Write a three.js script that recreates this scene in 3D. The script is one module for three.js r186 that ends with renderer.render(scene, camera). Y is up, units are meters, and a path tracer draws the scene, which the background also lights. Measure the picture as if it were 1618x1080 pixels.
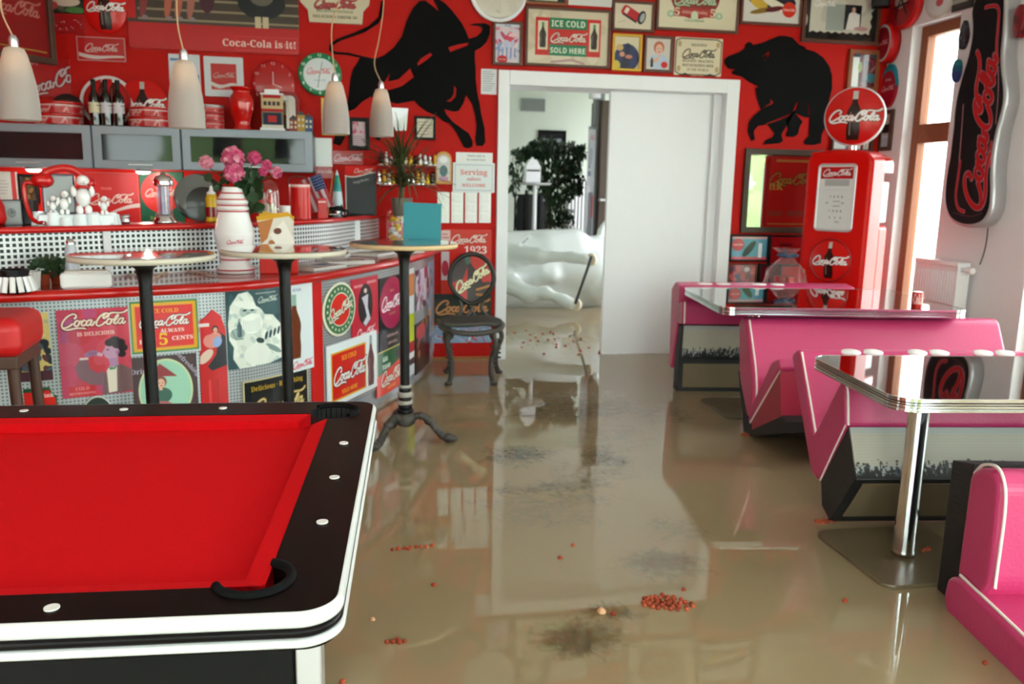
import * as THREE from 'three';
import { RoundedBoxGeometry } from 'three/addons/geometries/RoundedBoxGeometry.js';
import { mergeGeometries } from 'three/addons/utils/BufferGeometryUtils.js';
import { MarchingCubes } from 'three/addons/objects/MarchingCubes.js';
import { ImprovedNoise } from 'three/addons/math/ImprovedNoise.js';

// ---------------------------------------------------------------- camera, sky, exposure
const scene = new THREE.Scene();
const camera = new THREE.PerspectiveCamera(2 * Math.atan(540 / 1312) * 180 / Math.PI, 1618 / 1080, 0.05, 200);
camera.rotation.order = 'YXZ';
camera.position.set(0, 1.4, 0);
const D2R = Math.PI / 180;
camera.rotation.set(-10.58 * D2R, -10.3 * D2R, 1.03 * D2R);
camera.focus = 1.7; camera.userData.fStop = 5.6;
camera.updateMatrixWorld(true);
scene.background = new THREE.Color(0.92, 0.945, 1.0);
scene.backgroundIntensity = 8;
const renderer = new THREE.WebGLRenderer({ antialias: true });
renderer.toneMapping = THREE.LinearToneMapping;
renderer.toneMappingExposure = 1.55;
renderer.shadowMap.enabled = true;

// ---------------------------------------------------------------- helpers
let seed = 7;
const rnd = () => { seed = (seed + 0x6d2b79f5) | 0; let t = Math.imul(seed ^ (seed >>> 15), 1 | seed); t = (t + Math.imul(t ^ (t >>> 7), 61 | t)) ^ t; return ((t ^ (t >>> 14)) >>> 0) / 4294967296; };
const rr = (a, b) => a + (b - a) * rnd();
const V = (x, y, z) => new THREE.Vector3(x, y, z);
const CAM = camera.position.clone();
function ray(px, py) { return V((px - 809) / 1312, -(py - 540) / 1312, -1).applyEuler(camera.rotation); }
const atZ = (px, py, z) => { const d = ray(px, py); return CAM.clone().addScaledVector(d, (z - CAM.z) / d.z); };
const atX = (px, py, x) => { const d = ray(px, py); return CAM.clone().addScaledVector(d, (x - CAM.x) / d.x); };
const atY = (px, py, y) => { const d = ray(px, py); return CAM.clone().addScaledVector(d, (y - CAM.y) / d.y); };
const names = {};
const numbered = (n) => { const k = names[n] = (names[n] ?? -1) + 1; return k ? n + '_' + String(k).padStart(3, '0') : n; };
function tag(o, label, category, group, kind) {
  o.userData.label = label;
  if (category) o.userData.category = category;
  if (group) o.userData.group = group;
  if (kind) o.userData.kind = kind;
  return o;
}
function thing(name, label, category, p = [0, 0, 0], turn = 0, group) {
  const o = new THREE.Group(); o.name = numbered(name); scene.add(o);
  if (p.isVector3) o.position.copy(p); else o.position.set(...p);
  o.rotation.y = turn;
  return tag(o, label, category, group);
}
function uvMetres(g) {
  const p = g.attributes.position, n = g.attributes.normal, uv = new Float32Array(p.count * 2);
  for (let i = 0; i < p.count; i++) {
    const ax = Math.abs(n.getX(i)), ay = Math.abs(n.getY(i)), az = Math.abs(n.getZ(i));
    const [a, b] = ax > ay && ax > az ? [p.getZ(i), p.getY(i)] : ay > az ? [p.getX(i), p.getZ(i)] : [p.getX(i), p.getY(i)];
    uv[2 * i] = a; uv[2 * i + 1] = b;
  }
  g.setAttribute('uv', new THREE.BufferAttribute(uv, 2));
  return g;
}
function plain(g) {
  const o = g.index ? g.toNonIndexed() : g;
  for (const k of Object.keys(o.attributes)) if (!['position', 'normal', 'uv'].includes(k)) o.deleteAttribute(k);
  o.morphAttributes = {};
  return o;
}
function merge(geos, keepUV) {
  const list = (Array.isArray(geos) ? geos : [geos]).map(plain);
  const g = list.length > 1 ? mergeGeometries(list.map((x) => { x.clearGroups(); return x; })) : list[0];
  return keepUV ? g : uvMetres(g);
}
function part(name, geos, mat, parent, keepUV) {
  const m = new THREE.Mesh(merge(geos, keepUV), mat);
  m.name = parent ? name : numbered(name);
  (parent || scene).add(m);
  return m;
}
function mesh(name, label, category, geos, mat, group, keepUV) { return tag(part(name, geos, mat, null, keepUV), label, category, group); }
function struct(name, geos, mat, label) { const m = part(name, geos, mat, null); m.userData.kind = 'structure'; if (label) m.userData.label = label; return m; }
const box = (w, h, d, x = 0, y = 0, z = 0, r = 0) => (r ? new RoundedBoxGeometry(w, h, d, 2, r) : new THREE.BoxGeometry(w, h, d)).translate(x, y, z);
const span = (x0, x1, y0, y1, z0, z1, r = 0) => box(x1 - x0, y1 - y0, z1 - z0, (x0 + x1) / 2, (y0 + y1) / 2, (z0 + z1) / 2, r);
const cyl = (r0, r1, h, x = 0, y = 0, z = 0, n = 24) => new THREE.CylinderGeometry(r1, r0, h, n).translate(x, y + h / 2, z);
const ball = (r, x = 0, y = 0, z = 0, sx = 1, sy = 1, sz = 1, n = 16) => new THREE.SphereGeometry(r, n, Math.max(6, n * 0.7 | 0)).scale(sx, sy, sz).translate(x, y, z);
const lathe = (pts, n = 32) => new THREE.LatheGeometry(pts.map(([r, y]) => new THREE.Vector2(r, y)), n);
const tube = (pts, r, n = 24, k = 8, closed = false) => new THREE.TubeGeometry(new THREE.CatmullRomCurve3(pts.map((p) => p.isVector3 ? p : V(...p)), closed), n, r, k, closed);
const shapeOf = (pts) => new THREE.Shape(pts.map(([x, y]) => new THREE.Vector2(x, y)));
function extrude(s, depth, bevel = 0, seg = 2, curve = 12) {
  return new THREE.ExtrudeGeometry(s, { depth: depth - 2 * bevel, bevelEnabled: bevel > 0, bevelThickness: bevel, bevelSize: bevel, bevelOffset: -bevel, bevelSegments: seg, curveSegments: curve }).translate(0, 0, bevel);
}
function bar(a, b, r, k = 8) {           // a straight round bar between two points
  const A = a.isVector3 ? a : V(...a), B = b.isVector3 ? b : V(...b), d = B.clone().sub(A);
  const g = new THREE.CylinderGeometry(r, r, d.length(), k);
  return g.applyQuaternion(new THREE.Quaternion().setFromUnitVectors(V(0, 1, 0), d.normalize())).translate((A.x + B.x) / 2, (A.y + B.y) / 2, (A.z + B.z) / 2);
}
function roundRect(w, h, r) {
  const s = new THREE.Shape(), x = w / 2, y = h / 2;
  s.moveTo(-x + r, -y); s.lineTo(x - r, -y); s.absarc(x - r, -y + r, r, -Math.PI / 2, 0); s.lineTo(x, y - r); s.absarc(x - r, y - r, r, 0, Math.PI / 2);
  s.lineTo(-x + r, y); s.absarc(-x + r, y - r, r, Math.PI / 2, Math.PI); s.lineTo(-x, -y + r); s.absarc(-x + r, -y + r, r, Math.PI, Math.PI * 1.5);
  return s;
}
function ringShape(w, h, b) {
  const s = shapeOf([[-w / 2, -h / 2], [w / 2, -h / 2], [w / 2, h / 2], [-w / 2, h / 2]]), i = [w / 2 - b, h / 2 - b];
  s.holes.push(new THREE.Path([[-i[0], -i[1]], [-i[0], i[1]], [i[0], i[1]], [i[0], -i[1]]].map(([x, y]) => new THREE.Vector2(x, y))));
  return s;
}

// ---------------------------------------------------------------- materials
const sr = (hex) => new THREE.Color(hex);
const std = (color, roughness = 0.6, o = {}) => new THREE.MeshPhysicalMaterial({ color: sr(color), roughness, ...o });
const perlin = new ImprovedNoise();
function noiseTex(n, f, { contrast = 1, oct = 3, sx = 1, sy = 1, z = 0 } = {}) {
  const d = new Uint8Array(n * n * 4);
  for (let y = 0; y < n; y++) for (let x = 0; x < n; x++) {
    let v = 0, a = 1, t = 0;
    for (let o = 0, k = f; o < oct; o++, k *= 2, a *= 0.5) {
      const X = x / n * k * sx, Y = y / n * k * sy, wx = x / n, wy = y / n, N = (u, w) => perlin.noise(u, w, z + o * 7.3);
      v += a * ((N(X, Y) * (1 - wx) + N(X - k * sx, Y) * wx) * (1 - wy) + (N(X, Y - k * sy) * (1 - wx) + N(X - k * sx, Y - k * sy) * wx) * wy); t += a;
    }
    const c = Math.max(0, Math.min(255, 128 + 200 * contrast * v / t)), i = (y * n + x) * 4;
    d[i] = d[i + 1] = d[i + 2] = c; d[i + 3] = 255;
  }
  const t = new THREE.DataTexture(d, n, n); t.magFilter = THREE.LinearFilter; t.wrapS = t.wrapT = THREE.RepeatWrapping; t.needsUpdate = true;
  return t;
}
const rep = (t, x, y = x) => { const c = t.clone(); c.repeat.set(x, y); c.needsUpdate = true; return c; };
const nFine = noiseTex(256, 16, { oct: 4 }), nBroad = noiseTex(256, 5, { oct: 3 }), nGrain = noiseTex(256, 4, { sx: 1, sy: 14, oct: 4, contrast: 1.3 });
function canvasTex(w, h, draw) {
  const c = document.createElement('canvas'); c.width = w; c.height = h; draw(c.getContext('2d'), w, h);
  const t = new THREE.CanvasTexture(c); t.colorSpace = THREE.SRGBColorSpace; t.wrapS = t.wrapT = THREE.RepeatWrapping; t.anisotropy = 8; return t;
}
const M = {
  redWall: std('#bb130b', 0.6, { specularIntensity: 0.35, bumpMap: rep(nFine, 1.5), bumpScale: 0.002 }),
  white: std('#ececf0', 0.45), whiteWall: std('#e4e0e2', 0.8, { bumpMap: rep(nFine, 2), bumpScale: 0.0015 }), plaster: std('#d0d9cd', 0.85), ceiling: std('#e9e9e6', 0.9),
  doorWhite: std('#eeeef2', 0.4, { bumpMap: rep(nBroad, 1.2), bumpScale: 0.004 }),
  black: std('#0a0a0c', 0.4, { specularIntensity: 0.4 }), blackGloss: std('#0e0809', 0.3, { specularIntensity: 0.25 }), blackMatte: std('#0c0c0e', 0.75), soft: std('#0b0b0c', 0.85, { specularIntensity: 0.3 }),
  iron: std('#0b0b0d', 0.42, { metalness: 0.3, bumpMap: rep(nFine, 6), bumpScale: 0.002 }), worn: std('#504b46', 0.5, { metalness: 0.35, bumpMap: rep(nFine, 5), bumpScale: 0.004 }), wornLight: std('#a59f95', 0.5),
  chrome: std('#e8ecee', 0.09, { metalness: 1 }), alu: std('#d8dade', 0.3, { metalness: 0.85 }), brushed: std('#a9afb6', 0.36, { metalness: 0.7 }), trim: std('#f0f2f4', 0.22, { metalness: 0.35 }),
  steel: std('#8b929c', 0.42, { metalness: 0.35 }), grey: std('#8f9498', 0.5), darkGrey: std('#3d4042', 0.6),
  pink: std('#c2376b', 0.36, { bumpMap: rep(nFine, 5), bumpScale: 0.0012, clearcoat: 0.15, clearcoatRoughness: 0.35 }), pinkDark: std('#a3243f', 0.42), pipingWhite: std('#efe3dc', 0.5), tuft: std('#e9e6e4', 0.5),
  red: std('#c40c09', 0.3, { clearcoat: 0.4 }), redGloss: std('#d40d07', 0.16, { clearcoat: 0.9, clearcoatRoughness: 0.06 }), redPaint: std('#d00c07', 0.3, { specularIntensity: 0.35, clearcoat: 0.12, clearcoatRoughness: 0.1 }), redDark: std('#8e0f10', 0.25, { clearcoat: 0.5 }), redVinyl: std('#c00f10', 0.45),
  felt: std('#d0121a', 0.95, { bumpMap: rep(nFine, 14), bumpScale: 0.0012, specularIntensity: 0.15, sheen: 0.15, sheenColor: sr('#ff2a24'), sheenRoughness: 0.6 }),
  wood: std('#8a4a26', 0.5, { bumpMap: rep(nGrain, 2), bumpScale: 0.001 }), woodDark: std('#4a2d20', 0.45), pine: std('#a86a34', 0.5), frameBrown: std('#5a3122', 0.4), gold: std('#c79a3a', 0.35, { metalness: 0.6 }),
  marble: std('#cfc7b6', 0.45), plyEdge: std('#d7b98c', 0.5), tableTop: std('#8f8a86', 0.12, { clearcoat: 1, clearcoatRoughness: 0.04 }),
  dinerTop: std('#0d0909', 0.05, { clearcoat: 1, clearcoatRoughness: 0.02 }),
  glassDark: std('#171c20', 0.05, { specularIntensity: 0.7 }), mirror: std('#dfe6e6', 0.03, { metalness: 1 }),
  glass: std('#ffffff', 0.02, { transmission: 1, thickness: 0, ior: 1.5 }), pane: std('#f4fbf6', 0.0, { transmission: 1, thickness: 0, ior: 1.45 }), cello: std('#ffffff', 0.06, { transmission: 0.96, thickness: 0, ior: 1.4 }),
  frosted: std('#cdc2be', 0.85, { transmission: 0.5, thickness: 0 }), bulb: std('#f4e2b8', 0.4, { emissive: sr('#ffdf9a'), emissiveIntensity: 4 }), lit: std('#ffffff', 0.4, { emissive: sr('#ffffff'), emissiveIntensity: 3 }),
  leaf: std('#1d3d19', 0.55, { transmission: 0.15, thickness: 0 }), bush: std('#86a062', 0.8), leafMid: std('#2f5a22', 0.55, { transmission: 0.2, thickness: 0 }), dracaena: std('#4b5330', 0.5, { transmission: 0.15, thickness: 0 }), stem: std('#6b5a40', 0.8),
  flowerPink: std('#e0588e', 0.6, { transmission: 0.25, thickness: 0 }), flowerPale: std('#f0a3b8', 0.6, { transmission: 0.25, thickness: 0 }),
  wineGlass: std('#0b120d', 0.08, { clearcoat: 1 }), cord: std('#c9a27c', 0.6), clay: std('#9a3d1e', 0.85), clayPale: std('#d8a27a', 0.7), teal: std('#15808e', 0.55), horse: std('#dfe6e4', 0.2, { clearcoat: 0.7, clearcoatRoughness: 0.1 }),
  cream: std('#d8ccb4', 0.6), ceramic: std('#f1eff0', 0.12, { clearcoat: 0.8 }), yellow: std('#e3b416', 0.4), ice: std('#e6eef2', 0.25), navy: std('#1f3350', 0.5), brown: std('#57483d', 0.6), paper: std('#dcd8d0', 0.8), skin: std('#d8a88a', 0.6), green: std('#0e5a38', 0.5),
};

// ---------------------------------------------------------------- printed art: one shared sheet, a region per picture
const SHEET = 2048, sheets = [];
function newSheet() {
  const canvas = document.createElement('canvas'); canvas.width = canvas.height = SHEET;
  const tex = new THREE.CanvasTexture(canvas); tex.colorSpace = THREE.SRGBColorSpace; tex.anisotropy = 8;
  const base = { map: tex };
  sheets.push({ canvas, ctx: canvas.getContext('2d'), x: 2, y: 2, row: 0, mats: {
    matte: new THREE.MeshPhysicalMaterial({ ...base, roughness: 0.7, specularIntensity: 0.4 }), gloss: new THREE.MeshPhysicalMaterial({ ...base, roughness: 0.28, specularIntensity: 0.5, clearcoat: 0.2, clearcoatRoughness: 0.08 }),
    glass: new THREE.MeshPhysicalMaterial({ ...base, roughness: 0.2, specularIntensity: 0.4, clearcoat: 0.7, clearcoatRoughness: 0.02 }) } });
}
newSheet();
function art(wm, hm, draw, ppm = 420) {
  const w = Math.max(16, Math.min(900, Math.round(wm * ppm))), h = Math.max(16, Math.min(900, Math.round(hm * ppm)));
  let s = sheets[sheets.length - 1];
  if (s.x + w + 4 > SHEET) { s.x = 2; s.y += s.row + 4; s.row = 0; }
  if (s.y + h + 4 > SHEET) { newSheet(); s = sheets[sheets.length - 1]; }
  const c = s.ctx; c.save(); c.beginPath(); c.rect(s.x - 1, s.y - 1, w + 2, h + 2); c.clip(); c.translate(s.x, s.y); c.lineCap = 'round'; c.lineJoin = 'round';
  draw(c, w, h); c.restore();
  const r = { u0: (s.x + 0.7) / SHEET, u1: (s.x + w - 0.7) / SHEET, v0: 1 - (s.y + h - 0.7) / SHEET, v1: 1 - (s.y + 0.7) / SHEET, mats: s.mats };
  s.x += w + 4; s.row = Math.max(s.row, h);
  return r;
}
function planarUV(g, r, axes = 'xy') {         // print laid flat over the geometry's own bounds
  g = plain(g); g.computeBoundingBox(); const b = g.boundingBox, p = g.attributes.position, uv = new Float32Array(p.count * 2), [A, B] = axes;
  for (let i = 0; i < p.count; i++) {
    const q = { x: p.getX(i), y: p.getY(i), z: p.getZ(i) };
    uv[2 * i] = r.u0 + (r.u1 - r.u0) * (q[A] - b.min[A]) / (b.max[A] - b.min[A]); uv[2 * i + 1] = r.v0 + (r.v1 - r.v0) * (q[B] - b.min[B]) / (b.max[B] - b.min[B]);
  }
  g.setAttribute('uv', new THREE.BufferAttribute(uv, 2));
  return g;
}
function wrapUV(g, r) {                          // print wrapped once round an upright lathe
  g = plain(g); const u = g.attributes.uv;
  for (let i = 0; i < u.count; i++) u.setXY(i, r.u0 + (r.u1 - r.u0) * u.getX(i), r.v0 + (r.v1 - r.v0) * u.getY(i));
  return g;
}
// lettering and small pictures
const fill = (c, w, h, col) => { c.fillStyle = col; c.fillRect(-1, -1, w + 2, h + 2); };
const rect = (c, x, y, w, h, col) => { c.fillStyle = col; c.fillRect(x, y, w, h); };
const ell = (c, x, y, rx, ry, col, rot = 0) => { c.fillStyle = col; c.beginPath(); c.ellipse(x, y, rx, ry, rot, 0, 7); c.fill(); };
const poly = (c, col, ...p) => { c.fillStyle = col; c.beginPath(); for (let i = 0; i < p.length; i += 2) c.lineTo(p[i], p[i + 1]); c.closePath(); c.fill(); };
const line = (c, col, lw, ...p) => { c.strokeStyle = col; c.lineWidth = lw; c.beginPath(); for (let i = 0; i < p.length; i += 2) c.lineTo(p[i], p[i + 1]); c.stroke(); };
const curve = (c, col, lw, d, s = 1) => { c.save(); c.scale(s, s); c.strokeStyle = col; c.lineWidth = lw / s; c.stroke(new Path2D(d)); c.restore(); };
function T(c, str, x, y, size, col, font = 'sans-serif', bold = true, maxW = 0) { c.fillStyle = col; c.font = (bold ? 'bold ' : '') + size + 'px ' + font; c.textAlign = 'center'; c.textBaseline = 'middle'; maxW ? c.fillText(str, x, y, maxW) : c.fillText(str, x, y); }
const SCRIPT = new Path2D('M2.5 1.1C2.95 .8 2.85 .15 2.2 .2C1.2 .3 .35 1.6 .5 2.4C.62 3.0 1.5 2.9 2.3 2.05 M.5 2.35C.6 3.3 1.5 3.3 2.5 3.05C3.3 2.85 4.0 3.0 4.6 3.15 M3.15 1.5C2.6 1.45 2.4 2.55 2.9 2.6C3.45 2.6 3.65 1.6 3.15 1.5C3.27 1.75 3.55 1.75 3.77 1.6 M4.55 1.72C4.55 1.4 4 1.4 3.85 2.0C3.72 2.65 4.2 2.75 4.62 2.25 M5.45 1.62C5.05 1.3 4.55 1.9 4.7 2.4C4.8 2.75 5.25 2.6 5.45 2.0L5.57 1.5C5.45 2.0 5.3 2.6 5.6 2.62C5.8 2.6 5.9 2.4 6 2.2 M5.95 1.98L6.3 1.93 M8.2 1.2C8.65 .9 8.55 .3 7.95 .35C7.0 .45 6.3 1.7 6.45 2.45C6.58 3.0 7.4 2.85 8.0 2.05 M7.9 .36C7.5 .8 7.35 1.35 7.62 1.4C7.95 1.4 8.2 .65 8.75 .4C9.35 .15 9.9 .5 10.6 .45C11.2 .4 11.5 .2 11.7 -.1 M8.75 1.5C8.2 1.45 8 2.55 8.5 2.6C9.05 2.6 9.25 1.6 8.75 1.5C8.87 1.75 9.15 1.75 9.37 1.6 M9.45 2.2C10.0 1.6 10.4 .85 10.15 .75C9.8 .7 9.45 1.9 9.55 2.4C9.62 2.7 9.9 2.6 10.1 2.3 M11.05 1.62C10.65 1.3 10.15 1.9 10.3 2.4C10.4 2.75 10.85 2.6 11.05 2.0L11.17 1.5C11.05 2.0 10.9 2.6 11.2 2.62C11.4 2.6 11.5 2.4 11.6 2.2 ');
function logo(c, x, y, w, col, ol, lw = 0.4, olw = 0.3) {      // flowing script over its outline
  c.save(); const s = w / 12, k0 = lw * 0.62; c.translate(x - w / 2, y - 1.55 * s); c.scale(s, s); c.transform(1, 0, -0.16, 1, 0.4, 0);
  if (ol) { c.strokeStyle = ol; c.lineWidth = k0 + olw; c.stroke(SCRIPT); }
  c.strokeStyle = col; c.lineWidth = k0 * 0.55;
  for (const k of [-1, -0.33, 0.33, 1]) { c.save(); c.translate(k * k0 * 0.25, k * k0 * 0.2); c.stroke(SCRIPT); c.restore(); }
  c.restore();
}
function bottle(c, x, y, h, dark = '#3a1410', cap = '#b9c4bd') {   // contour bottle, x the middle, y the top
  c.save(); c.translate(x, y); c.scale(h / 10, h / 10);
  c.fillStyle = dark; c.fill(new Path2D('M-.42 .2L.42 .2L.5 2C.6 3 1.35 3.6 1.4 4.8C1.4 5.6 1.15 6 1.2 6.8C1.3 7.6 1.35 8.6 1.1 9.8L-1.1 9.8C-1.35 8.6 -1.3 7.6 -1.2 6.8C-1.15 6 -1.4 5.6 -1.4 4.8C-1.35 3.6 -.6 3 -.5 2Z'));
  c.fillStyle = cap; c.fillRect(-.5, 0, 1, 1.7); c.fillStyle = 'rgba(255,255,255,.45)'; c.fillRect(-.75, 4.2, .22, 4.6); c.restore();
}
function portrait(c, x, y, s, hair, cloth, skin = '#e0ac90') {
  ell(c, x, y + s * 1.35, s * 1.05, s * 0.85, cloth); rect(c, x - s * 0.16, y + s * 0.3, s * 0.32, s * 0.5, skin);
  ell(c, x, y - s * 0.08, s * 0.58, s * 0.62, hair); ell(c, x + s * 0.03, y + s * 0.08, s * 0.4, s * 0.5, skin);
  ell(c, x - s * 0.12, y + 0.02 * s, s * 0.05, s * 0.04, '#2a1c18'); ell(c, x + s * 0.2, y + 0.02 * s, s * 0.05, s * 0.04, '#2a1c18'); ell(c, x + s * 0.05, y + s * 0.33, s * 0.12, s * 0.05, '#a82c2c');
}
function blotch(c, w, h, cols, n, seedv, smin = 0.05, smax = 0.2) { let k = seedv; const r = () => { k = (k * 16807) % 2147483647; return k / 2147483647; }; for (let i = 0; i < n; i++) ell(c, r() * w, r() * h, (smin + r() * (smax - smin)) * w, (smin + r() * (smax - smin)) * h * 0.7, cols[Math.floor(r() * cols.length)], r() * 3); }
const dots = (c, w, h, x, y, n, size, col) => { for (let i = 0; i < n; i++) rect(c, x + (i * size * 1.7) % w, y, size, size * 0.8, col); };
const lines = (c, x, y, w, n, step, col, lw) => { for (let i = 0; i < n; i++) line(c, col, lw, x, y + i * step, x + w * (0.75 + 0.25 * ((i * 7) % 4) / 3), y + i * step); };
const RED = '#c81a17', CREAM = '#e6dcc2';

// signs: a flat print (any outline) on a backing of real thickness, with or without a frame
const ZW = -6.65, XR = 4.38;
function place(spec) {
  if (spec.pos) return { c: spec.pos.clone(), w: spec.w, h: spec.h, turn: spec.turn ?? 0 };
  const [x0, y0, x1, y1] = spec.px, ym = (y0 + y1) / 2, xm = (x0 + x1) / 2, off = spec.off ?? 0;
  if (spec.wall === 'right') {
    const X = XR - off, a = atX(x0, ym, X), b = atX(x1, ym, X), t = atX(xm, y0, X), d = atX(xm, y1, X);
    return { c: V(X, (t.y + d.y) / 2, (a.z + b.z) / 2), w: Math.abs(b.z - a.z), h: t.y - d.y, turn: -Math.PI / 2 };
  }
  const Z = (spec.z ?? ZW) + off, a = atZ(x0, ym, Z), b = atZ(x1, ym, Z), t = atZ(xm, y0, Z), d = atZ(xm, y1, Z);
  return { c: V((a.x + b.x) / 2, (t.y + d.y) / 2, Z), w: b.x - a.x, h: t.y - d.y, turn: spec.turn ?? 0 };
}
function disc(r, depth, dome, n = 40) {   // round plate facing +z, its rim rounded, its face domed
  const p = [[0.0001, 0], [r * 0.98, 0], [r, depth * 0.3], [r, depth * 0.75], [r * 0.97, depth]];
  for (let i = 1; i <= 6; i++) { const t = 1 - i / 6; p.push([Math.max(0.0001, r * 0.97 * t), depth + dome * (1 - t * t)]); }
  return lathe(p, n).rotateX(Math.PI / 2);
}
function sign(name, label, category, spec, draw) {
  const { c, w, h, turn } = place(spec), d = spec.d ?? 0.012, r = art(w, h, draw, spec.ppm), mat = r.mats[spec.finish ?? 'gloss'];
  const f = spec.frame, kind = spec.shape ?? 'rect';
  let g;
  if (kind === 'round') g = disc(0.5, d / Math.max(w, h), spec.dome ?? 0.03).scale(w, h, Math.max(w, h));
  else if (kind === 'outline') g = extrude(shapeOf(spec.outline.map(([x, y]) => [(x - 0.5) * w, (0.5 - y) * h])), d, 0.002);
  else { const b = f ? f.w * 0.8 : 0; g = b ? box(w - 2 * b, h - 2 * b, d, 0, 0, d / 2) : extrude(roundRect(w, h, Math.min(w, h) * 0.03), d, 0.0015, 1, 4); }
  g = planarUV(g, r);
  if (!f && !spec.extra) {
    const m = part(name, g, mat, null, true); m.position.copy(c); m.rotation.y = turn; if (spec.lean) m.rotation.x = spec.lean; if (spec.roll) m.rotation.z = spec.roll;
    return tag(m, label, category, spec.group);
  }
  const o = thing(name, label, category, c, turn, spec.group); if (spec.lean) o.rotation.x = spec.lean; if (spec.roll) o.rotation.z = spec.roll;
  part(spec.faceName ?? 'picture', g, mat, o, true);
  if (f) part('frame', kind === 'round' ? new THREE.TorusGeometry(w / 2, f.w, 10, 48).translate(0, 0, d * 0.8) : extrude(ringShape(w, h, f.w), f.d ?? 0.025, Math.min(0.005, f.w * 0.3)), f.m ?? M.frameBrown, o);
  if (spec.extra) spec.extra(o, w, h);
  return o;
}

// ---------------------------------------------------------------- the room
const XL = -4.5, ZR = 2.6, YC = 3.3, ZH = -13.2, DX0 = 1.13, DX1 = 2.97, DY = 2.2;
struct('floor', span(XL - 0.3, XR + 0.3, -0.2, -0.06, ZH - 0.2, ZR + 0.3), M.grey, 'hard floor drowned under the flood water');
{ // flood water: brown, silty, with drifting patches of grey silt
  const X0 = XL, X1 = XR + 0.3, Z0 = ZH, Z1 = ZR;
  const tex = canvasTex(2048, 2048, (c, w, h) => {
    c.fillStyle = '#998567'; c.fillRect(0, 0, w, h);
    const X = (x) => (x - X0) / (X1 - X0) * w, Z = (z) => (z - Z0) / (Z1 - Z0) * h;
    for (let i = 0; i < 900; i++) { c.globalAlpha = 0.035; ell(c, rnd() * w, rnd() * h, rr(20, 120), rr(15, 60), ['#9c8967', '#857353', '#928163', '#8a785a'][i % 4], rnd() * 3); }
    const silt = (px, py, sx, sz, n, col, a) => { const p = atY(px, py, 0); for (let i = 0; i < n; i++) { const t = rnd() * 6.28, q = Math.pow(rnd(), 0.6); let x = p.x + Math.cos(t) * q * sx, z = p.z + Math.sin(t) * q * sz, d = rnd() * 6.28; c.globalAlpha = a * rr(0.35, 1.15); c.fillStyle = col; for (let k = 0, m = 3 + rnd() * 12; k < m; k++) { d += rr(-0.9, 0.9); x += Math.cos(d) * 0.011; z += Math.sin(d) * 0.006; c.beginPath(); c.ellipse(X(x), Z(z), rr(0.8, 3.6), rr(0.6, 2), d, 0, 7); c.fill(); } } };
    silt(915, 1010, 0.07, 0.07, 160, '#5c4c34', 0.09); silt(915, 1012, 0.04, 0.04, 60, '#4f402c', 0.09); silt(955, 968, 0.04, 0.03, 60, '#5c4c34', 0.1);
    silt(1040, 892, 0.13, 0.11, 200, '#6b5a46', 0.07); silt(1062, 835, 0.09, 0.12, 90, '#6b5a46', 0.06); silt(860, 812, 0.24, 0.16, 160, '#6e6a58', 0.05);
    silt(815, 720, 0.14, 0.16, 200, '#463a28', 0.08); silt(930, 745, 0.16, 0.2, 160, '#4d402d', 0.06); silt(880, 640, 0.5, 0.35, 500, '#55503f', 0.06); silt(880, 625, 0.5, 0.2, 300, '#c9c8b8', 0.05);
    silt(950, 690, 0.3, 0.3, 260, '#5b4e3a', 0.06); silt(1045, 655, 0.22, 0.2, 120, '#5d4e3c', 0.07); silt(860, 790, 0.35, 0.1, 100, '#575040', 0.05); silt(1430, 1000, 0.2, 0.3, 90, '#93805f', 0.05);
    silt(830, 715, 0.1, 0.1, 160, '#403524', 0.1); silt(955, 720, 0.1, 0.2, 160, '#463a28', 0.09); silt(860, 770, 0.3, 0.06, 120, '#4a4438', 0.08); silt(900, 650, 0.35, 0.2, 260, '#4a4436', 0.08); silt(1045, 885, 0.09, 0.06, 200, '#6a5a45', 0.09); silt(915, 1000, 0.05, 0.06, 120, '#5c4c34', 0.09); silt(880, 545, 0.6, 0.9, 900, '#6f6a58', 0.06); silt(850, 520, 0.7, 0.7, 300, '#8e8a74', 0.06); silt(1000, 940, 0.8, 0.2, 120, '#a08a64', 0.03);
  });
  const g = new THREE.PlaneGeometry(X1 - X0, Z1 - Z0, 1, 1).rotateX(-Math.PI / 2).translate((X0 + X1) / 2, 0, (Z0 + Z1) / 2);
  const m = new THREE.Mesh(g, new THREE.MeshPhysicalMaterial({ map: tex, roughness: 0.008, ior: 1.62, bumpMap: rep(noiseTex(512, 9, { oct: 3, z: 3 }), 6, 11), bumpScale: 0.00006 }));
  m.name = 'flood_water'; m.userData = { kind: 'structure', label: 'still brown flood water with grey silt patches over the whole floor' }; scene.add(m);
}
struct('wall_back', [span(XL, DX0, -0.2, YC, ZW - 0.12, ZW), span(DX1, XR, -0.2, YC, ZW - 0.12, ZW), span(DX0, DX1, DY, YC, ZW - 0.12, ZW)], M.redWall, 'bright red wall hung with soda signs');
struct('wall_hall_front', [span(XL, DX0, -0.2, YC, ZW - 0.3, ZW - 0.12), span(DX1, XR, -0.2, YC, ZW - 0.3, ZW - 0.12), span(DX0, DX1, DY, YC, ZW - 0.3, ZW - 0.12)], M.plaster, 'pale hall side of the doorway wall');
struct('ceiling', span(XL - 0.3, XR + 0.3, YC, YC + 0.2, ZW - 0.3, ZR + 0.3), M.ceiling, 'white ceiling above the diner');
struct('wall_left', span(XL - 0.3, XL, -0.2, YC, ZW - 0.3, ZR + 0.3), M.redWall, 'red wall beyond the bar');
const openings = [[-6.35, -5.79], [-4.87, -3.5], [-3.1, -1.7], [-1.25, 0.15], [0.5, 1.9]], WY0 = 0.06, WY1 = 2.72;
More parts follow.
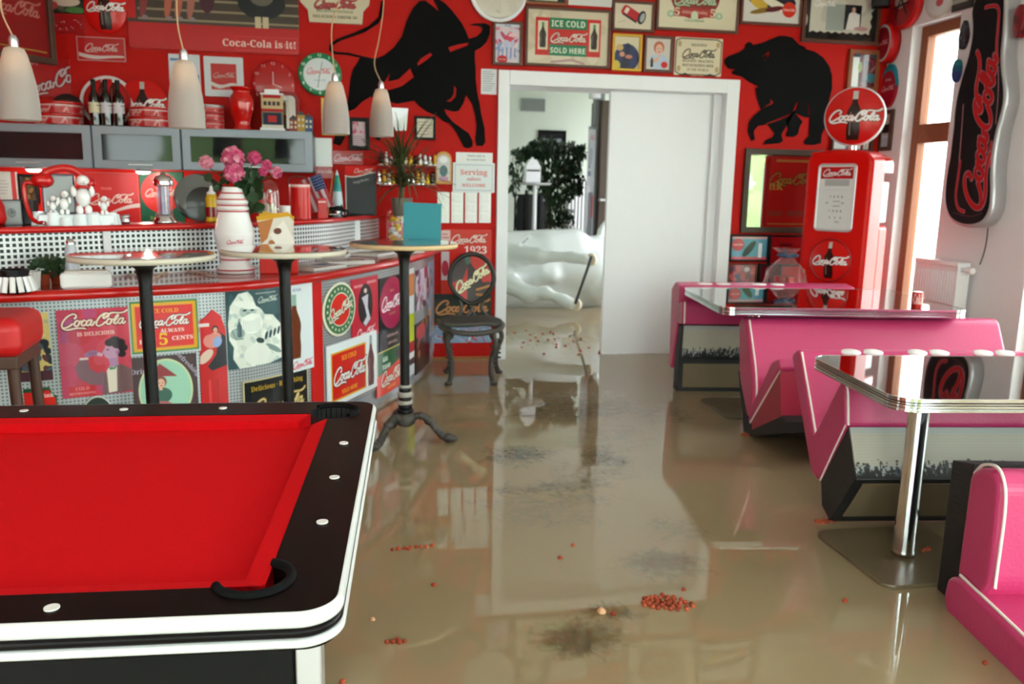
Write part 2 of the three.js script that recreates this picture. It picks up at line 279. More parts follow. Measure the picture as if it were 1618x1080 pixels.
{
  const g = [span(XR, XR + 0.3, WY1, YC, ZW - 0.3, ZR + 0.3), span(XR, XR + 0.3, -0.2, WY0, ZW - 0.3, ZR + 0.3)]; let z = ZW - 0.3;
  for (const [a, b] of openings) { g.push(span(XR, XR + 0.3, WY0, WY1, z, a)); z = b; }
  g.push(span(XR, XR + 0.3, WY0, WY1, z, ZR + 0.3));
  struct('wall_right', g, M.whiteWall, 'white wall with tall windows');
}
function windowFrame(o, w, y0, y1, transom, m) {          // frame in its own xy plane, centre x = 0
  const b = 0.085, d = 0.075;
  part('window_frame', [span(-w / 2, -w / 2 + b, y0, y1, 0, d, 0.006), span(w / 2 - b, w / 2, y0, y1, 0, d, 0.006), span(-w / 2 + b, w / 2 - b, y1 - b, y1, 0, d, 0.006), span(-w / 2 + b, w / 2 - b, y0, y0 + b, 0, d, 0.006)], m, o);
  part('transom', span(-w / 2 + b, w / 2 - b, transom - 0.075, transom + 0.075, 0, d, 0.006), m, o);
  part('pane', span(-w / 2 + b, w / 2 - b, transom + 0.075, y1 - b, 0.03, 0.032), M.pane, o); part('pane', span(-w / 2 + b, w / 2 - b, y0 + b, transom - 0.075, 0.03, 0.032), M.pane, o);
}
openings.forEach(([a, b], i) => {
  const o = new THREE.Group(); o.name = 'window_' + (i + 1); o.position.set(XR + 0.16, 0, (a + b) / 2); o.rotation.y = -Math.PI / 2; scene.add(o);
  o.userData = { kind: 'structure', label: ['tall narrow brown-framed window in the corner beside the red pump', 'brown-framed window right of the bottle sign', 'third brown-framed window along the white wall', 'fourth brown-framed window along the white wall', 'last brown-framed window along the white wall'][i] };
  windowFrame(o, b - a, WY0, WY1, 1.88, M.wood);
});
{ // glazed front of the diner, behind the camera
  const g = [span(XL, XR, 3.05, YC, ZR, ZR + 0.3), span(XL, XR, -0.2, 0.15, ZR, ZR + 0.3)], xs = [[-4.3, -2.3], [-2.1, -0.1], [0.1, 2.1], [2.3, 4.2]]; let x = XL;
  for (const [a, b] of xs) { g.push(span(x, a, 0.15, 3.05, ZR, ZR + 0.3)); x = b; }
  g.push(span(x, XR, 0.15, 3.05, ZR, ZR + 0.3)); struct('wall_front', g, M.whiteWall, 'glazed street front of the diner');
  xs.forEach(([a, b], i) => { const o = new THREE.Group(); o.name = 'window_' + (6 + i); o.position.set((a + b) / 2, 0, ZR + 0.1); scene.add(o); o.userData = { kind: 'structure', label: 'brown-framed shop window number ' + (i + 1) + ' of the street front' }; windowFrame(o, b - a, 0.15, 3.05, 2.25, M.wood); });
}
// doorway casing and sliding door
struct('door_frame', [span(DX0 - 0.07, DX0 + 0.02, -0.05, DY + 0.09, ZW - 0.32, ZW + 0.03, 0.006), span(DX1 - 0.02, DX1 + 0.09, -0.05, DY + 0.09, ZW - 0.32, ZW + 0.03, 0.006), span(DX0 + 0.0195, DX1 - 0.0195, DY - 0.02, DY + 0.09, ZW - 0.319, ZW + 0.0295, 0.006)], M.white, 'wide white door casing');
{
  const o = new THREE.Group(); o.name = 'door_1'; o.userData = { kind: 'structure', label: 'white sliding door half closing the doorway' }; scene.add(o);
  part('door_panel', span(2.005, 2.9, -0.02, DY - 0.02, ZW - 0.14, ZW - 0.1, 0.006), M.doorWhite, o);
  part('door_stop', span(2.88, 2.955, -0.02, DY - 0.02, ZW - 0.09, ZW - 0.06, 0.004), M.white, o);
}
// hall beyond the doorway
const HX0 = 0.2, HX1 = 4.7, HC = 2.95;
struct('wall_hall_back', span(HX0 - 0.2, HX1 + 0.2, -0.2, HC + 0.3, ZH - 0.2, ZH), M.plaster, 'pale green-white rear wall of the hall');
struct('ceiling_hall', span(HX0 - 0.2, HX1 + 0.2, HC, HC + 0.2, ZH, ZW - 0.3), M.ceiling, 'white ceiling of the hall');
struct('wall_hall_right', [span(HX1, HX1 + 0.2, -0.2, 0.5, ZH, ZW - 0.3), span(HX1, HX1 + 0.2, 2.6, HC, ZH, ZW - 0.3), span(HX1, HX1 + 0.2, 0.5, 2.6, ZH, -12.9), span(HX1, HX1 + 0.2, 0.5, 2.6, -11.4, -9.6), span(HX1, HX1 + 0.2, 0.5, 2.6, -7.9, ZW - 0.3)], M.plaster, 'window wall of the hall');
struct('wall_hall_left', span(HX0 - 0.2, HX0, -0.2, HC, ZH, ZW - 0.3), M.plaster, 'left wall of the hall');
{ const c = atZ(943, 250, -11.3); struct('trim_1', [span(c.x - 0.06, c.x + 0.06, -0.1, HC, c.z - 0.08, c.z + 0.08, 0.004)], M.grey, 'slim grey post in the hall'); }
// outside
struct('ground', [span(-40, 40, -0.5, -0.35, ZR + 0.3, 60), span(XR + 0.3, 60, -0.5, -0.35, -30, ZR + 0.3)], std('#cfcfc8', 0.9), 'ground outside the windows');
function bush(x, z, w, h, label) {
  const o = thing('garden_shrub', label, 'shrub', [x, -0.35, z]), g = [], base = new THREE.SphereGeometry(1, 28, 20);
  for (let i = 0; i < 14; i++) { const s = rr(0.25, 0.45); const b = base.clone().scale(w * s, h * s * 0.9, w * s); const p = b.attributes.position; for (let k = 0; k < p.count; k++) { const n = 1 + 0.25 * perlin.noise(p.getX(k) * 5 + i, p.getY(k) * 5, p.getZ(k) * 5); p.setXYZ(k, p.getX(k) * n, p.getY(k) * n, p.getZ(k) * n); } b.computeVertexNormals(); g.push(b.translate(rr(-0.4, 0.4) * w, rr(0.3, 0.85) * h, rr(-0.4, 0.4) * w)); }
  part('foliage', g, M.bush, o).userData.kind = 'stuff'; part('trunk', cyl(0.09, 0.05, h * 0.6), M.stem, o);
}
bush(11.2, -13.6, 0.8, 2.3, 'green shrub seen outside through the corner window'); bush(8.2, -9.9, 0.6, 0.9, 'low yellowish shrub outside beyond the radiator');
bush(-3, 9, 2.4, 3.4, 'broad green tree outside the street front, left'); bush(2.4, 10, 2.6, 3.6, 'broad green tree outside the street front, right'); bush(8.6, 2.5, 2, 3.2, 'green tree outside the side windows');

// ---------------------------------------------------------------- bar counter
const dense = (pts, n = 90) => new THREE.CatmullRomCurve3(pts.map(([x, z]) => V(x, 0, z))).getSpacedPoints(n).map((p) => [p.x, p.z]);
function offset(path, d) {               // + = towards the customers
  return path.map(([x, z], i) => { const a = path[Math.max(0, i - 1)], b = path[Math.min(path.length - 1, i + 1)], dx = b[0] - a[0], dz = b[1] - a[1], l = Math.hypot(dx, dz); return [x - dz / l * d, z + dx / l * d]; });
}
const clipZ = (path) => path.map(([x, z]) => [x, Math.max(z, ZW + 0.003)]);
const FRONT = dense([[-2.7, -3.62], [-2.1, -3.7], [-1.51, -3.82], [-0.99, -4.02], [-0.6, -4.2], [-0.45, -4.33], [-0.31, -4.5], [-0.18, -4.69], [-0.05, -4.93], [0.1, -5.22], [0.28, -5.62], [0.44, -6.06], [0.6, -6.645]]);
const LEDGE = dense([[-2.7, -3.78], [-2.1, -3.93], [-1.62, -4.16], [-1.18, -4.5], [-0.79, -4.79], [-0.44, -5.22], [-0.21, -5.58], [-0.04, -6.03], [0.1, -6.42], [0.16, -6.645]]);
function ribbon(path, y0, y1, thick) {     // an upright bent sheet; uv in metres along it
  const P = [], U = [], back = offset(path, -thick), n = path.length; let s = 0; const S = path.map((p, i) => (s += i ? Math.hypot(p[0] - path[i - 1][0], p[1] - path[i - 1][1]) : 0));
  const quad = (a, b, c, d, ua, ub) => { for (const [v, u] of [[a, [ua, a[1]]], [b, [ub, b[1]]], [c, [ub, c[1]]], [a, [ua, a[1]]], [c, [ub, c[1]]], [d, [ua, d[1]]]]) { P.push(...v); U.push(...u); } };
  for (let i = 0; i < n - 1; i++) {
    const [a, b] = [path[i], path[i + 1]], [c, d] = [back[i], back[i + 1]];
    quad([a[0], y0, a[1]], [b[0], y0, b[1]], [b[0], y1, b[1]], [a[0], y1, a[1]], S[i], S[i + 1]);
    quad([d[0], y0, d[1]], [c[0], y0, c[1]], [c[0], y1, c[1]], [d[0], y1, d[1]], S[i + 1], S[i]);
    quad([a[0], y1, a[1]], [b[0], y1, b[1]], [d[0], y1, d[1]], [c[0], y1, c[1]], S[i], S[i + 1]);
    quad([c[0], y0, c[1]], [d[0], y0, d[1]], [b[0], y0, b[1]], [a[0], y0, a[1]], S[i], S[i + 1]);
  }
  for (const [i, flip] of [[0, 0], [n - 1, 1]]) { const a = path[i], b = back[i], q = [[b[0], y0, b[1]], [a[0], y0, a[1]], [a[0], y1, a[1]], [b[0], y1, b[1]]]; quad(...(flip ? [q[1], q[0], q[3], q[2]] : q), 0, thick); }
  const g = new THREE.BufferGeometry(); g.setAttribute('position', new THREE.Float32BufferAttribute(P, 3)); g.setAttribute('uv', new THREE.Float32BufferAttribute(U, 2)); g.computeVertexNormals();
  return g;
}
function slab(a, b, y0, y1) {             // flat board between two plan curves
  const s = shapeOf([...a, ...[...b].reverse()].map(([x, z]) => [x, -z]));
  return extrude(s, y1 - y0, 0).rotateX(-Math.PI / 2).translate(0, y0, 0);
}
const ZL = (path) => path.map(([x, z]) => V(x, 0, z));
const perfFront = canvasTex(64, 64, (c, w, h) => { fill(c, w, h, '#aeb2b5'); c.fillStyle = '#6c7074'; c.fillRect(14, 14, 34, 34); }), perfScreen = canvasTex(64, 64, (c, w, h) => { fill(c, w, h, '#d8dadc'); c.fillStyle = '#141416'; c.fillRect(13, 13, 38, 38); });
const PANEL = offset(FRONT, -0.035);
{
  const o = thing('bar_counter', 'long curved bar counter with red edging, perforated metal front and raised ledge', 'bar counter');
  part('front_panel', ribbon(PANEL, 0.1, 0.88, 0.02), new THREE.MeshPhysicalMaterial({ map: rep(perfFront, 62), roughness: 0.38, metalness: 0.55 }), o, true);
  part('plinth', ribbon(offset(FRONT, -0.045), -0.05, 0.1, 0.02), M.brushed, o);
  part('counter_top', slab(clipZ(offset(FRONT, -0.01)), clipZ(offset(LEDGE, -0.02)), 0.885, 0.918), M.redDark, o);
  part('counter_rail', tube(ZL(clipZ(FRONT)).map((p) => p.setY(0.9)), 0.024, 120, 12), M.red, o);
  part('screen_panel', ribbon(offset(LEDGE, -0.03), 0.918, 1.15, 0.012), new THREE.MeshPhysicalMaterial({ map: rep(perfScreen, 38), roughness: 0.4, metalness: 0.3 }), o, true);
  part('ledge', slab(clipZ(offset(LEDGE, 0.0)), clipZ(offset(LEDGE, -0.3)), 1.148, 1.174), M.redDark, o);
  part('ledge_rail', tube(ZL(clipZ(LEDGE)).map((p) => p.setY(1.162)), 0.016, 120, 10), M.red, o);
  const at = (path, px) => hitCurve(path, px, 400).i;
  for (const px of [185, 566, 603]) { const i = at(offset(LEDGE, -0.02), px), p = offset(LEDGE, -0.018)[i]; part('screen_post', box(0.035, 0.23, 0.02, p[0], 1.034, p[1], 0.004), M.white, o); }
  { const i = at(PANEL, 503), p = offset(FRONT, -0.03), a = p.slice(i - 1, i + 2); part('post', ribbon(a, 0.0, 0.885, 0.04), M.red, o); }
}
function hitCurve(path, px, py) {          // where the sight line through a column of the picture meets a plan curve
  const d = ray(px, py);
  for (let i = 0; i < path.length - 1; i++) {
    const [ax, az] = path[i], ex = path[i + 1][0] - ax, ez = path[i + 1][1] - az, det = d.x * -ez + ex * d.z; if (Math.abs(det) < 1e-9) continue;
    const t = (ax * -ez + ex * az) / det, u = (d.x * az - d.z * ax) / det;
    if (t > 0 && u >= 0 && u <= 1) return { i, u, x: d.x * t, z: d.z * t, y: CAM.y + d.y * t };
  }
  return { i: 1, u: 0, x: path[1][0], z: path[1][1], y: 0.5 };
}
function poster(label, px, draw, o = {}) {   // a tin sign bent along the counter front
  const [x0, y0, x1, y1] = px, path = offset(FRONT, -0.034 + (o.proud ?? 0)), a = hitCurve(path, x0, (y0 + y1) / 2), b = hitCurve(path, x1, (y0 + y1) / 2), mid = hitCurve(path, (x0 + x1) / 2, 500);
  const S = [0]; for (let i = 1; i < path.length; i++) S.push(S[i - 1] + Math.hypot(path[i][0] - path[i - 1][0], path[i][1] - path[i - 1][1]));
  const at = (h) => S[h.i] + h.u * (S[h.i + 1] - S[h.i]), sA = at(a), sB = at(b), w = sB - sA, D = Math.hypot(mid.x, mid.z);
  const yAt = (py) => { const d = ray((x0 + x1) / 2, py); return CAM.y + d.y * D / Math.hypot(d.x, d.z); }, yT = yAt(y0), yB = yAt(y1), h = yT - yB;
  const out = (s) => { let i = 0; while (i < S.length - 2 && S[i + 1] < s) i++; const u = (s - S[i]) / (S[i + 1] - S[i]), p = path[i], q = path[i + 1], dx = q[0] - p[0], dz = q[1] - p[1], l = Math.hypot(dx, dz); return { x: p[0] + dx * u, z: p[1] + dz * u, nx: -dz / l, nz: dx / l }; };
  const r = art(w, h, draw, o.ppm ?? 460);
  let g = o.shape === 'round' ? disc(0.5, 0.008 / w, 0.006, 40).scale(w, h, w) : o.outline ? extrude(shapeOf(o.outline.map(([x, y]) => [(x - 0.5) * w, (0.5 - y) * h])), 0.006, 0.001) : box(w, h, 0.006, 0, 0, 0.003);
  if (!o.outline && !o.shape) g = new THREE.BoxGeometry(w, h, 0.006, 10, 1, 1).translate(0, 0, 0.003);
  g = planarUV(g, r); const p = g.attributes.position, c = out((sA + sB) / 2);
  for (let i = 0; i < p.count; i++) { const q = out((sA + sB) / 2 + p.getX(i)), k = p.getZ(i) + 0.001; p.setXYZ(i, q.x + q.nx * k - c.x, p.getY(i), q.z + q.nz * k - c.z); }
  g.computeVertexNormals();
  const m = mesh(o.name ?? 'tin_sign', label, 'sign', g, r.mats[o.finish ?? 'gloss'], null, true); m.position.set(c.x, (yT + yB) / 2, c.z);
  return m;
}
poster('worn picture sign with a group on a yellow ground behind the red bar stool', [22, 494, 80, 602], (c, w, h) => { fill(c, w, h, '#d8c27a'); blotch(c, w, h * 0.4, ['#e2d08c', '#b9ab86'], 20, 5); c.save(); c.translate(0, h * 0.42); blotch(c, w, h * 0.5, ['#2d3340', '#3b2a34', '#4a5a6a', '#5a2a35', '#1d2230'], 40, 11); c.restore(); rect(c, 0, h * 0.85, w, h, '#4c1c30'); portrait(c, w * 0.62, h * 0.4, w * 0.16, '#5a4a40', '#3d5a70'); portrait(c, w * 0.4, h * 0.55, w * 0.16, '#8a4a3a', '#2f5a80'); rect(c, w * 0.4, h * 0.13, w * 0.42, h * 0.1, '#b5232c'); T(c, 'Coca-Cola', w * 0.61, h * 0.18, h * 0.06, '#f0dcd0', 'serif', true, w * 0.36); });
poster('faded pink sign of a dark-haired man drinking under large script', [93, 487, 207, 624], (c, w, h) => { fill(c, w, h, '#d4455c'); blotch(c, w, h, ['#cf3d4a', '#c2507a', '#d85062', '#b8527e'], 24, 3, 0.08, 0.25); rect(c, 0, 0, w * 0.3, h, 'rgba(160,80,140,.25)'); logo(c, w * 0.5, h * 0.13, w * 0.94, '#f3e2c9', '#7d2238', 0.55); T(c, 'IS DELICIOUS', w * 0.52, h * 0.29, h * 0.055, '#f0d2c8', 'serif'); poly(c, '#7a5a5c', w * 0.55, h, w * 0.58, h * 0.78, w * 0.66, h * 0.69, w * 0.84, h * 0.66, w, h * 0.73, w, h * 0.98); poly(c, '#e9dccb', w * 0.63, h * 0.72, w * 0.68, h * 0.67, w * 0.78, h * 0.66, w * 0.76, h * 0.97, w * 0.64, h * 0.98); poly(c, '#84626c', w * 0.2, h * 0.66, w * 0.27, h * 0.57, w * 0.38, h * 0.58, w * 0.4, h * 0.68, w * 0.5, h * 0.74, w * 0.6, h * 0.72, w * 0.58, h * 0.88, w * 0.4, h * 0.87, w * 0.24, h * 0.78); rect(c, w * 0.27, h * 0.55, w * 0.12, h * 0.025, '#e6d8d2'); poly(c, '#b888b0', w * 0.66, h * 0.56, w * 0.8, h * 0.52, w * 0.8, h * 0.67, w * 0.69, h * 0.69); poly(c, '#c99ab8', w * 0.64, h * 0.43, w * 0.78, h * 0.42, w * 0.84, h * 0.5, w * 0.78, h * 0.58, w * 0.66, h * 0.585, w * 0.62, h * 0.56, w * 0.605, h * 0.52, w * 0.585, h * 0.505, w * 0.62, h * 0.47); for (const [x, y, r] of [[0.7, 0.4, 0.07], [0.77, 0.38, 0.08], [0.84, 0.41, 0.08], [0.88, 0.47, 0.07], [0.86, 0.54, 0.06], [0.8, 0.43, 0.07]]) ell(c, w * x, h * y, w * r, h * r * 0.62, '#35262e'); ell(c, w * 0.665, h * 0.48, w * 0.022, h * 0.006, '#3a2a3a'); ell(c, w * 0.8, h * 0.52, w * 0.025, h * 0.02, '#a9779c'); poly(c, '#d8b0c8', w * 0.5, h * 0.49, w * 0.6, h * 0.52, w * 0.58, h * 0.555, w * 0.48, h * 0.53); ell(c, w * 0.43, h * 0.51, w * 0.1, h * 0.035, '#a5749a', -0.25); for (let i = 0; i < 4; i++) line(c, '#8a5a80', 1.5, w * (0.4 + i * 0.03), h * 0.49, w * (0.42 + i * 0.03), h * 0.53); poly(c, '#4f8a66', w * 0.66, h * 0.68, w * 0.73, h * 0.69, w * 0.79, h * 0.66, w * 0.75, h * 0.71, w * 0.68, h * 0.715); rect(c, w * 0.1, h * 0.87, w * 0.36, h * 0.12, '#cf2b38'); T(c, 'COLD', w * 0.28, h * 0.9, h * 0.05, '#e8a0a0', 'serif'); T(c, 'REFRESHING', w * 0.28, h * 0.955, h * 0.04, '#e8a0a0', 'serif'); });
poster('red tin sign with yellow and green border reading five cents', [203, 471, 315, 558], (c, w, h) => { fill(c, w, h, '#b9bdc0'); rect(c, w * 0.03, h * 0.04, w * 0.94, h * 0.92, '#2f7a3c'); rect(c, w * 0.05, h * 0.07, w * 0.9, h * 0.86, '#e2a722'); rect(c, w * 0.1, h * 0.13, w * 0.8, h * 0.74, '#da150f'); T(c, 'ICE COLD', w * 0.5, h * 0.22, h * 0.1, '#f2b622', 'serif'); logo(c, w * 0.49, h * 0.4, w * 0.74, '#f6f0ea', '#6e1414', 0.5); T(c, 'ALWAYS', w * 0.6, h * 0.58, h * 0.09, '#f6f0ea', 'serif'); T(c, 'FOR', w * 0.22, h * 0.76, h * 0.1, '#f6f0ea', 'serif'); T(c, '5', w * 0.47, h * 0.73, h * 0.3, '#f4c713', 'serif'); T(c, 'CENTS', w * 0.74, h * 0.73, h * 0.11, '#f6f0ea', 'serif'); });
poster('brown tin sign with a woman in a red hat inside a pale green oval', [210, 561, 312, 660], (c, w, h) => { fill(c, w, h, '#3a171a'); T(c, 'Drink', w * 0.14, h * 0.22, h * 0.1, '#b9b4c4', 'serif'); c.save(); c.translate(w * 0.86, h * 0.16); c.rotate(0.9); T(c, 'Refreshing', 0, 0, h * 0.09, '#b9b4c4', 'serif'); c.restore(); ell(c, w * 0.5, h * 0.55, w * 0.42, h * 0.5, '#cfd8a8'); ell(c, w * 0.5, h * 0.55, w * 0.39, h * 0.47, '#9ecfb4'); portrait(c, w * 0.42, h * 0.42, w * 0.16, '#7a3a30', '#275a48'); poly(c, '#8a1a22', w * 0.2, h * 0.36, w * 0.42, h * 0.12, w * 0.52, h * 0.2, w * 0.68, h * 0.34, w * 0.42, h * 0.32); ell(c, w * 0.42, h * 0.85, w * 0.2, h * 0.14, '#b0585a'); });
poster('cutout sign of a seated woman above a red drinks cooler', [315, 488, 358, 665], (c, w, h) => { fill(c, w, h, '#c81a1c'); ell(c, w * 0.6, h * 0.14, w * 0.42, h * 0.14, '#d32025'); rect(c, w * 0.02, h * 0.12, w * 0.4, h * 0.03, '#e8d8d8'); rect(c, w * 0.3, h * 0.62, w * 0.08, h * 0.38, '#e24a48'); rect(c, w * 0.6, h * 0.62, w * 0.05, h * 0.38, '#a51216'); poly(c, '#1c1a22', w * 0.75, h * 0.2, w, h * 0.25, w, h * 0.5, w * 0.45, h * 0.54, w * 0.3, h * 0.5, w * 0.62, h * 0.4); portrait(c, w * 0.62, h * 0.18, w * 0.2, '#1c1418', '#e08a80'); ell(c, w * 0.45, h * 0.28, w * 0.28, h * 0.06, '#e08a80', 0.5); ell(c, w * 0.68, h * 0.29, w * 0.16, h * 0.05, '#8fa8d6', 0.4); ell(c, w * 0.25, h * 0.41, w * 0.34, h * 0.04, '#e3c5b4', -0.8); }, { outline: [[0.02, 0.1], [0.3, 0.06], [0.55, 0.0], [0.85, 0.06], [1, 0.18], [1, 1], [0, 1], [0, 0.5], [0.05, 0.35], [0.02, 0.2]] });
poster('dark teal sign with a pale bearded man drawn in white', [358, 456, 443, 578], (c, w, h) => { fill(c, w, h, '#345257'); blotch(c, w, h, ['#3a5a5e', '#2d484d'], 20, 8); const fur = new Path2D(); [[0.02, 0.42], [0.06, 0.2], [0.2, 0.05], [0.36, 0.03], [0.44, 0.1], [0.5, 0.22], [0.6, 0.27], [0.66, 0.34], [0.82, 0.36], [0.99, 0.5], [1, 0.94], [0.72, 0.99], [0.18, 1], [0.08, 0.86], [0.1, 0.72], [0.03, 0.62]].forEach(([x, y], i) => fur[i ? 'lineTo' : 'moveTo'](w * x, h * y)); fur.closePath(); c.save(); c.fillStyle = '#dfe3d8'; c.fill(fur); c.clip(fur); blotch(c, w, h, ['#e9ece2', '#cfd6cc', '#dfe4da', '#bccac4', '#eef0e8'], 130, 14, 0.02, 0.09); ell(c, w * 0.36, h * 0.28, w * 0.15, h * 0.09, '#b4c2ba'); ell(c, w * 0.36, h * 0.2, w * 0.24, h * 0.05, '#eceee6', 0.2); ell(c, w * 0.3, h * 0.265, w * 0.035, h * 0.012, '#2f4648'); ell(c, w * 0.43, h * 0.27, w * 0.035, h * 0.012, '#2f4648'); ell(c, w * 0.36, h * 0.31, w * 0.04, h * 0.025, '#94a6a0'); ell(c, w * 0.42, h * 0.44, w * 0.2, h * 0.13, '#eef0e8'); for (let i = 0; i < 9; i++) line(c, '#c2ccc4', 1.5, w * (0.27 + i * 0.035), h * 0.38, w * (0.28 + i * 0.036), h * 0.54); ell(c, w * 0.36, h * 0.37, w * 0.12, h * 0.03, '#f2f3ec', 0.1); ell(c, w * 0.17, h * 0.55, w * 0.12, h * 0.075, '#9fb0aa'); bottle(c, w * 0.2, h * 0.36, h * 0.24, '#52666a', '#8fa29e'); line(c, '#6d7f7e', 2, w * 0.08, h * 0.5, w * 0.14, h * 0.62, w * 0.26, h * 0.62); for (let i = 0; i < 4; i++) ell(c, w * (0.68 + i * 0.085), h * (0.62 - i * 0.015), w * 0.026, h * 0.055, '#2f4143', 0.3); ell(c, w * 0.56, h * 0.67, w * 0.08, h * 0.035, '#33484a', 0.3); ell(c, w * 0.82, h * 0.8, w * 0.18, h * 0.035, '#7f918d', 0.5); ell(c, w * 0.5, h * 0.84, w * 0.24, h * 0.14, '#e6e9e0'); c.restore(); logo(c, w * 0.73, h * 0.15, w * 0.4, '#c8cfc4', null, 0.5); rect(c, w * 0.5, h * 0.06, w * 0.4, h * 0.015, '#8fa09a'); });
poster('white sign showing one tall brown soda bottle', [443, 448, 493, 586], (c, w, h) => { fill(c, w, h, '#dfe6ea'); T(c, 'drink', w * 0.5, h * 0.07, h * 0.05, '#7890b8', 'serif'); bottle(c, w * 0.4, h * 0.12, h * 0.74, '#6b3218', '#8fb0a4'); logo(c, w * 0.62, h * 0.92, w * 0.66, '#d2455c', null, 0.5); });
poster('black sign with gold script lettering low behind the pool table', [384, 592, 486, 680], (c, w, h) => { fill(c, w, h, '#c8b98c'); rect(c, w * 0.02, h * 0.03, w * 0.96, h * 0.94, '#16181a'); T(c, 'Delicious · Refreshing', w * 0.5, h * 0.16, h * 0.12, '#d6a92e', 'serif', true, w * 0.8); logo(c, w * 0.5, h * 0.5, w * 0.86, '#d8c48a', '#6a4a1c', 0.5); });
poster('red sign with cut corners and green edge above the pool table', [40, 612, 92, 690], (c, w, h) => { fill(c, w, h, '#1c4a28'); poly(c, '#d81a16', 0, h * 0.08, w * 0.78, h * 0.06, w * 0.82, h * 0.18, w * 0.95, h * 0.22, w * 0.95, h, 0, h); T(c, 'drink', w * 0.65, h * 0.16, h * 0.1, '#f0e0d8', 'serif'); logo(c, w * 0.45, h * 0.5, w * 0.8, '#f0e0d8', null, 0.5); }, { outline: [[0, 0], [0.8, 0], [0.86, 0.14], [1, 0.18], [1, 1], [0, 1]] });
poster('round black sign with pale rim just showing over the pool table', [128, 624, 182, 700], (c, w, h) => { fill(c, w, h, '#d8dcd2'); ell(c, w / 2, h / 2, w * 0.46, h * 0.46, '#1c2a1c'); ell(c, w / 2, h / 2, w * 0.3, h * 0.3, '#2a4a2c'); T(c, 'COLD', w / 2, h * 0.3, h * 0.12, '#d8c46a', 'serif'); }, { shape: 'round' });
poster('oval green, white and red button sign beside the red post', [508, 446, 560, 531], (c, w, h) => { fill(c, w, h, '#e2ddc8'); ell(c, w / 2, h / 2, w * 0.45, h * 0.45, '#3f6b45'); for (let i = 0; i < 22; i++) { const a = i / 22 * 6.28; c.save(); c.translate(w / 2 + Math.cos(a) * w * 0.38, h / 2 + Math.sin(a) * h * 0.38); c.rotate(a + 1.57); rect(c, -w * 0.02, -h * 0.025, w * 0.04, h * 0.05, '#cfd8c0'); c.restore(); } ell(c, w / 2, h / 2, w * 0.31, h * 0.31, '#e9e4d4'); ell(c, w / 2, h / 2, w * 0.29, h * 0.29, '#d32a1e'); c.save(); c.translate(w / 2, h / 2); c.rotate(-0.25); logo(c, 0, 0, w * 0.78, '#efe6d4', '#3f4a38', 0.5); c.restore(); }, { shape: 'round', name: 'button_sign' });
poster('crimson tall sign with a woman in a long white dress', [554, 438, 596, 534], (c, w, h) => { fill(c, w, h, '#bf2038'); ell(c, w * 0.5, h * 0.45, w * 0.27, h * 0.34, '#231a20'); ell(c, w * 0.5, h * 0.2, w * 0.08, h * 0.045, '#3a2020'); ell(c, w * 0.5, h * 0.22, w * 0.06, h * 0.04, '#d8c0b8'); poly(c, '#c9c4d0', w * 0.36, h * 0.32, w * 0.6, h * 0.28, w * 0.58, h * 0.5, w * 0.68, h * 0.7, w * 0.5, h * 0.8, w * 0.4, h * 0.74, w * 0.54, h * 0.64, w * 0.46, h * 0.46); T(c, 'DELICIOUS', w * 0.25, h * 0.13, h * 0.05, '#eacdd2', 'serif', true, w * 0.36); T(c, 'REFRESHING', w * 0.75, h * 0.1, h * 0.05, '#eacdd2', 'serif', true, w * 0.36); logo(c, w * 0.5, h * 0.9, w * 0.7, '#ecd6da', null, 0.5); });
poster('black tall sign with a magenta oval and white script', [598, 436, 636, 548], (c, w, h) => { fill(c, w, h, '#17161a'); ell(c, w * 0.5, h * 0.37, w * 0.48, h * 0.36, '#a8204f'); T(c, 'DRINK', w * 0.5, h * 0.2, h * 0.045, '#d6b46a', 'serif'); logo(c, w * 0.5, h * 0.36, w * 0.88, '#f0e8ee', null, 0.55); T(c, 'ICE COLD', w * 0.5, h * 0.52, h * 0.045, '#d6b46a', 'serif'); T(c, 'Delicious and', w * 0.5, h * 0.82, h * 0.06, '#d7a9ae', 'serif', true, w * 0.85); T(c, 'Refreshing', w * 0.5, h * 0.92, h * 0.06, '#d7a9ae', 'serif'); });
poster('white sign with red ice cold panel and a bottle at its edge', [515, 534, 594, 628], (c, w, h) => { fill(c, w, h, '#dfe4e8'); rect(c, w * 0.07, h * 0.14, w * 0.68, h * 0.78, '#d8a01e'); rect(c, w * 0.09, h * 0.17, w * 0.64, h * 0.72, '#cf1d14'); T(c, 'ICE COLD', w * 0.41, h * 0.27, h * 0.11, '#f0b422', 'sans-serif'); logo(c, w * 0.42, h * 0.53, w * 0.66, '#eef0f0', '#5a1010', 0.5); T(c, 'SOLD HERE', w * 0.41, h * 0.81, h * 0.1, '#f0b422', 'sans-serif', true, w * 0.56); bottle(c, w * 0.86, h * 0.06, h * 0.88, '#5a1a14', '#8b98a2'); }, { proud: 0.003 });
poster('green and orange gas today sign with white script', [594, 549, 637, 617], (c, w, h) => { fill(c, w, h, '#c8b96a'); rect(c, w * 0.03, h * 0.03, w * 0.94, h * 0.94, '#15562f'); poly(c, '#e0341a', 0, h * 0.55, w, h * 0.3, w, h, 0, h); T(c, 'GAS', w * 0.28, h * 0.2, h * 0.15, '#eef2ec', 'sans-serif'); T(c, 'TODAY', w * 0.32, h * 0.38, h * 0.14, '#eef2ec', 'sans-serif'); ell(c, w * 0.78, h * 0.2, w * 0.14, h * 0.12, '#2a2a2c'); logo(c, w * 0.52, h * 0.63, w * 0.8, '#f4e8dc', '#7a1a10', 0.5); T(c, 'SOLD HERE', w * 0.5, h * 0.88, h * 0.09, '#f0a422', 'sans-serif', true, w * 0.6); });
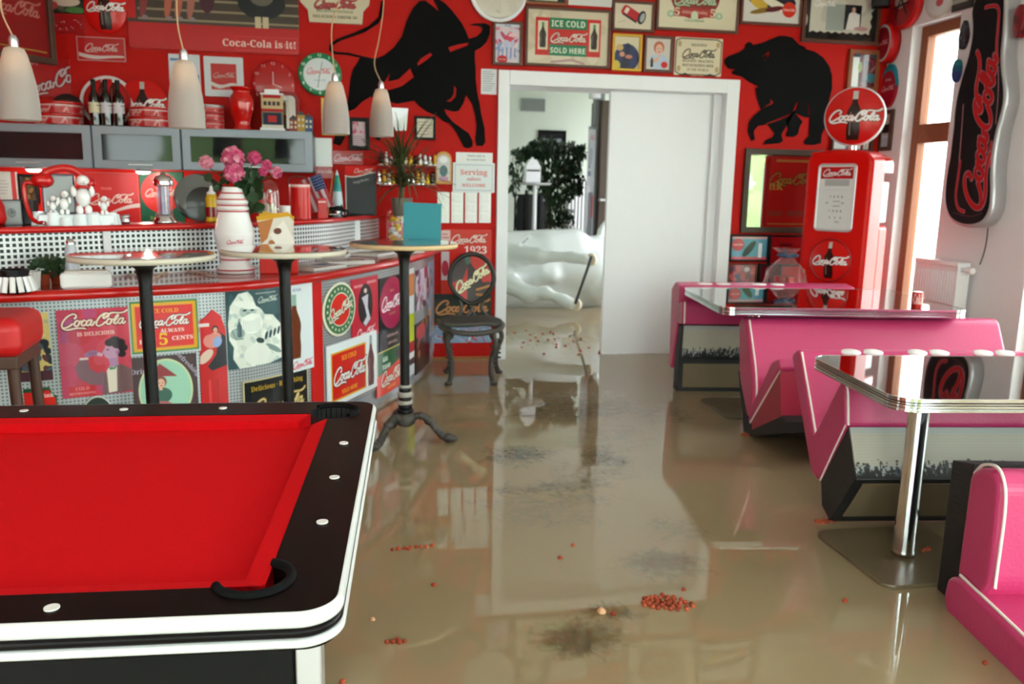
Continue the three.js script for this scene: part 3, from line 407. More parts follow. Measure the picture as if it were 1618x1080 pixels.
poster('narrow white thermometer sign with yellow and red foot', [644, 424, 653, 592], (c, w, h) => { fill(c, w, h, '#dfe3ea'); rect(c, 0, h * 0.05, w, h * 0.2, '#d88a5a'); rect(c, 0, h * 0.42, w, h * 0.26, '#c9d21e'); rect(c, 0, h * 0.68, w, h * 0.1, '#b82a30'); rect(c, 0, h * 0.84, w, h * 0.06, '#25262c'); }, { name: 'thermometer_sign', ppm: 500 });
poster('pale lilac sign of standing figures on the far curve of the bar', [656, 424, 676, 486], (c, w, h) => { fill(c, w, h, '#c3b6cc'); blotch(c, w, h, ['#8a6a80', '#d8ccd8', '#5a3a44', '#a83a50', '#3a3a3a'], 26, 21); });
poster('dark sign with an orange button low on the far curve of the bar', [655, 506, 677, 583], (c, w, h) => { fill(c, w, h, '#26302c'); ell(c, w * 0.35, h * 0.2, w * 0.3, h * 0.16, '#dc3a24'); blotch(c, w, h, ['#a86a48', '#3a2a28', '#b98a6a'], 14, 31); ell(c, w * 0.35, h * 0.2, w * 0.3, h * 0.16, '#dc3a24'); });
poster('light blue strip sign at the wall end of the bar', [677, 412, 684, 560], (c, w, h) => { fill(c, w, h, '#9fb6d4'); blotch(c, w, h, ['#c8d4e6', '#6a88b0', '#d8a890'], 20, 9); }, { ppm: 500 });

// ---------------------------------------------------------------- pool table
{
  const o = thing('pool_table', 'black pool table with red cloth and white metal trim', 'pool table', [0.032, 0, -2.305], -3.5 * D2R);
  const L = 2.35, W = 1.19, TOP = 0.8, BED = 0.768, fx0 = -L + 0.13, fx1 = -0.118, fz0 = 0.128, fz1 = W - 0.092, ym = TOP - 0.022;
  const rr2 = (x0, x1, z0, z1, r) => { const s = roundRect(x1 - x0, z1 - z0, r); return { s, x: (x0 + x1) / 2, z: (z0 + z1) / 2 }; };
  const ringPlate = (e, hole, y0, y1, bev) => { const q = rr2(-L - e, e, -e, W + e, 0.055 + e); if (hole) q.s.holes.push(hole(q)); return extrude(q.s, y1 - y0, bev, 3, 16).rotateX(-Math.PI / 2).translate(q.x, y0, q.z); };
  const pockets = [[fx1 + 0.012, fz0 - 0.012], [fx1 - 0.02, fz1 - 0.02], [fx0 - 0.012, fz0 - 0.012], [fx0 + 0.02, fz1 - 0.02]], PR = 0.062, PN = 0.056;
  // rail frame with the cloth opening and round pocket bites at the corners
  const hole = (q) => {
    const P = new THREE.Path(), X = (x) => x - q.x, Y = (z) => -(z - q.z), k = PR * 0.9;
    const arc = (i, a0, a1) => { const [cx, cz] = pockets[i]; P.absarc(X(cx), Y(cz), i % 2 ? PN : PR, a0, a1, false); };
    P.moveTo(X(fx0 + 0.1), Y(fz1)); arc(1, Math.PI * 1.116, Math.PI * 2.383); arc(0, -Math.PI * 0.562, Math.PI * 1.062); arc(2, -Math.PI * 0.062, Math.PI * 1.562); arc(3, Math.PI * 0.617, Math.PI * 1.883);
    return P;
  };
  part('rail', ringPlate(-0.006, hole, TOP - 0.06, TOP, 0.002), M.blackGloss, o);
  const outline = (e) => { const q = rr2(-L - e, e, -e, W + e, 0.06 + e); return q.s.getPoints(14).map((p) => V(p.x + q.x, 0, -p.y + q.z)); };
  const band = (name, e, y, ry, m) => { // half-round trim running round the table
    const P = outline(e), s = []; for (let i = 0; i < 9; i++) { const a = -Math.PI / 2 + i / 8 * Math.PI; s.push([Math.cos(a) * 0.009, Math.sin(a) * ry + y]); }
    const g = new THREE.BufferGeometry(), pos = [], idx = [], n = P.length;
    for (let i = 0; i < n; i++) { const a = P[(i + n - 1) % n], b = P[(i + 1) % n], d = b.clone().sub(a).normalize(); for (const [r, yy] of s) pos.push(P[i].x + -d.z * -1 * -r, yy, P[i].z + d.x * r); }
    for (let i = 0; i < n; i++) for (let k = 0; k < 8; k++) { const a = i * 9 + k, b = ((i + 1) % n) * 9 + k; idx.push(a, b, a + 1, b, b + 1, a + 1); }
    g.setAttribute('position', new THREE.Float32BufferAttribute(pos, 3)); g.setIndex(idx); g.computeVertexNormals(); g.setAttribute('uv', new THREE.Float32BufferAttribute(new Float32Array(pos.length / 3 * 2), 2));
    return part(name, g, m, o);
  };
  band('upper_trim', -0.006, TOP - 0.012, 0.0125, M.trim); band('groove', -0.008, TOP - 0.032, 0.009, M.blackGloss); band('lower_trim', -0.005, TOP - 0.047, 0.0075, M.trim);
  const q = rr2(-L + 0.06, -0.069, 0.06, W - 0.03, 0.01), body = extrude(q.s, 0.24, 0, 1).rotateX(-Math.PI / 2).translate(q.x, TOP - 0.055 - 0.24, q.z);
  part('apron', body, M.black, o); part('corner_trim', [span(-0.068, -0.03, TOP - 0.3, TOP - 0.054, W - 0.075, W - 0.03, 0.004)], M.alu, o);
  for (const [x, z] of [[-0.21, W - 0.15], [-0.21, 0.18], [-L + 0.18, W - 0.15], [-L + 0.18, 0.18]]) { const g = box(0.12, TOP - 0.06 + 0.06, 0.12, 0, 0, 0, 0.012); const l = part('leg', g, M.alu, o); l.position.set(x, (TOP - 0.12) / 2, z); }
  part('bed_cloth', box(fx1 - fx0, 0.02, fz1 - fz0, (fx0 + fx1) / 2, BED - 0.012, (fz0 + fz1) / 2), M.felt, o);
  // rubber cushions under cloth: wedge from rail down to the nose
  const cush = (a, b, inn, e1 = 0.03, e2 = 0.03) => { // a,b ends on the rail edge; inn = inward unit vector
    const n = 0.036, L0 = Math.hypot(b[0] - a[0], b[1] - a[1]), ux = (b[0] - a[0]) / L0, uz = (b[1] - a[1]) / L0, c1 = [a[0] + inn[0] * n + ux * e1, a[1] + inn[1] * n + uz * e1], c2 = [b[0] + inn[0] * n - ux * e2, b[1] + inn[1] * n - uz * e2];
    const A = V(a[0], TOP - 0.001, a[1]), B = V(b[0], TOP - 0.001, b[1]), C = V(c2[0], TOP - 0.008, c2[1]), D = V(c1[0], TOP - 0.008, c1[1]);
    const E = V(c1[0] - inn[0] * 0.014, BED - 0.003, c1[1] - inn[1] * 0.014), F = V(c2[0] - inn[0] * 0.014, BED - 0.003, c2[1] - inn[1] * 0.014), G = V(a[0], BED - 0.003, a[1]), H = V(b[0], BED - 0.003, b[1]);
    const t = []; const quad = (p, q2, r, s) => t.push(p, q2, r, p, r, s); quad(A, B, C, D); quad(D, C, F, E); quad(A, D, E, G); quad(B, H, F, C);
    const g = new THREE.BufferGeometry().setFromPoints(t); g.setAttribute('uv', new THREE.Float32BufferAttribute(new Float32Array(t.length * 2), 2)); g.computeVertexNormals(); return part('cushion', g, M.felt2, o);
  };
  M.felt2 = M.felt.clone(); M.felt2.side = THREE.DoubleSide;
  const k = 0.046; cush([fx0 + k, fz0], [fx1 - k, fz0], [0, 1]); cush([fx1, fz0 + k], [fx1, fz1 - 0.002], [-1, 0], 0.03, 0.03); cush([fx1 - 0.002, fz1], [fx0 + 0.002, fz1], [0, -1], 0.03, 0.03); cush([fx0, fz1 - 0.002], [fx0, fz0 + k], [1, 0]);
  pockets.forEach(([x, z], i) => { const sx = i < 2 ? 1 : -1, sz = i % 2 ? 1 : -1, p = [], R0 = i % 2 ? PN : PR, sw = i % 2 ? 1.99 : 1.62, a0 = Math.atan2(sz, sx);
    for (let j = 0; j <= 20; j++) { const a = a0 - sw + j / 20 * 2 * sw; p.push([x + Math.cos(a) * R0, TOP + 0.002, z + Math.sin(a) * R0]); }
    const r = part('pocket', tube(p, 0.0075, 40, 8), M.soft, o); const c = new THREE.Mesh(merge(new THREE.LatheGeometry([[R0, TOP], [R0, TOP - 0.05], [0.001, TOP - 0.05]].map(([a, b]) => new THREE.Vector2(a, b)), 28, i % 2 ? sx * Math.PI / 4 - 1.25 : 0, i % 2 ? 2.5 : Math.PI * 2).translate(x, 0, z)), M.blackMatte); c.name = 'pocket_cup'; r.add(c); });
  const ds = []; for (const d of [0.27, 0.525, 0.775, 1.05, 1.3, 1.55]) { ds.push([-0.135 - d, 0.062]); ds.push([-0.135 - d * 1.0, W - 0.045]); }
  for (const t of [0.24, 0.5, 0.76]) ds.push([-0.058, fz0 + (fz1 - fz0) * (0.05 + t * 0.93)]);
  for (const [x, z] of ds) { const g = cyl(0.0105, 0.0105, 0.003, x, TOP - 0.001, z, 20); part('rail_marker', g, M.tuft, o); }
}

// ---------------------------------------------------------------- bar tables
function barTable(c, label, edge) {
  const o = thing('bar_table', label, 'bar table', [c.x, 0, c.z], 0, 'tall round bar tables by the counter'), H = 1.1, R = 0.285;
  part('table_top', lathe([[0.0001, H], [R - 0.006, H], [R, H - 0.006], [R - 0.02, H - 0.012], [0.0001, H - 0.012]], 56), M.tableTop, o);
  part('table_edge', lathe([[R - 0.02, H - 0.002], [R + 0.001, H - 0.003], [R + 0.003, H - 0.012], [R, H - 0.026], [R - 0.02, H - 0.027]], 56), edge, o);
  part('pole', lathe([[0.001, H - 0.027], [0.075, H - 0.027], [0.07, H - 0.04], [0.036, H - 0.065], [0.03, H - 0.1], [0.0265, H - 0.13], [0.0265, 0.31], [0.001, 0.31]], 24), M.iron, o);
  const ring = (y, r, h, m) => part('collar', lathe([[0.02, y - h / 2], [r * 0.92, y - h / 2], [r, y - h * 0.25], [r, y + h * 0.25], [r * 0.92, y + h / 2], [0.02, y + h / 2]], 24), m, o);
  ring(0.31, 0.037, 0.016, M.wornLight); ring(0.29, 0.034, 0.024, M.iron); ring(0.265, 0.041, 0.028, M.wornLight); ring(0.24, 0.036, 0.02, M.iron); ring(0.22, 0.043, 0.022, M.wornLight); ring(0.197, 0.038, 0.024, M.iron); ring(0.172, 0.046, 0.026, M.iron);
  part('hub', lathe([[0.001, 0.16], [0.05, 0.16], [0.062, 0.135], [0.055, 0.1], [0.035, 0.085], [0.001, 0.08]], 24), M.worn, o);
  for (let k = 0; k < 3; k++) {
    const a = 0.25 + k * 2.0944, P = [[0.03, 0.13], [0.09, 0.145], [0.14, 0.115], [0.18, 0.065], [0.215, 0.03], [0.255, 0.022]].map(([r, y]) => V(r * Math.cos(a), y, r * Math.sin(a)));
    const g = [tube(P, 0.021, 30, 8)]; for (const [r, y, q] of [[0.135, 0.118, 0.027], [0.245, 0.026, 0.03], [0.27, 0.02, 0.024], [0.2, 0.045, 0.022]]) g.push(ball(q, r * Math.cos(a), y, r * Math.sin(a), 1.1, 0.85, 1.1, 12));
    for (let j = 0; j < 6; j++) { const t = 0.2 + j * 0.11, u = t * 5, i = Math.min(4, u | 0), p = P[i].clone().lerp(P[i + 1], u - i); g.push(new THREE.TorusGeometry(0.021, 0.005, 6, 14).rotateY(Math.PI / 2 - a).translate(p.x, p.y, p.z)); }
    part('leg', g, M.worn, o);
  }
  return o;
}
barTable(V(0.22, 0, -4.49), 'tall bar table right of the pool table, with pale wooden edge and teal menu card', M.plyEdge);
barTable(V(-0.36, 0, -4.01), 'middle tall bar table, its black pole in front of the bearded man sign', M.marble);
barTable(V(-0.9, 0, -3.69), 'leftmost tall bar table, its black pole crossing the five cents sign', M.marble);
{ const p = atZ(667, 371, -4.66); const m = mesh('menu_card', 'square teal menu card standing on the right-hand bar table', 'menu card', box(0.21, 0.205, 0.006, 0, 0.1, 0, 0.002), M.teal); m.position.set(p.x, 1.101, -4.68); m.rotation.set(-0.06, -0.1, -0.03); }

// ---------------------------------------------------------------- iron chair by the doorway
{
  const o = thing('cast_iron_chair', 'dark cast iron chair with round lettered back standing left of the doorway', 'chair', [0.8, 0, -6.13], -0.12);
  const ringP = []; for (let i = 0; i < 40; i++) { const a = i / 40 * 6.283, y = Math.sin(a), x = Math.cos(a); ringP.push([x * 0.165 * (y < 0 ? 1 - 0.32 * y * y : 1), 0.72 + y * 0.185, 0]); }
  part('back_ring', tube(ringP, 0.017, 80, 10, true), std('#231d1b', 0.5), o);
  const r = art(0.3, 0.3, (c, w, h) => { fill(c, w, h, '#b8261f'); c.fillStyle = '#3a2a2c'; poly(c, '#3a2a2c', 0, 0, w * 0.5, 0, w * 0.3, h * 0.5, 0, h * 0.6); c.save(); c.translate(w * 0.36, h * 0.02); c.rotate(-0.4); bottle(c, 0, 0, h * 1.1, '#2c1d1c', '#31584a'); c.restore(); poly(c, '#33241f', w * 0.4, h * 0.6, w, h * 0.55, w, h, w * 0.4, h); line(c, '#a86a34', h * 0.05, w * 0.62, h * 0.72, w, h * 0.62); line(c, '#a86a34', h * 0.05, w * 0.62, h * 0.82, w, h * 0.86); c.save(); c.translate(w * 0.5, h * 0.5); c.rotate(-0.52); logo(c, 0, 0, w * 0.92, '#e6dcb4', '#4a3a28', 0.7); c.restore(); }, 600);
  part('back_plate', planarUV(extrude(shapeOf(ringP.map(([x, y]) => [x * 0.97, (y - 0.72) * 0.97 + 0.72])), 0.008).translate(0, 0, -0.004), r), r.mats.gloss, o, true);
  part('back_support', [tube([[-0.09, 0.56, 0], [-0.075, 0.5, 0.0], [-0.1, 0.43, 0.01]], 0.013), tube([[0.09, 0.56, 0], [0.075, 0.5, 0.0], [0.13, 0.43, 0.01]], 0.013), tube([[-0.06, 0.56, 0], [0, 0.5, 0], [-0.03, 0.44, 0.01]], 0.01), tube([[0.06, 0.56, 0], [0.0, 0.5, 0], [0.03, 0.44, 0.01]], 0.01)], M.worn, o);
  for (let k = 0; k < 7; k++) { const z = 0.02 + k * 0.05, w = 0.16 + 0.06 * Math.sin((k + 0.6) / 7 * 3.0); part('seat_slat', tube([[-w, 0.425, z], [-w * 0.5, 0.437 - k * 0.002, z + 0.01], [0, 0.43, z + 0.014], [w * 0.5, 0.437, z + 0.01], [w, 0.425, z]], 0.017, 24, 6), M.worn, o); }
  part('seat_rim', tube([[-0.19, 0.41, 0.02], [-0.23, 0.4, 0.17], [-0.16, 0.385, 0.34], [0, 0.37, 0.38], [0.16, 0.385, 0.34], [0.23, 0.4, 0.17], [0.19, 0.41, 0.02]], 0.02, 50, 8), M.worn, o);
  for (const [x, z, f] of [[-0.15, 0.33, 1], [0.15, 0.33, 1], [-0.17, 0.03, -0.6], [0.2, 0.03, -0.6]]) {
    const g = [tube([[x * 0.9, 0.39, z * 0.95], [x * 1.15, 0.3, z + 0.02 * f], [x * 0.95, 0.17, z], [x * 0.95, 0.07, z + 0.03 * f], [x * 1.05, 0.012, z + 0.06 * f]], 0.018, 28, 8), ball(0.024, x * 1.07, 0.014, z + 0.065 * f, 1.2, 0.8, 1.2, 10), ball(0.027, x * 1.02, 0.345, z * 0.97)];
    for (let j = 0; j < 5; j++) g.push(new THREE.TorusGeometry(0.019, 0.005, 6, 14).rotateX(Math.PI / 2).translate(x * (1.02 - 0.0 * j), 0.13 + j * 0.035, z)); part('leg', g, M.worn, o);
  }
}

// ---------------------------------------------------------------- diner booths and tables
const extX = (poly2, len, bev = 0.012) => extrude(shapeOf(poly2.map(([z, y]) => [-z, y])), len, bev, 4).rotateY(Math.PI / 2);
function smooth(poly2, r = 0.02) {         // round a profile's corners
  const out = [], n = poly2.length;
  for (let i = 0; i < n; i++) {
    const p = poly2[i], a = poly2[(i + n - 1) % n], b = poly2[(i + 1) % n], la = Math.hypot(a[0] - p[0], a[1] - p[1]), lb = Math.hypot(b[0] - p[0], b[1] - p[1]), q = Math.min(r, la * 0.45, lb * 0.45);
    const A = [p[0] + (a[0] - p[0]) / la * q, p[1] + (a[1] - p[1]) / la * q], B = [p[0] + (b[0] - p[0]) / lb * q, p[1] + (b[1] - p[1]) / lb * q];
    for (let k = 0; k <= 4; k++) { const t = k / 4, u = 1 - t; out.push([u * u * A[0] + 2 * u * t * p[0] + t * t * B[0], u * u * A[1] + 2 * u * t * p[1] + t * t * B[1]]); }
  }
  return out;
}
const stained = (seedv) => canvasTex(512, 256, (c, w, h) => { // grey laminate with tide lines and black wet streaks at its foot
  fill(c, w, h, '#a9aba8'); rect(c, 0, h * 0.12, w, h * 0.62, '#b3ad9e'); for (let i = 0; i < 9; i++) line(c, 'rgba(90,84,72,' + (0.12 + 0.1 * rnd()) + ')', 1.2, 0, h * (0.15 + i * 0.06 + 0.02 * rnd()), w, h * (0.15 + i * 0.06 + 0.02 * rnd()));
  for (let i = 0; i < 1500; i++) { const x = rnd() * w, t = Math.sqrt(rnd()); c.globalAlpha = 0.75; rect(c, x, h * (0.6 + 0.38 * t), rr(1, 4), rr(3, h * 0.15), '#17181a'); } c.globalAlpha = 1; rect(c, 0, h * 0.95, w, h * 0.05, '#141416');
});
const stainMat = new THREE.MeshPhysicalMaterial({ map: stained(1), roughness: 0.4 });
const grainBlack = std('#1b1b1d', 0.55, { bumpMap: rep(nGrain, 3), bumpScale: 0.0025 });
const boothSide = std('#6f5f47', 0.6, { bumpMap: rep(nFine, 2), bumpScale: 0.001 });
function quadUV(w, h, d = 0.008) { const g = new THREE.BoxGeometry(w, h, d); return g; }
function panelOn(name, a, b, x0, x1, mat, o, d = 0.008, keep = true) {  // thin board lying on the profile edge a (top) -> b (foot)
  const [za, ya] = a, [zb, yb] = b, h = Math.hypot(za - zb, ya - yb), g = quadUV(x1 - x0, h, d).translate(0, 0, d / 2 + 0.001);
  const up = V(0, ya - yb, za - zb).normalize(), nx = V(1, 0, 0), nz = nx.clone().cross(up); const m = part(name, g, mat, o, keep);
  m.quaternion.setFromRotationMatrix(new THREE.Matrix4().makeBasis(nx, up, nz)); m.position.set((x0 + x1) / 2, (ya + yb) / 2, (za + zb) / 2); return m;
}
const pipe = (o, pts, r = 0.0055) => part('piping', tube(pts, r, 30, 6), M.pipingWhite, o);
function tufts(o, y, z, x0, n, pitch, skip) { for (let i = 0; i < n; i++) { if (skip(i)) continue; part('channel_pad', ball(0.5, x0 + (i + 0.5) * pitch, y, z, pitch * 0.98, 0.034, 0.08, 16), M.tuft, o); } }
{ // upturned booth bench facing us behind the near diner table
  const z0 = -3.2, P = (l) => l.map(([z, y]) => [z - z0, y]), o = thing('booth_bench', 'pink booth bench tipped back behind the near diner table, its stained base showing', 'bench', [1.975, 0, z0], -7 * D2R), L = 1.75;
  part('backrest', extX(smooth(P([[-3.63, 0.63], [-3.56, 0.672], [-3.525, 0.645], [-3.21, 0.185], [-3.225, 0.135], [-3.3, 0.15]]), 0.03), L, 0.016), M.pink, o);
  part('seat', extX(smooth(P([[-3.32, 0.31], [-3.085, 0.632], [-3.05, 0.6], [-3.01, 0.455], [-3.2, 0.15], [-3.25, 0.16]]), 0.022), L, 0.014), M.pink, o);
  part('base', extX(P([[-3.0, 0.452], [-2.9, 0.26], [-3.09, 0.004], [-3.18, 0.04], [-3.21, 0.15]]), L - 0.02, 0.003).translate(0.01, 0, 0), grainBlack, o);
  panelOn('front_panel', ...P([[-3.0, 0.45], [-2.9, 0.262]]), 0.012, L - 0.01, stainMat, o);
  panelOn('underside_panel', ...P([[-2.915, 0.24], [-3.062, 0.042]]), 0.05, L - 0.04, boothSide, o, 0.004);
  pipe(o, P([[-3.54, 0.66], [-3.4, 0.46], [-3.215, 0.19]]).map(([z, y]) => [0.012, y, z + 0.006])); pipe(o, P([[-3.075, 0.63], [-3.05, 0.602], [-3.012, 0.458]]).map(([z, y]) => [0.012, y, z + 0.004])); pipe(o, P([[-3.2, 0.15], [-3.012, 0.456]]).map(([z, y]) => [0.002, y, z]), 0.004);
  tufts(o, 0.655, -3.555 - z0, 0.2, 12, 0.108, (i) => i % 3 === 2);
}
{ // middle bench
  const z0 = -4.4, P = (l) => l.map(([z, y]) => [z - z0, y]), o = thing('booth_bench', 'pink booth bench with a wide smooth backrest between the two diner tables', 'bench', [2.195, 0, z0], -6 * D2R), L = 1.56;
  part('backrest', extX(smooth(P([[-4.61, 0.62], [-4.56, 0.672], [-4.49, 0.665], [-4.31, 0.34], [-4.29, 0.13], [-4.36, 0.1], [-4.53, 0.3]]), 0.035), L, 0.02), M.pink, o);
  part('seat', extX(smooth(P([[-4.34, 0.15], [-4.06, 0.5], [-3.97, 0.535], [-3.945, 0.485], [-4.33, 0.075]]), 0.02), L, 0.014), M.pink, o);
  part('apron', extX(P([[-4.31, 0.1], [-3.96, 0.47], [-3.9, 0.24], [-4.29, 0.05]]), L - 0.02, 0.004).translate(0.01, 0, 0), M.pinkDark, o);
  part('base', extX(P([[-4.585, 0.33], [-4.52, 0.33], [-4.36, 0.1], [-4.28, 0.07], [-3.93, 0.25], [-3.83, 0.23], [-3.82, 0.175], [-4.38, -0.02], [-4.43, 0.0]]), L - 0.03, 0.003).translate(0.012, 0, 0), grainBlack, o);
  pipe(o, P([[-4.475, 0.66], [-4.3, 0.345], [-4.275, 0.16]]).map(([z, y]) => [0.016, y, z + 0.006])); pipe(o, P([[-4.32, 0.085], [-3.95, 0.475]]).map(([z, y]) => [0.006, y, z + 0.004]));
}
{ // far bench
  const z0 = -5.34, P = (l) => l.map(([z, y]) => [z - z0, y]), o = thing('booth_bench', 'far pink booth bench on a black base in front of the framed pictures', 'bench', [2.165, 0, z0 - 0.07], -7 * D2R), L = 1.25;
  part('backrest', extX(smooth(P([[-5.62, 0.7], [-5.52, 0.762], [-5.37, 0.745], [-5.38, 0.5], [-5.5, 0.13], [-5.58, 0.13]]), 0.03), L, 0.016), M.pink, o);
  part('seat', extX(smooth(P([[-5.42, 0.62], [-5.28, 0.65], [-5.265, 0.6], [-5.265, 0.49], [-5.5, 0.47]]), 0.02), L, 0.014), M.pink, o);
  part('base', extX(P([[-5.33, 0.475], [-5.345, 0.23], [-5.345, -0.03], [-5.46, -0.03], [-5.46, 0.475]]), L - 0.02, 0.003).translate(0.01, 0, 0), grainBlack, o);
  panelOn('front_panel', ...P([[-5.33, 0.475], [-5.345, 0.235]]), 0.03, L - 0.01, stainMat, o); panelOn('underside_panel', ...P([[-5.345, 0.2], [-5.345, 0.03]]), 0.045, L - 0.04, boothSide, o, 0.004);
  pipe(o, [[0.012, 0.65, 0.068], [0.012, 0.5, 0.083]]); tufts(o, 0.745, -5.45 - z0, 0.13, 6, 0.13, (i) => i % 3 === 2);
}
{ // toppled bench at the near right
  const z0 = -2.4, P = (l) => l.map(([z, y]) => [z - z0, y]), o = thing('booth_bench', 'toppled pink booth bench at the near right corner lying on its back', 'bench', [2.0, 0, z0], -10 * D2R), L = 1.75;
  part('base', extX(P([[-2.475, -0.03], [-2.475, 0.485], [-2.345, 0.515], [-2.33, -0.03]]), L, 0.004).translate(0.015, 0, 0), grainBlack, o);
  part('seat', extX(smooth(P([[-2.345, 0.1], [-2.34, 0.485], [-2.3, 0.52], [-2.205, 0.545], [-2.165, 0.5], [-2.15, 0.17], [-2.2, 0.1]]), 0.04), L, 0.022), M.pink, o);
  part('backrest', extX(smooth(P([[-2.36, 0.02], [-2.345, 0.115], [-2.28, 0.135], [-1.62, 0.105], [-1.56, 0.05], [-1.6, -0.03], [-2.3, -0.04]]), 0.035), L, 0.02).translate(-0.03, 0, 0), M.pink, o);
  pipe(o, P([[-2.33, 0.487], [-2.29, 0.53], [-2.205, 0.548], [-2.158, 0.5], [-2.143, 0.17]]).map(([z, y]) => [0.013, y, z])); pipe(o, P([[-2.3, 0.138], [-1.62, 0.108]]).map(([z, y]) => [-0.01, y, z]));
}
function dinerTable(c, W, D, H, turn, label, poles) {
  const o = thing('diner_table', label, 'table', [c[0], 0, c[1]], turn, 'chrome edged diner tables'), r = 0.085;
  part('table_top', extrude(roundRect(W - 0.01, D - 0.01, r), 0.03, 0.002, 2, 10).rotateX(-Math.PI / 2).translate(0, H - 0.03, 0), M.dinerTop, o);
  const ribs = []; for (const [y, h, e] of [[H - 0.012, 0.013, 0.002], [H - 0.022, 0.006, -0.001], [H - 0.032, 0.008, 0.002], [H - 0.038, 0.004, -0.001], [H - 0.046, 0.008, 0.002]]) { const s = roundRect(W + 2 * e, D + 2 * e, r + e); s.holes.push(new THREE.Path(roundRect(W - 0.012, D - 0.012, r).getPoints(10).reverse())); ribs.push(extrude(s, h, 0.001, 1, 10).rotateX(-Math.PI / 2).translate(0, y, 0)); }
  part('metal_edge', ribs, M.chrome, o);
  part('underside', extrude(roundRect(W - 0.03, D - 0.03, r), 0.016).rotateX(-Math.PI / 2).translate(0, H - 0.046, 0), M.blackMatte, o);
  for (const x of poles) {
    part('pedestal', lathe([[0.001, 0.02], [0.043, 0.02], [0.041, 0.035], [0.0395, 0.05], [0.0395, H - 0.07], [0.07, H - 0.062], [0.075, H - 0.046], [0.001, H - 0.046]], 32).translate(x, 0, 0), M.chrome, o);
    part('foot_plate', extrude(roundRect(0.5, 0.5, 0.05), 0.016, 0.003).rotateX(-Math.PI / 2).rotateY(0.12).translate(x + 0.02, 0.0, -0.02), std('#6a5c45', 0.3, { metalness: 0.1 }), o);
  }
  return o;
}
dinerTable([2.83, -4.83], 1.46, 1.0, 0.74, -8.6 * D2R, 'far diner table with chrome edge in front of the red pump', [-0.38, 0.38]);
dinerTable([2.495, -2.66], 1.45, 0.73, 0.735, -7 * D2R, 'near diner table with chrome edge and shiny chrome leg at right', [-0.44, 0.36]);
{ const p = atY(1448, 486, 0.737); const r = art(0.2, 0.09, (c, w, h) => { fill(c, w, h, '#b81b18'); rect(c, 0, h * 0.62, w, h * 0.14, '#dcdcdc'); T(c, 'Coca-Cola', w * 0.25, h * 0.35, h * 0.25, '#f2e8e4', 'serif'); T(c, 'Coca-Cola', w * 0.75, h * 0.35, h * 0.25, '#f2e8e4', 'serif'); });
  const o = thing('drink_can', 'small red and silver drink can on the far diner table', 'can', V(p.x, 0.736, p.z)); part('can_body', wrapUV(lathe([[0.001, 0], [0.027, 0], [0.031, 0.008], [0.031, 0.088], [0.026, 0.097]], 24), r), r.mats.gloss, o, true); part('can_lid', cyl(0.026, 0.026, 0.002, 0, 0.095, 0), M.alu, o); }

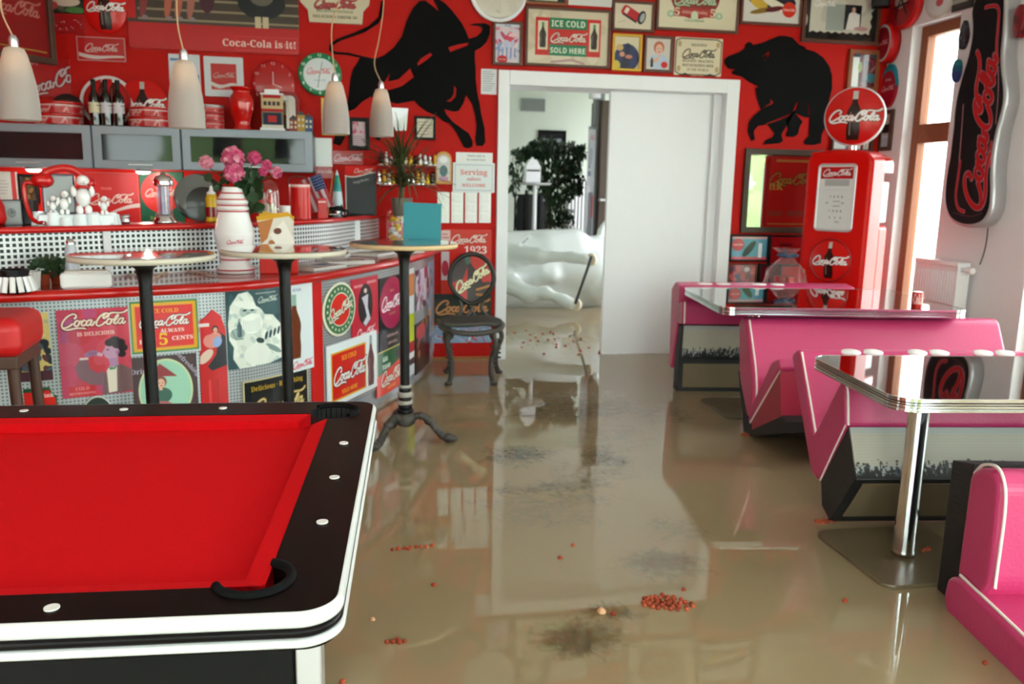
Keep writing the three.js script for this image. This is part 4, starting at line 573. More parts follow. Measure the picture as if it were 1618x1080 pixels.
// ---------------------------------------------------------------- red petrol pump cabinet
const buttonArt = (c, w, h) => { fill(c, w, h, '#cf1410'); bottle(c, w * 0.5, h * 0.06, h * 0.88, '#2a100e', '#b9bdb8'); logo(c, w * 0.5, h * 0.5, w * 0.9, '#f0ecec', '#7d1210', 0.64); };
{
  const o = thing('pump_cabinet', 'red old petrol pump shaped cabinet with a white dial panel in the corner', 'pump', [3.83, 0, -6.17], -56 * D2R), W = 0.53, D = 0.42, H = 1.72;
  const body = shapeOf([[-W / 2, 0], [W / 2, 0], [W / 2, H - 0.14]]); body.absarc(W / 2 - 0.1, H - 0.1, 0.1, 0, Math.PI * 0.42); body.quadraticCurveTo(0, H + 0.025, -W / 2 + 0.07, H - 0.005); body.absarc(-W / 2 + 0.1, H - 0.1, 0.1, Math.PI * 0.58, Math.PI);
  part('body', extrude(body, D * 0.62, 0.035, 5, 16).translate(0, 0, D / 2 - D * 0.62), M.redPaint, o);
  part('rear_body', extrude(roundRect(W * 0.96, 1.15, 0.04), D * 0.4, 0.02, 3).translate(0, 0.575, -D / 2), M.redPaint, o);
  part('rear_window', box(W * 0.9, 0.32, D * 0.34, 0, 1.33, -D / 2 + D * 0.19, 0.01), M.grey2 = std('#b9c4c2', 0.25), o);
  const hood = shapeOf([[-W / 2 + 0.01, H - 0.16], [W / 2 - 0.01, H - 0.16], [W / 2 - 0.01, H - 0.12]]); hood.absarc(W / 2 - 0.1, H - 0.11, 0.09, 0, Math.PI / 2); hood.lineTo(-W / 2 + 0.1, H - 0.02); hood.absarc(-W / 2 + 0.1, H - 0.11, 0.09, Math.PI / 2, Math.PI);
  part('hood', extrude(hood, D * 0.46, 0.02, 4, 14).translate(0, 0, -D / 2 - 0.02), M.redGloss, o);
  const pr = art(0.28, 0.5, (c, w, h) => { fill(c, w, h, '#d5d4d4'); rect(c, w * 0.05, h * 0.03, w * 0.9, h * 0.18, '#b5171c'); logo(c, w * 0.49, h * 0.115, w * 0.82, '#f2eeee', '#7a1016', 0.5); rect(c, w * 0.18, h * 0.22, w * 0.68, h * 0.1, '#a9a9aa'); line(c, '#b4b4b6', 1.5, w * 0.22, h * 0.38, w * 0.85, h * 0.38); T(c, '1 8 8 6', w * 0.53, h * 0.48, h * 0.05, '#606064', 'monospace'); T(c, '1 9 8 6', w * 0.53, h * 0.7, h * 0.05, '#606064', 'monospace'); rect(c, w * 0.45, h * 0.55, w * 0.2, h * 0.012, '#8a8a8e'); rect(c, w * 0.45, h * 0.62, w * 0.2, h * 0.012, '#8a8a8e'); for (const x of [0.28, 0.72]) ell(c, w * x, h * 0.58, w * 0.04, h * 0.015, '#a0a0a4'); for (const x of [0.38, 0.53, 0.68]) rect(c, w * x, h * 0.79, w * 0.025, h * 0.03, '#6c6c70'); T(c, 'SALE', w * 0.6, h * 0.87, h * 0.035, '#9a7a7a', 'sans-serif'); }, 600);
  const pz = D / 2 + 0.0; const dp = part('dial_panel', planarUV(extrude(roundRect(0.285, 0.5, 0.025), 0.012, 0.004).translate(0, 1.36, pz), pr), pr.mats.gloss, o, true);
  const fr = roundRect(0.31, 0.525, 0.035); fr.holes.push(new THREE.Path(roundRect(0.28, 0.495, 0.025).getPoints(8).reverse())); part('dial_frame', extrude(fr, 0.016, 0.004).translate(0, 1.36, pz), M.alu, o);
  const br = art(0.34, 0.34, buttonArt, 700); part('button_sign', planarUV(disc(0.165, 0.008, 0.02).translate(0, 0.87, pz), br), br.mats.gloss, o, true);
  part('button_rim', new THREE.TorusGeometry(0.167, 0.006, 8, 48).translate(0, 0.87, pz + 0.006), M.redDark, o);
  part('stand_neck', cyl(0.035, 0.035, 0.12, 0, H - 0.02, 0), M.chrome, o);
  const g = thing('pump_globe', 'round red lettered globe sign with a white rim on top of the red pump', 'globe sign', [3.83, H + 0.268, -6.17], -36 * D2R);
  const gr = art(0.46, 0.46, buttonArt, 700); part('globe_face', planarUV(disc(0.215, 0.012, 0.045, 56).translate(0, 0, 0.05), gr), gr.mats.gloss, g, true);
  part('globe_rim', lathe([[0.15, -0.055], [0.19, -0.06], [0.222, -0.04], [0.228, 0], [0.222, 0.05], [0.2, 0.062], [0.15, 0.06]], 56).rotateX(Math.PI / 2), M.white, g);
  part('globe_back', planarUV(disc(0.2, 0.012, 0.04, 40).rotateY(Math.PI).translate(0, 0, -0.05), gr), gr.mats.gloss, g, true);
}

// ---------------------------------------------------------------- right wall: bottle sign, radiator
{
  const XF = XR - 0.12, px = [[1556, -60], [1548, -30], [1541, 2], [1537, 18], [1538, 38], [1537, 60], [1531, 90], [1522, 120], [1514, 150], [1510, 175], [1508, 200], [1505, 225], [1502, 250], [1498, 272], [1495, 297], [1495, 320], [1501, 340], [1515, 351], [1534, 354], [1551, 348], [1561, 331], [1564, 305], [1564, 275], [1567, 240], [1573, 205], [1580, 180], [1584, 160], [1584, 138], [1581, 112], [1580, 86], [1583, 55], [1585, 20], [1586, -30], [1586, -60]];
  const P = px.map(([x, y]) => atX(x, y, XF)), c = P.reduce((a, p) => a.add(p), V(0, 0, 0)).divideScalar(P.length), loc = P.map((p) => [p.z - c.z, p.y - c.y]);
  const o = thing('bottle_wall_sign', 'tall black bottle shaped light sign with red lettering and silver surround', 'sign', [XR, c.y, c.z], -Math.PI / 2);
  const cl = (pts) => new THREE.CatmullRomCurve3(pts.map(([x, y]) => V(x, y, 0)), true, 'centripetal').getPoints(120).map((p) => [p.x, p.y]);
  const base = cl(loc), grow = (e) => base.map((p, i) => { const a = base[(i + base.length - 2) % base.length], b = base[(i + 2) % base.length], dx = b[0] - a[0], dy = b[1] - a[1], l = Math.hypot(dx, dy) || 1; return [p[0] - (dy / l) * e, p[1] + (dx / l) * e]; });
  const area = base.reduce((s, p, i) => { const q = base[(i + 1) % base.length]; return s + p[0] * q[1] - q[0] * p[1]; }, 0), sg = area > 0 ? -1 : 1;
  part('silver_case', extrude(shapeOf(grow(sg * 0.024)), 0.118, 0.02, 4), std('#b4b3b6', 0.32, { metalness: 0.6 }), o);
  const bb = base.reduce((b, [x, y]) => [Math.min(b[0], x), Math.max(b[1], x), Math.min(b[2], y), Math.max(b[3], y)], [9, -9, 9, -9]), w0 = bb[1] - bb[0], h0 = bb[3] - bb[2];
  const r = art(w0, h0, (q, w, h) => { fill(q, w, h, '#121013'); const k = (x, y) => { const p = atX(x, y, XF); return [(p.z - c.z - bb[0]) / w0 * w, (bb[3] - (p.y - c.y)) / h0 * h]; };
    const path = (col, lw, l) => { const pts = l.map(([x, y]) => k(x, y)); q.strokeStyle = col; q.lineWidth = lw; q.beginPath(); q.moveTo(...pts[0]); for (let i = 1; i < pts.length - 1; i++) q.quadraticCurveTo(...pts[i], (pts[i][0] + pts[i + 1][0]) / 2, (pts[i][1] + pts[i + 1][1]) / 2); q.lineTo(...pts[pts.length - 1]); q.stroke(); };
    const rib = (l) => { path('#a06a72', 15, l); path('#b3141a', 10, l); };
    rib([[1558, 12], [1570, 8], [1580, 12], [1578, 40], [1575, 70], [1576, 100]]); path('#c78a92', 4, [[1578, 105], [1579, 140], [1574, 195]]); path('#c78a92', 5, [[1523, 165], [1521, 200], [1516, 260]]); rib([[1518, 255], [1514, 285], [1510, 310], [1514, 330], [1524, 334]]); rib([[1567, 225], [1563, 250], [1566, 262]]); path('#5a3038', 4, [[1507, 335], [1530, 344], [1552, 336]]);
    const a = k(1538, 322), b = k(1566, 88), ang = Math.atan2(b[1] - a[1], b[0] - a[0]), L = Math.hypot(b[0] - a[0], b[1] - a[1]), m = k(1549, 212); q.save(); q.translate(m[0], m[1]); q.rotate(ang); q.scale(1, 0.98); logo(q, 0, 0, L * 1.1, '#b3141a', '#a06a72', 0.6, 0.17); q.restore(); }, 620);
  part('lettered_front', planarUV(extrude(shapeOf(base), 0.012, 0.003, 2).translate(0, 0, 0.112), r), r.mats.matte, o, true);
  const cd = mesh('power_cable', 'thin dark cable hanging from the bottle sign to the radiator', 'cable', tube([atX(1561, 360, XR - 0.01), atX(1558, 385, XR - 0.008), atX(1553, 405, XR - 0.012), atX(1548, 418, XR - 0.01)], 0.004, 24, 6), M.darkGrey);
}
{
  const zA = -5.83, zB = -5.36, o = thing('radiator', 'white ribbed panel radiator under the bottle sign', 'radiator', [XR - 0.03, 0, (zA + zB) / 2], -Math.PI / 2), w = zB - zA, y0 = 0.2, y1 = 0.915, D = 0.1;
  part('body', span(-w / 2, w / 2, y0, y1 - 0.02, 0, D - 0.012, 0.006), M.white, o);
  const n = 16; for (let i = 0; i < n; i++) part('rib', box(w / n * 0.62, y1 - y0 - 0.1, 0.014, -w / 2 + (i + 0.5) * w / n, (y0 + y1) / 2 - 0.02, D - 0.01, 0.006), M.white, o);
  part('top_grille', span(-w / 2 - 0.004, w / 2 + 0.004, y1 - 0.03, y1, -0.004, D + 0.004, 0.004), M.white, o); part('side_cover', [span(-w / 2 - 0.006, -w / 2, y0, y1 - 0.005, 0, D), span(w / 2, w / 2 + 0.006, y0, y1 - 0.005, 0, D)], M.white, o);
  part('valve', cyl(0.018, 0.018, 0.07, 0, 0, 0).rotateZ(-Math.PI / 2).translate(w / 2 + 0.0, y1 - 0.05, D * 0.6), M.alu, o); part('valve_knob', [cyl(0.026, 0.023, 0.055, 0, 0, 0, 28).rotateZ(-Math.PI / 2).translate(w / 2 + 0.055, y1 - 0.05, D * 0.6)], M.ceramic, o);
  part('bracket', [span(-w / 2 + 0.1, -w / 2 + 0.14, 0.3, 0.8, -0.03, 0.01), span(w / 2 - 0.14, w / 2 - 0.1, 0.3, 0.8, -0.03, 0.01)], M.grey, o);
}
const R = (name, label, px, draw, o = {}) => sign(name, label, o.cat ?? 'sign', { wall: 'right', px, d: 0.03, ...o }, draw);
R('cap_sign', 'big red bottle cap sign above the corner window', [1411, -24, 1460, 46], (c, w, h) => { fill(c, w, h, '#c4161a'); ell(c, w / 2, h / 2, w * 0.4, h * 0.4, '#9c1620'); ell(c, w * 0.5, h * 0.35, w * 0.2, h * 0.2, '#b8a49c'); line(c, '#2a1418', w * 0.04, w * 0.35, h * 0.75, w * 0.5, h * 0.3, w * 0.7, h * 0.7); line(c, '#2a1418', w * 0.04, w * 0.3, h * 0.5, w * 0.72, h * 0.45); }, { shape: 'round', dome: 0.05, d: 0.05 });
R('drum_sign', 'deep round red drum sign in the corner above the blue topped oval', [1396, 38, 1424, 100], (c, w, h) => { fill(c, w, h, '#c21418'); ell(c, w / 2, h / 2, w * 0.46, h * 0.46, '#a9a4a8'); ell(c, w / 2, h / 2, w * 0.4, h * 0.4, '#8e1420'); logo(c, w / 2, h / 2, w * 0.66, '#d8a0a4', null, 0.5); }, { shape: 'round', d: 0.09 });
R('oval_sign', 'dark red oval sign with a blue fan on its top', [1396, 102, 1420, 170], (c, w, h) => { fill(c, w, h, '#177e92'); ell(c, w / 2, h * 0.6, w * 0.5, h * 0.44, '#a3122a'); T(c, 'Drink', w * 0.5, h * 0.36, h * 0.07, '#e6c4c8', 'serif'); logo(c, w / 2, h * 0.55, w * 0.8, '#e8b9bd', null, 0.5); }, { shape: 'outline', outline: Array.from({ length: 36 }, (_, i) => { const a = i / 36 * 6.283, y = Math.sin(a); return [0.5 + Math.cos(a) * 0.5 * (y < -0.3 ? 0.92 : 1), 0.5 + y * 0.5]; }) });
R('framed_mirror', 'small brown framed mirror picture on the white wall beside the globe', [1393, 174, 1412, 238], (c, w, h) => { fill(c, w, h, '#b9bdb6'); rect(c, 0, h * 0.32, w, h * 0.26, '#3a2c28'); blotch(c, w, h * 0.3, ['#7f867a', '#d8dcd4', '#4a5048'], 14, 4); rect(c, 0, h * 0.66, w, h * 0.34, '#c3d4e2'); lines(c, 0, h * 0.74, w, 4, h * 0.06, '#3e4850', 1.5); }, { frame: { w: 0.035, m: M.woodDark }, cat: 'picture', d: 0.015, finish: 'glass' });
R('round_tray', 'pale round tray with a red emblem above the window', [1466, -36, 1512, 28], (c, w, h) => { fill(c, w, h, '#cfc6bc'); ell(c, w / 2, h / 2, w * 0.42, h * 0.42, '#d8d6d8'); ell(c, w * 0.55, h * 0.62, w * 0.12, h * 0.1, '#c4555a'); ell(c, w * 0.4, h * 0.3, w * 0.06, h * 0.08, '#c4555a'); }, { shape: 'round', d: 0.02, cat: 'tray' });
R('dark_tray', 'dark grey framed picture at the top above the window edge', [1509, -22, 1540, 15], (c, w, h) => { fill(c, w, h, '#4a3a3c'); rect(c, 0, h * 0.5, w * 0.8, h * 0.2, '#a9a29c'); rect(c, 0, h * 0.7, w, h * 0.3, '#2e2426'); }, { d: 0.02, cat: 'picture' });
R('leaf_sign', 'small dark pointed oval sign between window and bottle sign', [1520, 33, 1533, 78], (c, w, h) => { fill(c, w, h, '#2e2f36'); blotch(c, w, h, ['#4a4e55', '#1e2026', '#5c6068'], 20, 17); }, { shape: 'outline', outline: Array.from({ length: 28 }, (_, i) => { const a = i / 28 * 6.283; return [0.5 + Math.cos(a) * 0.5 * (Math.sin(a) < 0 ? 1 + Math.sin(a) * 0.5 : 1), 0.5 + Math.sin(a) * 0.5]; }) });
R('blue_oval_sign', 'small blue and teal oval sign peeking out left of the bottle sign', [1509, 94, 1521, 130], (c, w, h) => { fill(c, w, h, '#1c5a78'); rect(c, 0, h * 0.55, w, h * 0.45, '#2a3a7c'); rect(c, 0, 0, w, h * 0.3, '#1d7a80'); }, { shape: 'round' });
R('red_plaque', 'dark red plaque at the right edge of the picture beside the bottle sign', [1612, 8, 1630, 60], (c, w, h) => { fill(c, w, h, '#7a1420'); blotch(c, w, h, ['#8e1a26', '#5a1018'], 12, 5); }, { shape: 'round', d: 0.06 });

// ---------------------------------------------------------------- red wall: silhouettes
function silhouette(label, out, holes, extra) {
  const L = (l) => l.map(([x, y]) => { const p = atZ(x, y, ZW); return [p.x, p.y]; });
  const s = shapeOf(L(out)); for (const h of holes) s.holes.push(new THREE.Path(L(h).map(([x, y]) => new THREE.Vector2(x, y))));
  const ss = [s, ...(extra || []).map((e) => shapeOf(L(e)))];
  const m = mesh('wall_silhouette', label, 'silhouette', ss.map((q) => extrude(q, 0.008)), M.soft); m.position.z = ZW + 0.0005; return m;
}
const sc = (ox, k, a) => { const o = []; for (let i = 0; i < a.length; i += 2) o.push([ox + a[i] / k, a[i + 1] / k]); return o; };
silhouette('large black charging bull silhouette on the red wall left of the doorway', sc(500, 4, [275, 365, 195, 348, 110, 342, 80, 318, 84, 282, 128, 247, 240, 206, 330, 165, 392, 110, 410, 10, 428, 0, 425, 90, 392, 150, 305, 205, 155, 256, 104, 286, 97, 313, 120, 328, 205, 334, 292, 356, 370, 372, 430, 350, 490, 300, 540, 230, 570, 130, 610, 50, 650, 8, 690, 5, 740, 45, 772, 72, 762, 42, 738, 0, 768, -6, 810, 20, 850, 60, 890, 110, 920, 150, 945, 200, 962, 246, 1010, 233, 1042, 205, 1048, 180, 1025, 164, 962, 160, 1000, 150, 1070, 148, 1098, 162, 1096, 215, 1075, 265, 1045, 298, 1000, 322, 1000, 380, 1006, 430, 1006, 500, 1016, 590, 1030, 650, 1040, 720, 1060, 800, 1066, 900, 1050, 922, 1012, 922, 1004, 880, 1012, 790, 1000, 720, 985, 660, 960, 620, 945, 600, 930, 650, 900, 700, 870, 706, 808, 690, 820, 722, 860, 770, 920, 812, 962, 842, 986, 890, 986, 925, 960, 937, 932, 930, 912, 890, 880, 830, 840, 780, 800, 765, 770, 737, 700, 706, 650, 672, 620, 636, 560, 646, 510, 656, 460, 642, 400, 622, 340, 612, 290, 642, 240, 690, 198, 705, 190, 850, 160, 905, 150, 920, 105, 906, 118, 850, 150, 760, 190, 690, 205, 600, 215, 500, 230, 440, 258, 400]),
  [sc(500, 4, [402, 548, 432, 515, 465, 463, 455, 515, 520, 500, 592, 432, 618, 488, 540, 545, 450, 572]), sc(500, 4, [638, 400, 660, 370, 720, 334, 732, 350, 700, 378, 640, 418]), sc(500, 4, [833, 300, 900, 280, 960, 270, 955, 288, 845, 331]), sc(500, 4, [868, 540, 884, 560, 880, 610, 850, 642, 820, 640, 850, 622, 868, 590])], [sc(500, 4, [372, 850, 415, 850, 408, 880, 392, 888, 372, 878])]);
silhouette('black walking bear silhouette on the red wall right of the doorway', sc(1100, 4, [175, 378, 200, 356, 270, 330, 303, 306, 312, 276, 330, 265, 348, 270, 356, 286, 420, 270, 465, 250, 520, 228, 560, 228, 605, 238, 650, 285, 690, 310, 750, 328, 802, 365, 840, 420, 856, 480, 856, 560, 840, 620, 825, 700, 815, 800, 790, 850, 786, 905, 740, 916, 688, 914, 680, 896, 690, 878, 712, 858, 714, 780, 716, 740, 690, 742, 640, 722, 622, 714, 640, 735, 670, 768, 652, 800, 640, 850, 610, 866, 565, 862, 568, 838, 580, 822, 566, 760, 600, 714, 540, 752, 536, 850, 546, 890, 520, 906, 420, 914, 436, 884, 480, 868, 492, 842, 450, 786, 388, 796, 362, 830, 370, 884, 346, 890, 325, 830, 332, 770, 362, 730, 408, 692, 382, 620, 374, 560, 390, 546, 330, 516, 290, 486, 228, 468, 224, 452, 246, 440, 200, 432, 178, 402]),
  [sc(1100, 4, [410, 375, 425, 350, 458, 324, 458, 350, 440, 378, 424, 380, 445, 372, 450, 340, 430, 352]), sc(1100, 4, [462, 625, 488, 645, 476, 660, 440, 674, 408, 696, 440, 668, 470, 650]), sc(1100, 4, [636, 640, 642, 650, 632, 690, 612, 716, 560, 744, 500, 768, 440, 786, 440, 780, 500, 758, 560, 734, 606, 708]), sc(1100, 4, [704, 650, 710, 650, 720, 720, 712, 730])], [sc(1100, 4, [655, 285, 690, 300, 688, 330, 700, 345, 660, 300])]);

// ---------------------------------------------------------------- red wall: pictures and signs
const B = (name, label, px, draw, o = {}) => sign(name, label, o.cat ?? 'sign', { px, ...o }, draw);
const FR = { w: 0.022, d: 0.028, m: M.frameBrown }, FB = { w: 0.024, d: 0.03, m: M.black }, FG = { w: 0.018, d: 0.025, m: M.gold };
const pic = (label, px, draw, frame = FR, o = {}) => B('framed_picture', label, px, draw, { cat: 'picture', frame, finish: 'glass', d: 0.015, ...o });
// above and around the doorway
pic('brown framed ice cold sold here picture above the doorway', [829, 13, 964, 107], (c, w, h) => { fill(c, w, h, '#cdbfa6'); blotch(c, w, h, ['#d6cab4', '#c4b49a'], 20, 5); rect(c, w * 0.1, h * 0.15, w * 0.8, h * 0.68, '#c5221f'); for (const x of [0.11, 0.74]) { rect(c, w * (x + 0.02), h * 0.21, w * 0.12, h * 0.52, '#d8cdb0'); bottle(c, w * (x + 0.08), h * 0.24, h * 0.46, '#2d1d14', '#4f7a5a'); } rect(c, w * 0.27, h * 0.15, w * 0.46, h * 0.2, '#14724c'); rect(c, w * 0.27, h * 0.63, w * 0.46, h * 0.2, '#14724c'); T(c, 'ICE COLD', w * 0.5, h * 0.25, h * 0.15, '#dfe2cc', 'sans-serif', true, w * 0.42); logo(c, w * 0.5, h * 0.5, w * 0.46, '#ecd9cc', '#7a1a18', 0.5); T(c, 'SOLD HERE', w * 0.5, h * 0.735, h * 0.14, '#dfe2cc', 'sans-serif', true, w * 0.44); line(c, '#b08a8a', h * 0.04, w * 0.3, h * 0.95, w * 0.55, h * 0.9, w * 0.7, h * 0.96); });
pic('small framed pink and blue poster with a red disc beside the bull', [778, 34, 825, 104], (c, w, h) => { fill(c, w, h, '#cfc3cf'); blotch(c, w, h * 0.6, ['#c9405a', '#d87a90', '#e3c0c8', '#b84a6a'], 30, 6); c.save(); c.translate(0, h * 0.5); blotch(c, w, h * 0.45, ['#8d9cc4', '#b9bcd6', '#d9cfd4'], 24, 12); c.restore(); rect(c, 0, 0, w, h * 0.1, '#c8ccd8'); T(c, 'Drink', w / 2, h * 0.06, h * 0.06, '#4a4a8a', 'serif'); for (let i = 0; i < 5; i++) rect(c, w * (0.12 + i * 0.16), h * 0.6, w * 0.06, h * 0.25, '#6f84ba'); ell(c, w * 0.3, h * 0.9, w * 0.2, h * 0.1, '#b51a24'); T(c, 'Coca-Cola', w * 0.3, h * 0.9, h * 0.04, '#f0d8d8', 'serif', true, w * 0.3); });
pic('black framed cream picture cut by the top edge over the ice cold frame', [830, -44, 896, 9], (c, w, h) => { fill(c, w, h, '#1d2320'); rect(c, w * 0.2, h * 0.2, w * 0.6, h * 0.72, '#c9c2a4'); }, { ...FR, m: M.wood });
B('white_sign', 'white sign cut by the top edge between two frames', [898, -30, 967, 10], (c, w, h) => { fill(c, w, h, '#d6d4d0'); T(c, 'Coca-Cola', w / 2, h * 0.4, h * 0.3, '#b03a3c', 'serif'); });
pic('framed picture of a red roadster shaped like a bottle', [966, 2, 1033, 51], (c, w, h) => { fill(c, w, h, '#d8cab2'); c.save(); c.translate(w * 0.45, h * 0.42); c.rotate(0.52); c.fillStyle = '#b81f26'; c.beginPath(); c.roundRect(-w * 0.27, -h * 0.2, w * 0.5, h * 0.38, h * 0.12); c.fill(); rect(c, -w * 0.2, -h * 0.14, w * 0.1, h * 0.22, '#e6d8cc'); rect(c, -w * 0.2, h * 0.12, w * 0.42, h * 0.07, '#2a1a1a'); c.restore(); ell(c, w * 0.72, h * 0.53, w * 0.1, h * 0.26, '#1f1f22', 0.3); ell(c, w * 0.74, h * 0.53, w * 0.06, h * 0.18, '#a9aaac', 0.3); line(c, '#6a5a48', 1, w * 0.1, h * 0.75, w * 0.3, h * 0.66); });
pic('small framed picture of a hand holding a dark bottle against a blue coat', [966, 54, 1013, 113], (c, w, h) => { fill(c, w, h, '#d6c9a8'); ell(c, w * 0.5, h * 0.65, w * 0.48, h * 0.42, '#27315a'); ell(c, w * 0.1, h * 0.9, w * 0.16, h * 0.16, '#c9b24a'); poly(c, '#1d2440', w * 0.5, h * 0.2, w * 0.62, h * 0.24, w * 0.6, h * 0.95, w * 0.3, h * 0.95, w * 0.34, h * 0.6); ell(c, w * 0.32, h * 0.55, w * 0.1, h * 0.08, '#c98e78'); ell(c, w * 0.58, h * 0.62, w * 0.14, h * 0.06, '#c07a6a'); ell(c, w * 0.22, h * 0.35, w * 0.14, h * 0.1, '#c9a46a'); }, { ...FR, m: M.gold });
pic('small framed portrait of a smiling fair haired woman with a red disc', [1016, 57, 1062, 115], (c, w, h) => { fill(c, w, h, '#d2c8c0'); portrait(c, w * 0.52, h * 0.32, w * 0.36, '#b5654a', '#b9c6d8', '#e0b09c'); bottle(c, w * 0.26, h * 0.55, h * 0.36, '#2a1a1a'); ell(c, w * 0.42, h * 0.68, w * 0.13, h * 0.06, '#dba890', -0.6); ell(c, w * 0.76, h * 0.82, w * 0.13, h * 0.1, '#c81f22'); });
B('tin_label', 'cream bottle label sign with black script left of the bear', [1065, 60, 1140, 120], (c, w, h) => { fill(c, w, h, '#d6c8ac'); line(c, '#3a3228', 3, w * 0.03, h * 0.1, w * 0.12, h * 0.04, w * 0.88, h * 0.04, w * 0.97, h * 0.1, w * 0.97, h * 0.9, w * 0.88, h * 0.97, w * 0.12, h * 0.97, w * 0.03, h * 0.9, w * 0.03, h * 0.1); poly(c, '#2c2620', w * 0.1, h, w * 0.24, h * 0.93, w * 0.38, h); poly(c, '#2c2620', w * 0.62, h, w * 0.76, h * 0.93, w * 0.9, h); for (const x of [0.1, 0.9]) for (const y of [0.18, 0.82]) ell(c, w * x, h * y, w * 0.04, h * 0.08, '#b39a72'); T(c, 'DELICIOUS', w * 0.5, h * 0.2, h * 0.08, '#4a4034', 'serif'); logo(c, w * 0.5, h * 0.42, w * 0.72, '#38302c', null, 0.5); T(c, 'DELICIOUS · HEALTHFUL', w * 0.5, h * 0.61, h * 0.09, '#4a4034', 'serif', true, w * 0.66); T(c, 'MOST REFRESHING DRINK', w * 0.5, h * 0.73, h * 0.09, '#4a4034', 'serif', true, w * 0.66); T(c, 'IN THE WORLD', w * 0.5, h * 0.84, h * 0.08, '#6a5a48', 'serif', true, w * 0.5); });
pic('large framed cream print with red ornamental script cut by the top edge', [1037, -62, 1168, 51], (c, w, h) => { fill(c, w, h, '#d8ccb0'); ell(c, w * 0.46, h * 0.5, w * 0.31, h * 0.34, '#8a2a22'); logo(c, w * 0.46, h * 0.55, w * 0.56, '#b9c2a4', '#3f4a34', 0.55); rect(c, w * 0.2, h * 0.68, w * 0.52, h * 0.13, '#a8322c'); T(c, '5', w * 0.24, h * 0.74, h * 0.17, '#dfd4b4', 'serif'); T(c, '5', w * 0.69, h * 0.74, h * 0.17, '#dfd4b4', 'serif'); T(c, 'delicious refreshing', w * 0.46, h * 0.74, h * 0.06, '#d8b0a0', 'serif', true, w * 0.32); ell(c, w * 0.46, h * 0.8, w * 0.045, h * 0.08, '#c9cdae'); for (const x of [0.16, 0.77]) { ell(c, w * x, h * 0.78, w * 0.045, h * 0.05, '#8fa88a'); ell(c, w * x, h * 0.78, w * 0.025, h * 0.03, '#c4cbb0'); } T(c, 'COLD DRINK', w * 0.46, h * 0.87, h * 0.05, '#5a6a50', 'serif'); });
pic('framed poster of a gold and black emblem with a red disc at the top right', [1170, -48, 1267, 41], (c, w, h) => { fill(c, w, h, '#d6cfc8'); c.save(); c.translate(0, h * 0.1); ell(c, w * 0.5, h * 0.45, w * 0.42, h * 0.2, '#231c28', 0.1); ell(c, w * 0.28, h * 0.5, w * 0.16, h * 0.12, '#c9a23a', 0.4); ell(c, w * 0.6, h * 0.55, w * 0.3, h * 0.08, '#e6dcc8', 0.4); ell(c, w * 0.35, h * 0.66, w * 0.22, h * 0.05, '#8a6a2a', -0.2); ell(c, w * 0.55, h * 0.62, w * 0.16, h * 0.05, '#5a1c24', -0.2); c.restore(); ell(c, w * 0.81, h * 0.72, w * 0.12, h * 0.15, '#d3321f'); T(c, 'Coca-Cola', w * 0.81, h * 0.72, h * 0.07, '#f2dcd0', 'serif', true, w * 0.2); });
pic('big framed old photograph print with torn edges near the corner', [1268, -56, 1391, 70], (c, w, h) => { fill(c, w, h, '#191716'); let p = []; for (let i = 0; i <= 16; i++) p.push(w * (0.07 + 0.83 * i / 16), h * (0.02)); for (let i = 0; i <= 12; i++) p.push(w * (0.9 + (i % 2) * 0.025), h * (0.05 + 0.8 * i / 12)); for (let i = 0; i <= 16; i++) p.push(w * (0.9 - 0.83 * i / 16), h * (0.9 - (i % 2) * 0.025)); poly(c, '#c9c2b4', ...p); blotch(c, w * 0.9, h * 0.8, ['#c2b8aa', '#cfcabc', '#b9b4a8'], 16, 7); rect(c, w * 0.29, h * 0.5, w * 0.25, h * 0.36, '#9aa09a'); rect(c, w * 0.54, h * 0.5, w * 0.23, h * 0.34, '#1c1a20'); portrait(c, w * 0.66, h * 0.56, w * 0.06, '#3a3438', '#dcd6d0'); poly(c, '#ded8d2', w * 0.6, h * 0.62, w * 0.75, h * 0.62, w * 0.76, h * 0.84, w * 0.57, h * 0.84); ell(c, w * 0.78, h * 0.82, w * 0.1, h * 0.03, '#b98a8e'); logo(c, w * 0.26, h * 0.5, w * 0.3, '#ece6de', null, 0.5); }, { ...FR, w: 0.03 });
pic('narrow framed mirror picture between the bear and the corner', [1338, 79, 1387, 145], (c, w, h) => { fill(c, w, h, '#5a1a22'); blotch(c, w, h, ['#7a2430', '#3a1a22', '#8a5a60', '#2a4a5a'], 26, 8); rect(c, w * 0.04, h * 0.12, w * 0.28, h * 0.9, '#e3eae6'); ell(c, w * 0.36, h * 0.4, w * 0.07, h * 0.16, '#8aa05c'); ell(c, w * 0.82, h * 0.7, w * 0.2, h * 0.14, '#2f6f80'); }, { ...FR, w: 0.035, m: M.wood });
pic('framed mirror picture half hidden behind the round globe sign', [1314, 160, 1381, 240], (c, w, h) => { fill(c, w, h, '#6a2a2a'); rect(c, w * 0.02, h * 0.4, w * 0.9, h * 0.6, '#dbe4e4'); rect(c, w * 0.32, h * 0.3, w * 0.1, h * 0.7, '#8d8f92'); for (let i = 0; i < 6; i++) line(c, '#4c555c', 1.4, w * (0.5 + i * 0.07), h, w * (0.46 + i * 0.08), h * 0.62); line(c, '#4c555c', 1.4, w * 0.48, h * 0.8, w * 0.92, h * 0.76); rect(c, w * 0.72, h * 0.3, w * 0.06, h * 0.7, '#7a1c20'); }, { ...FR, m: M.woodDark });
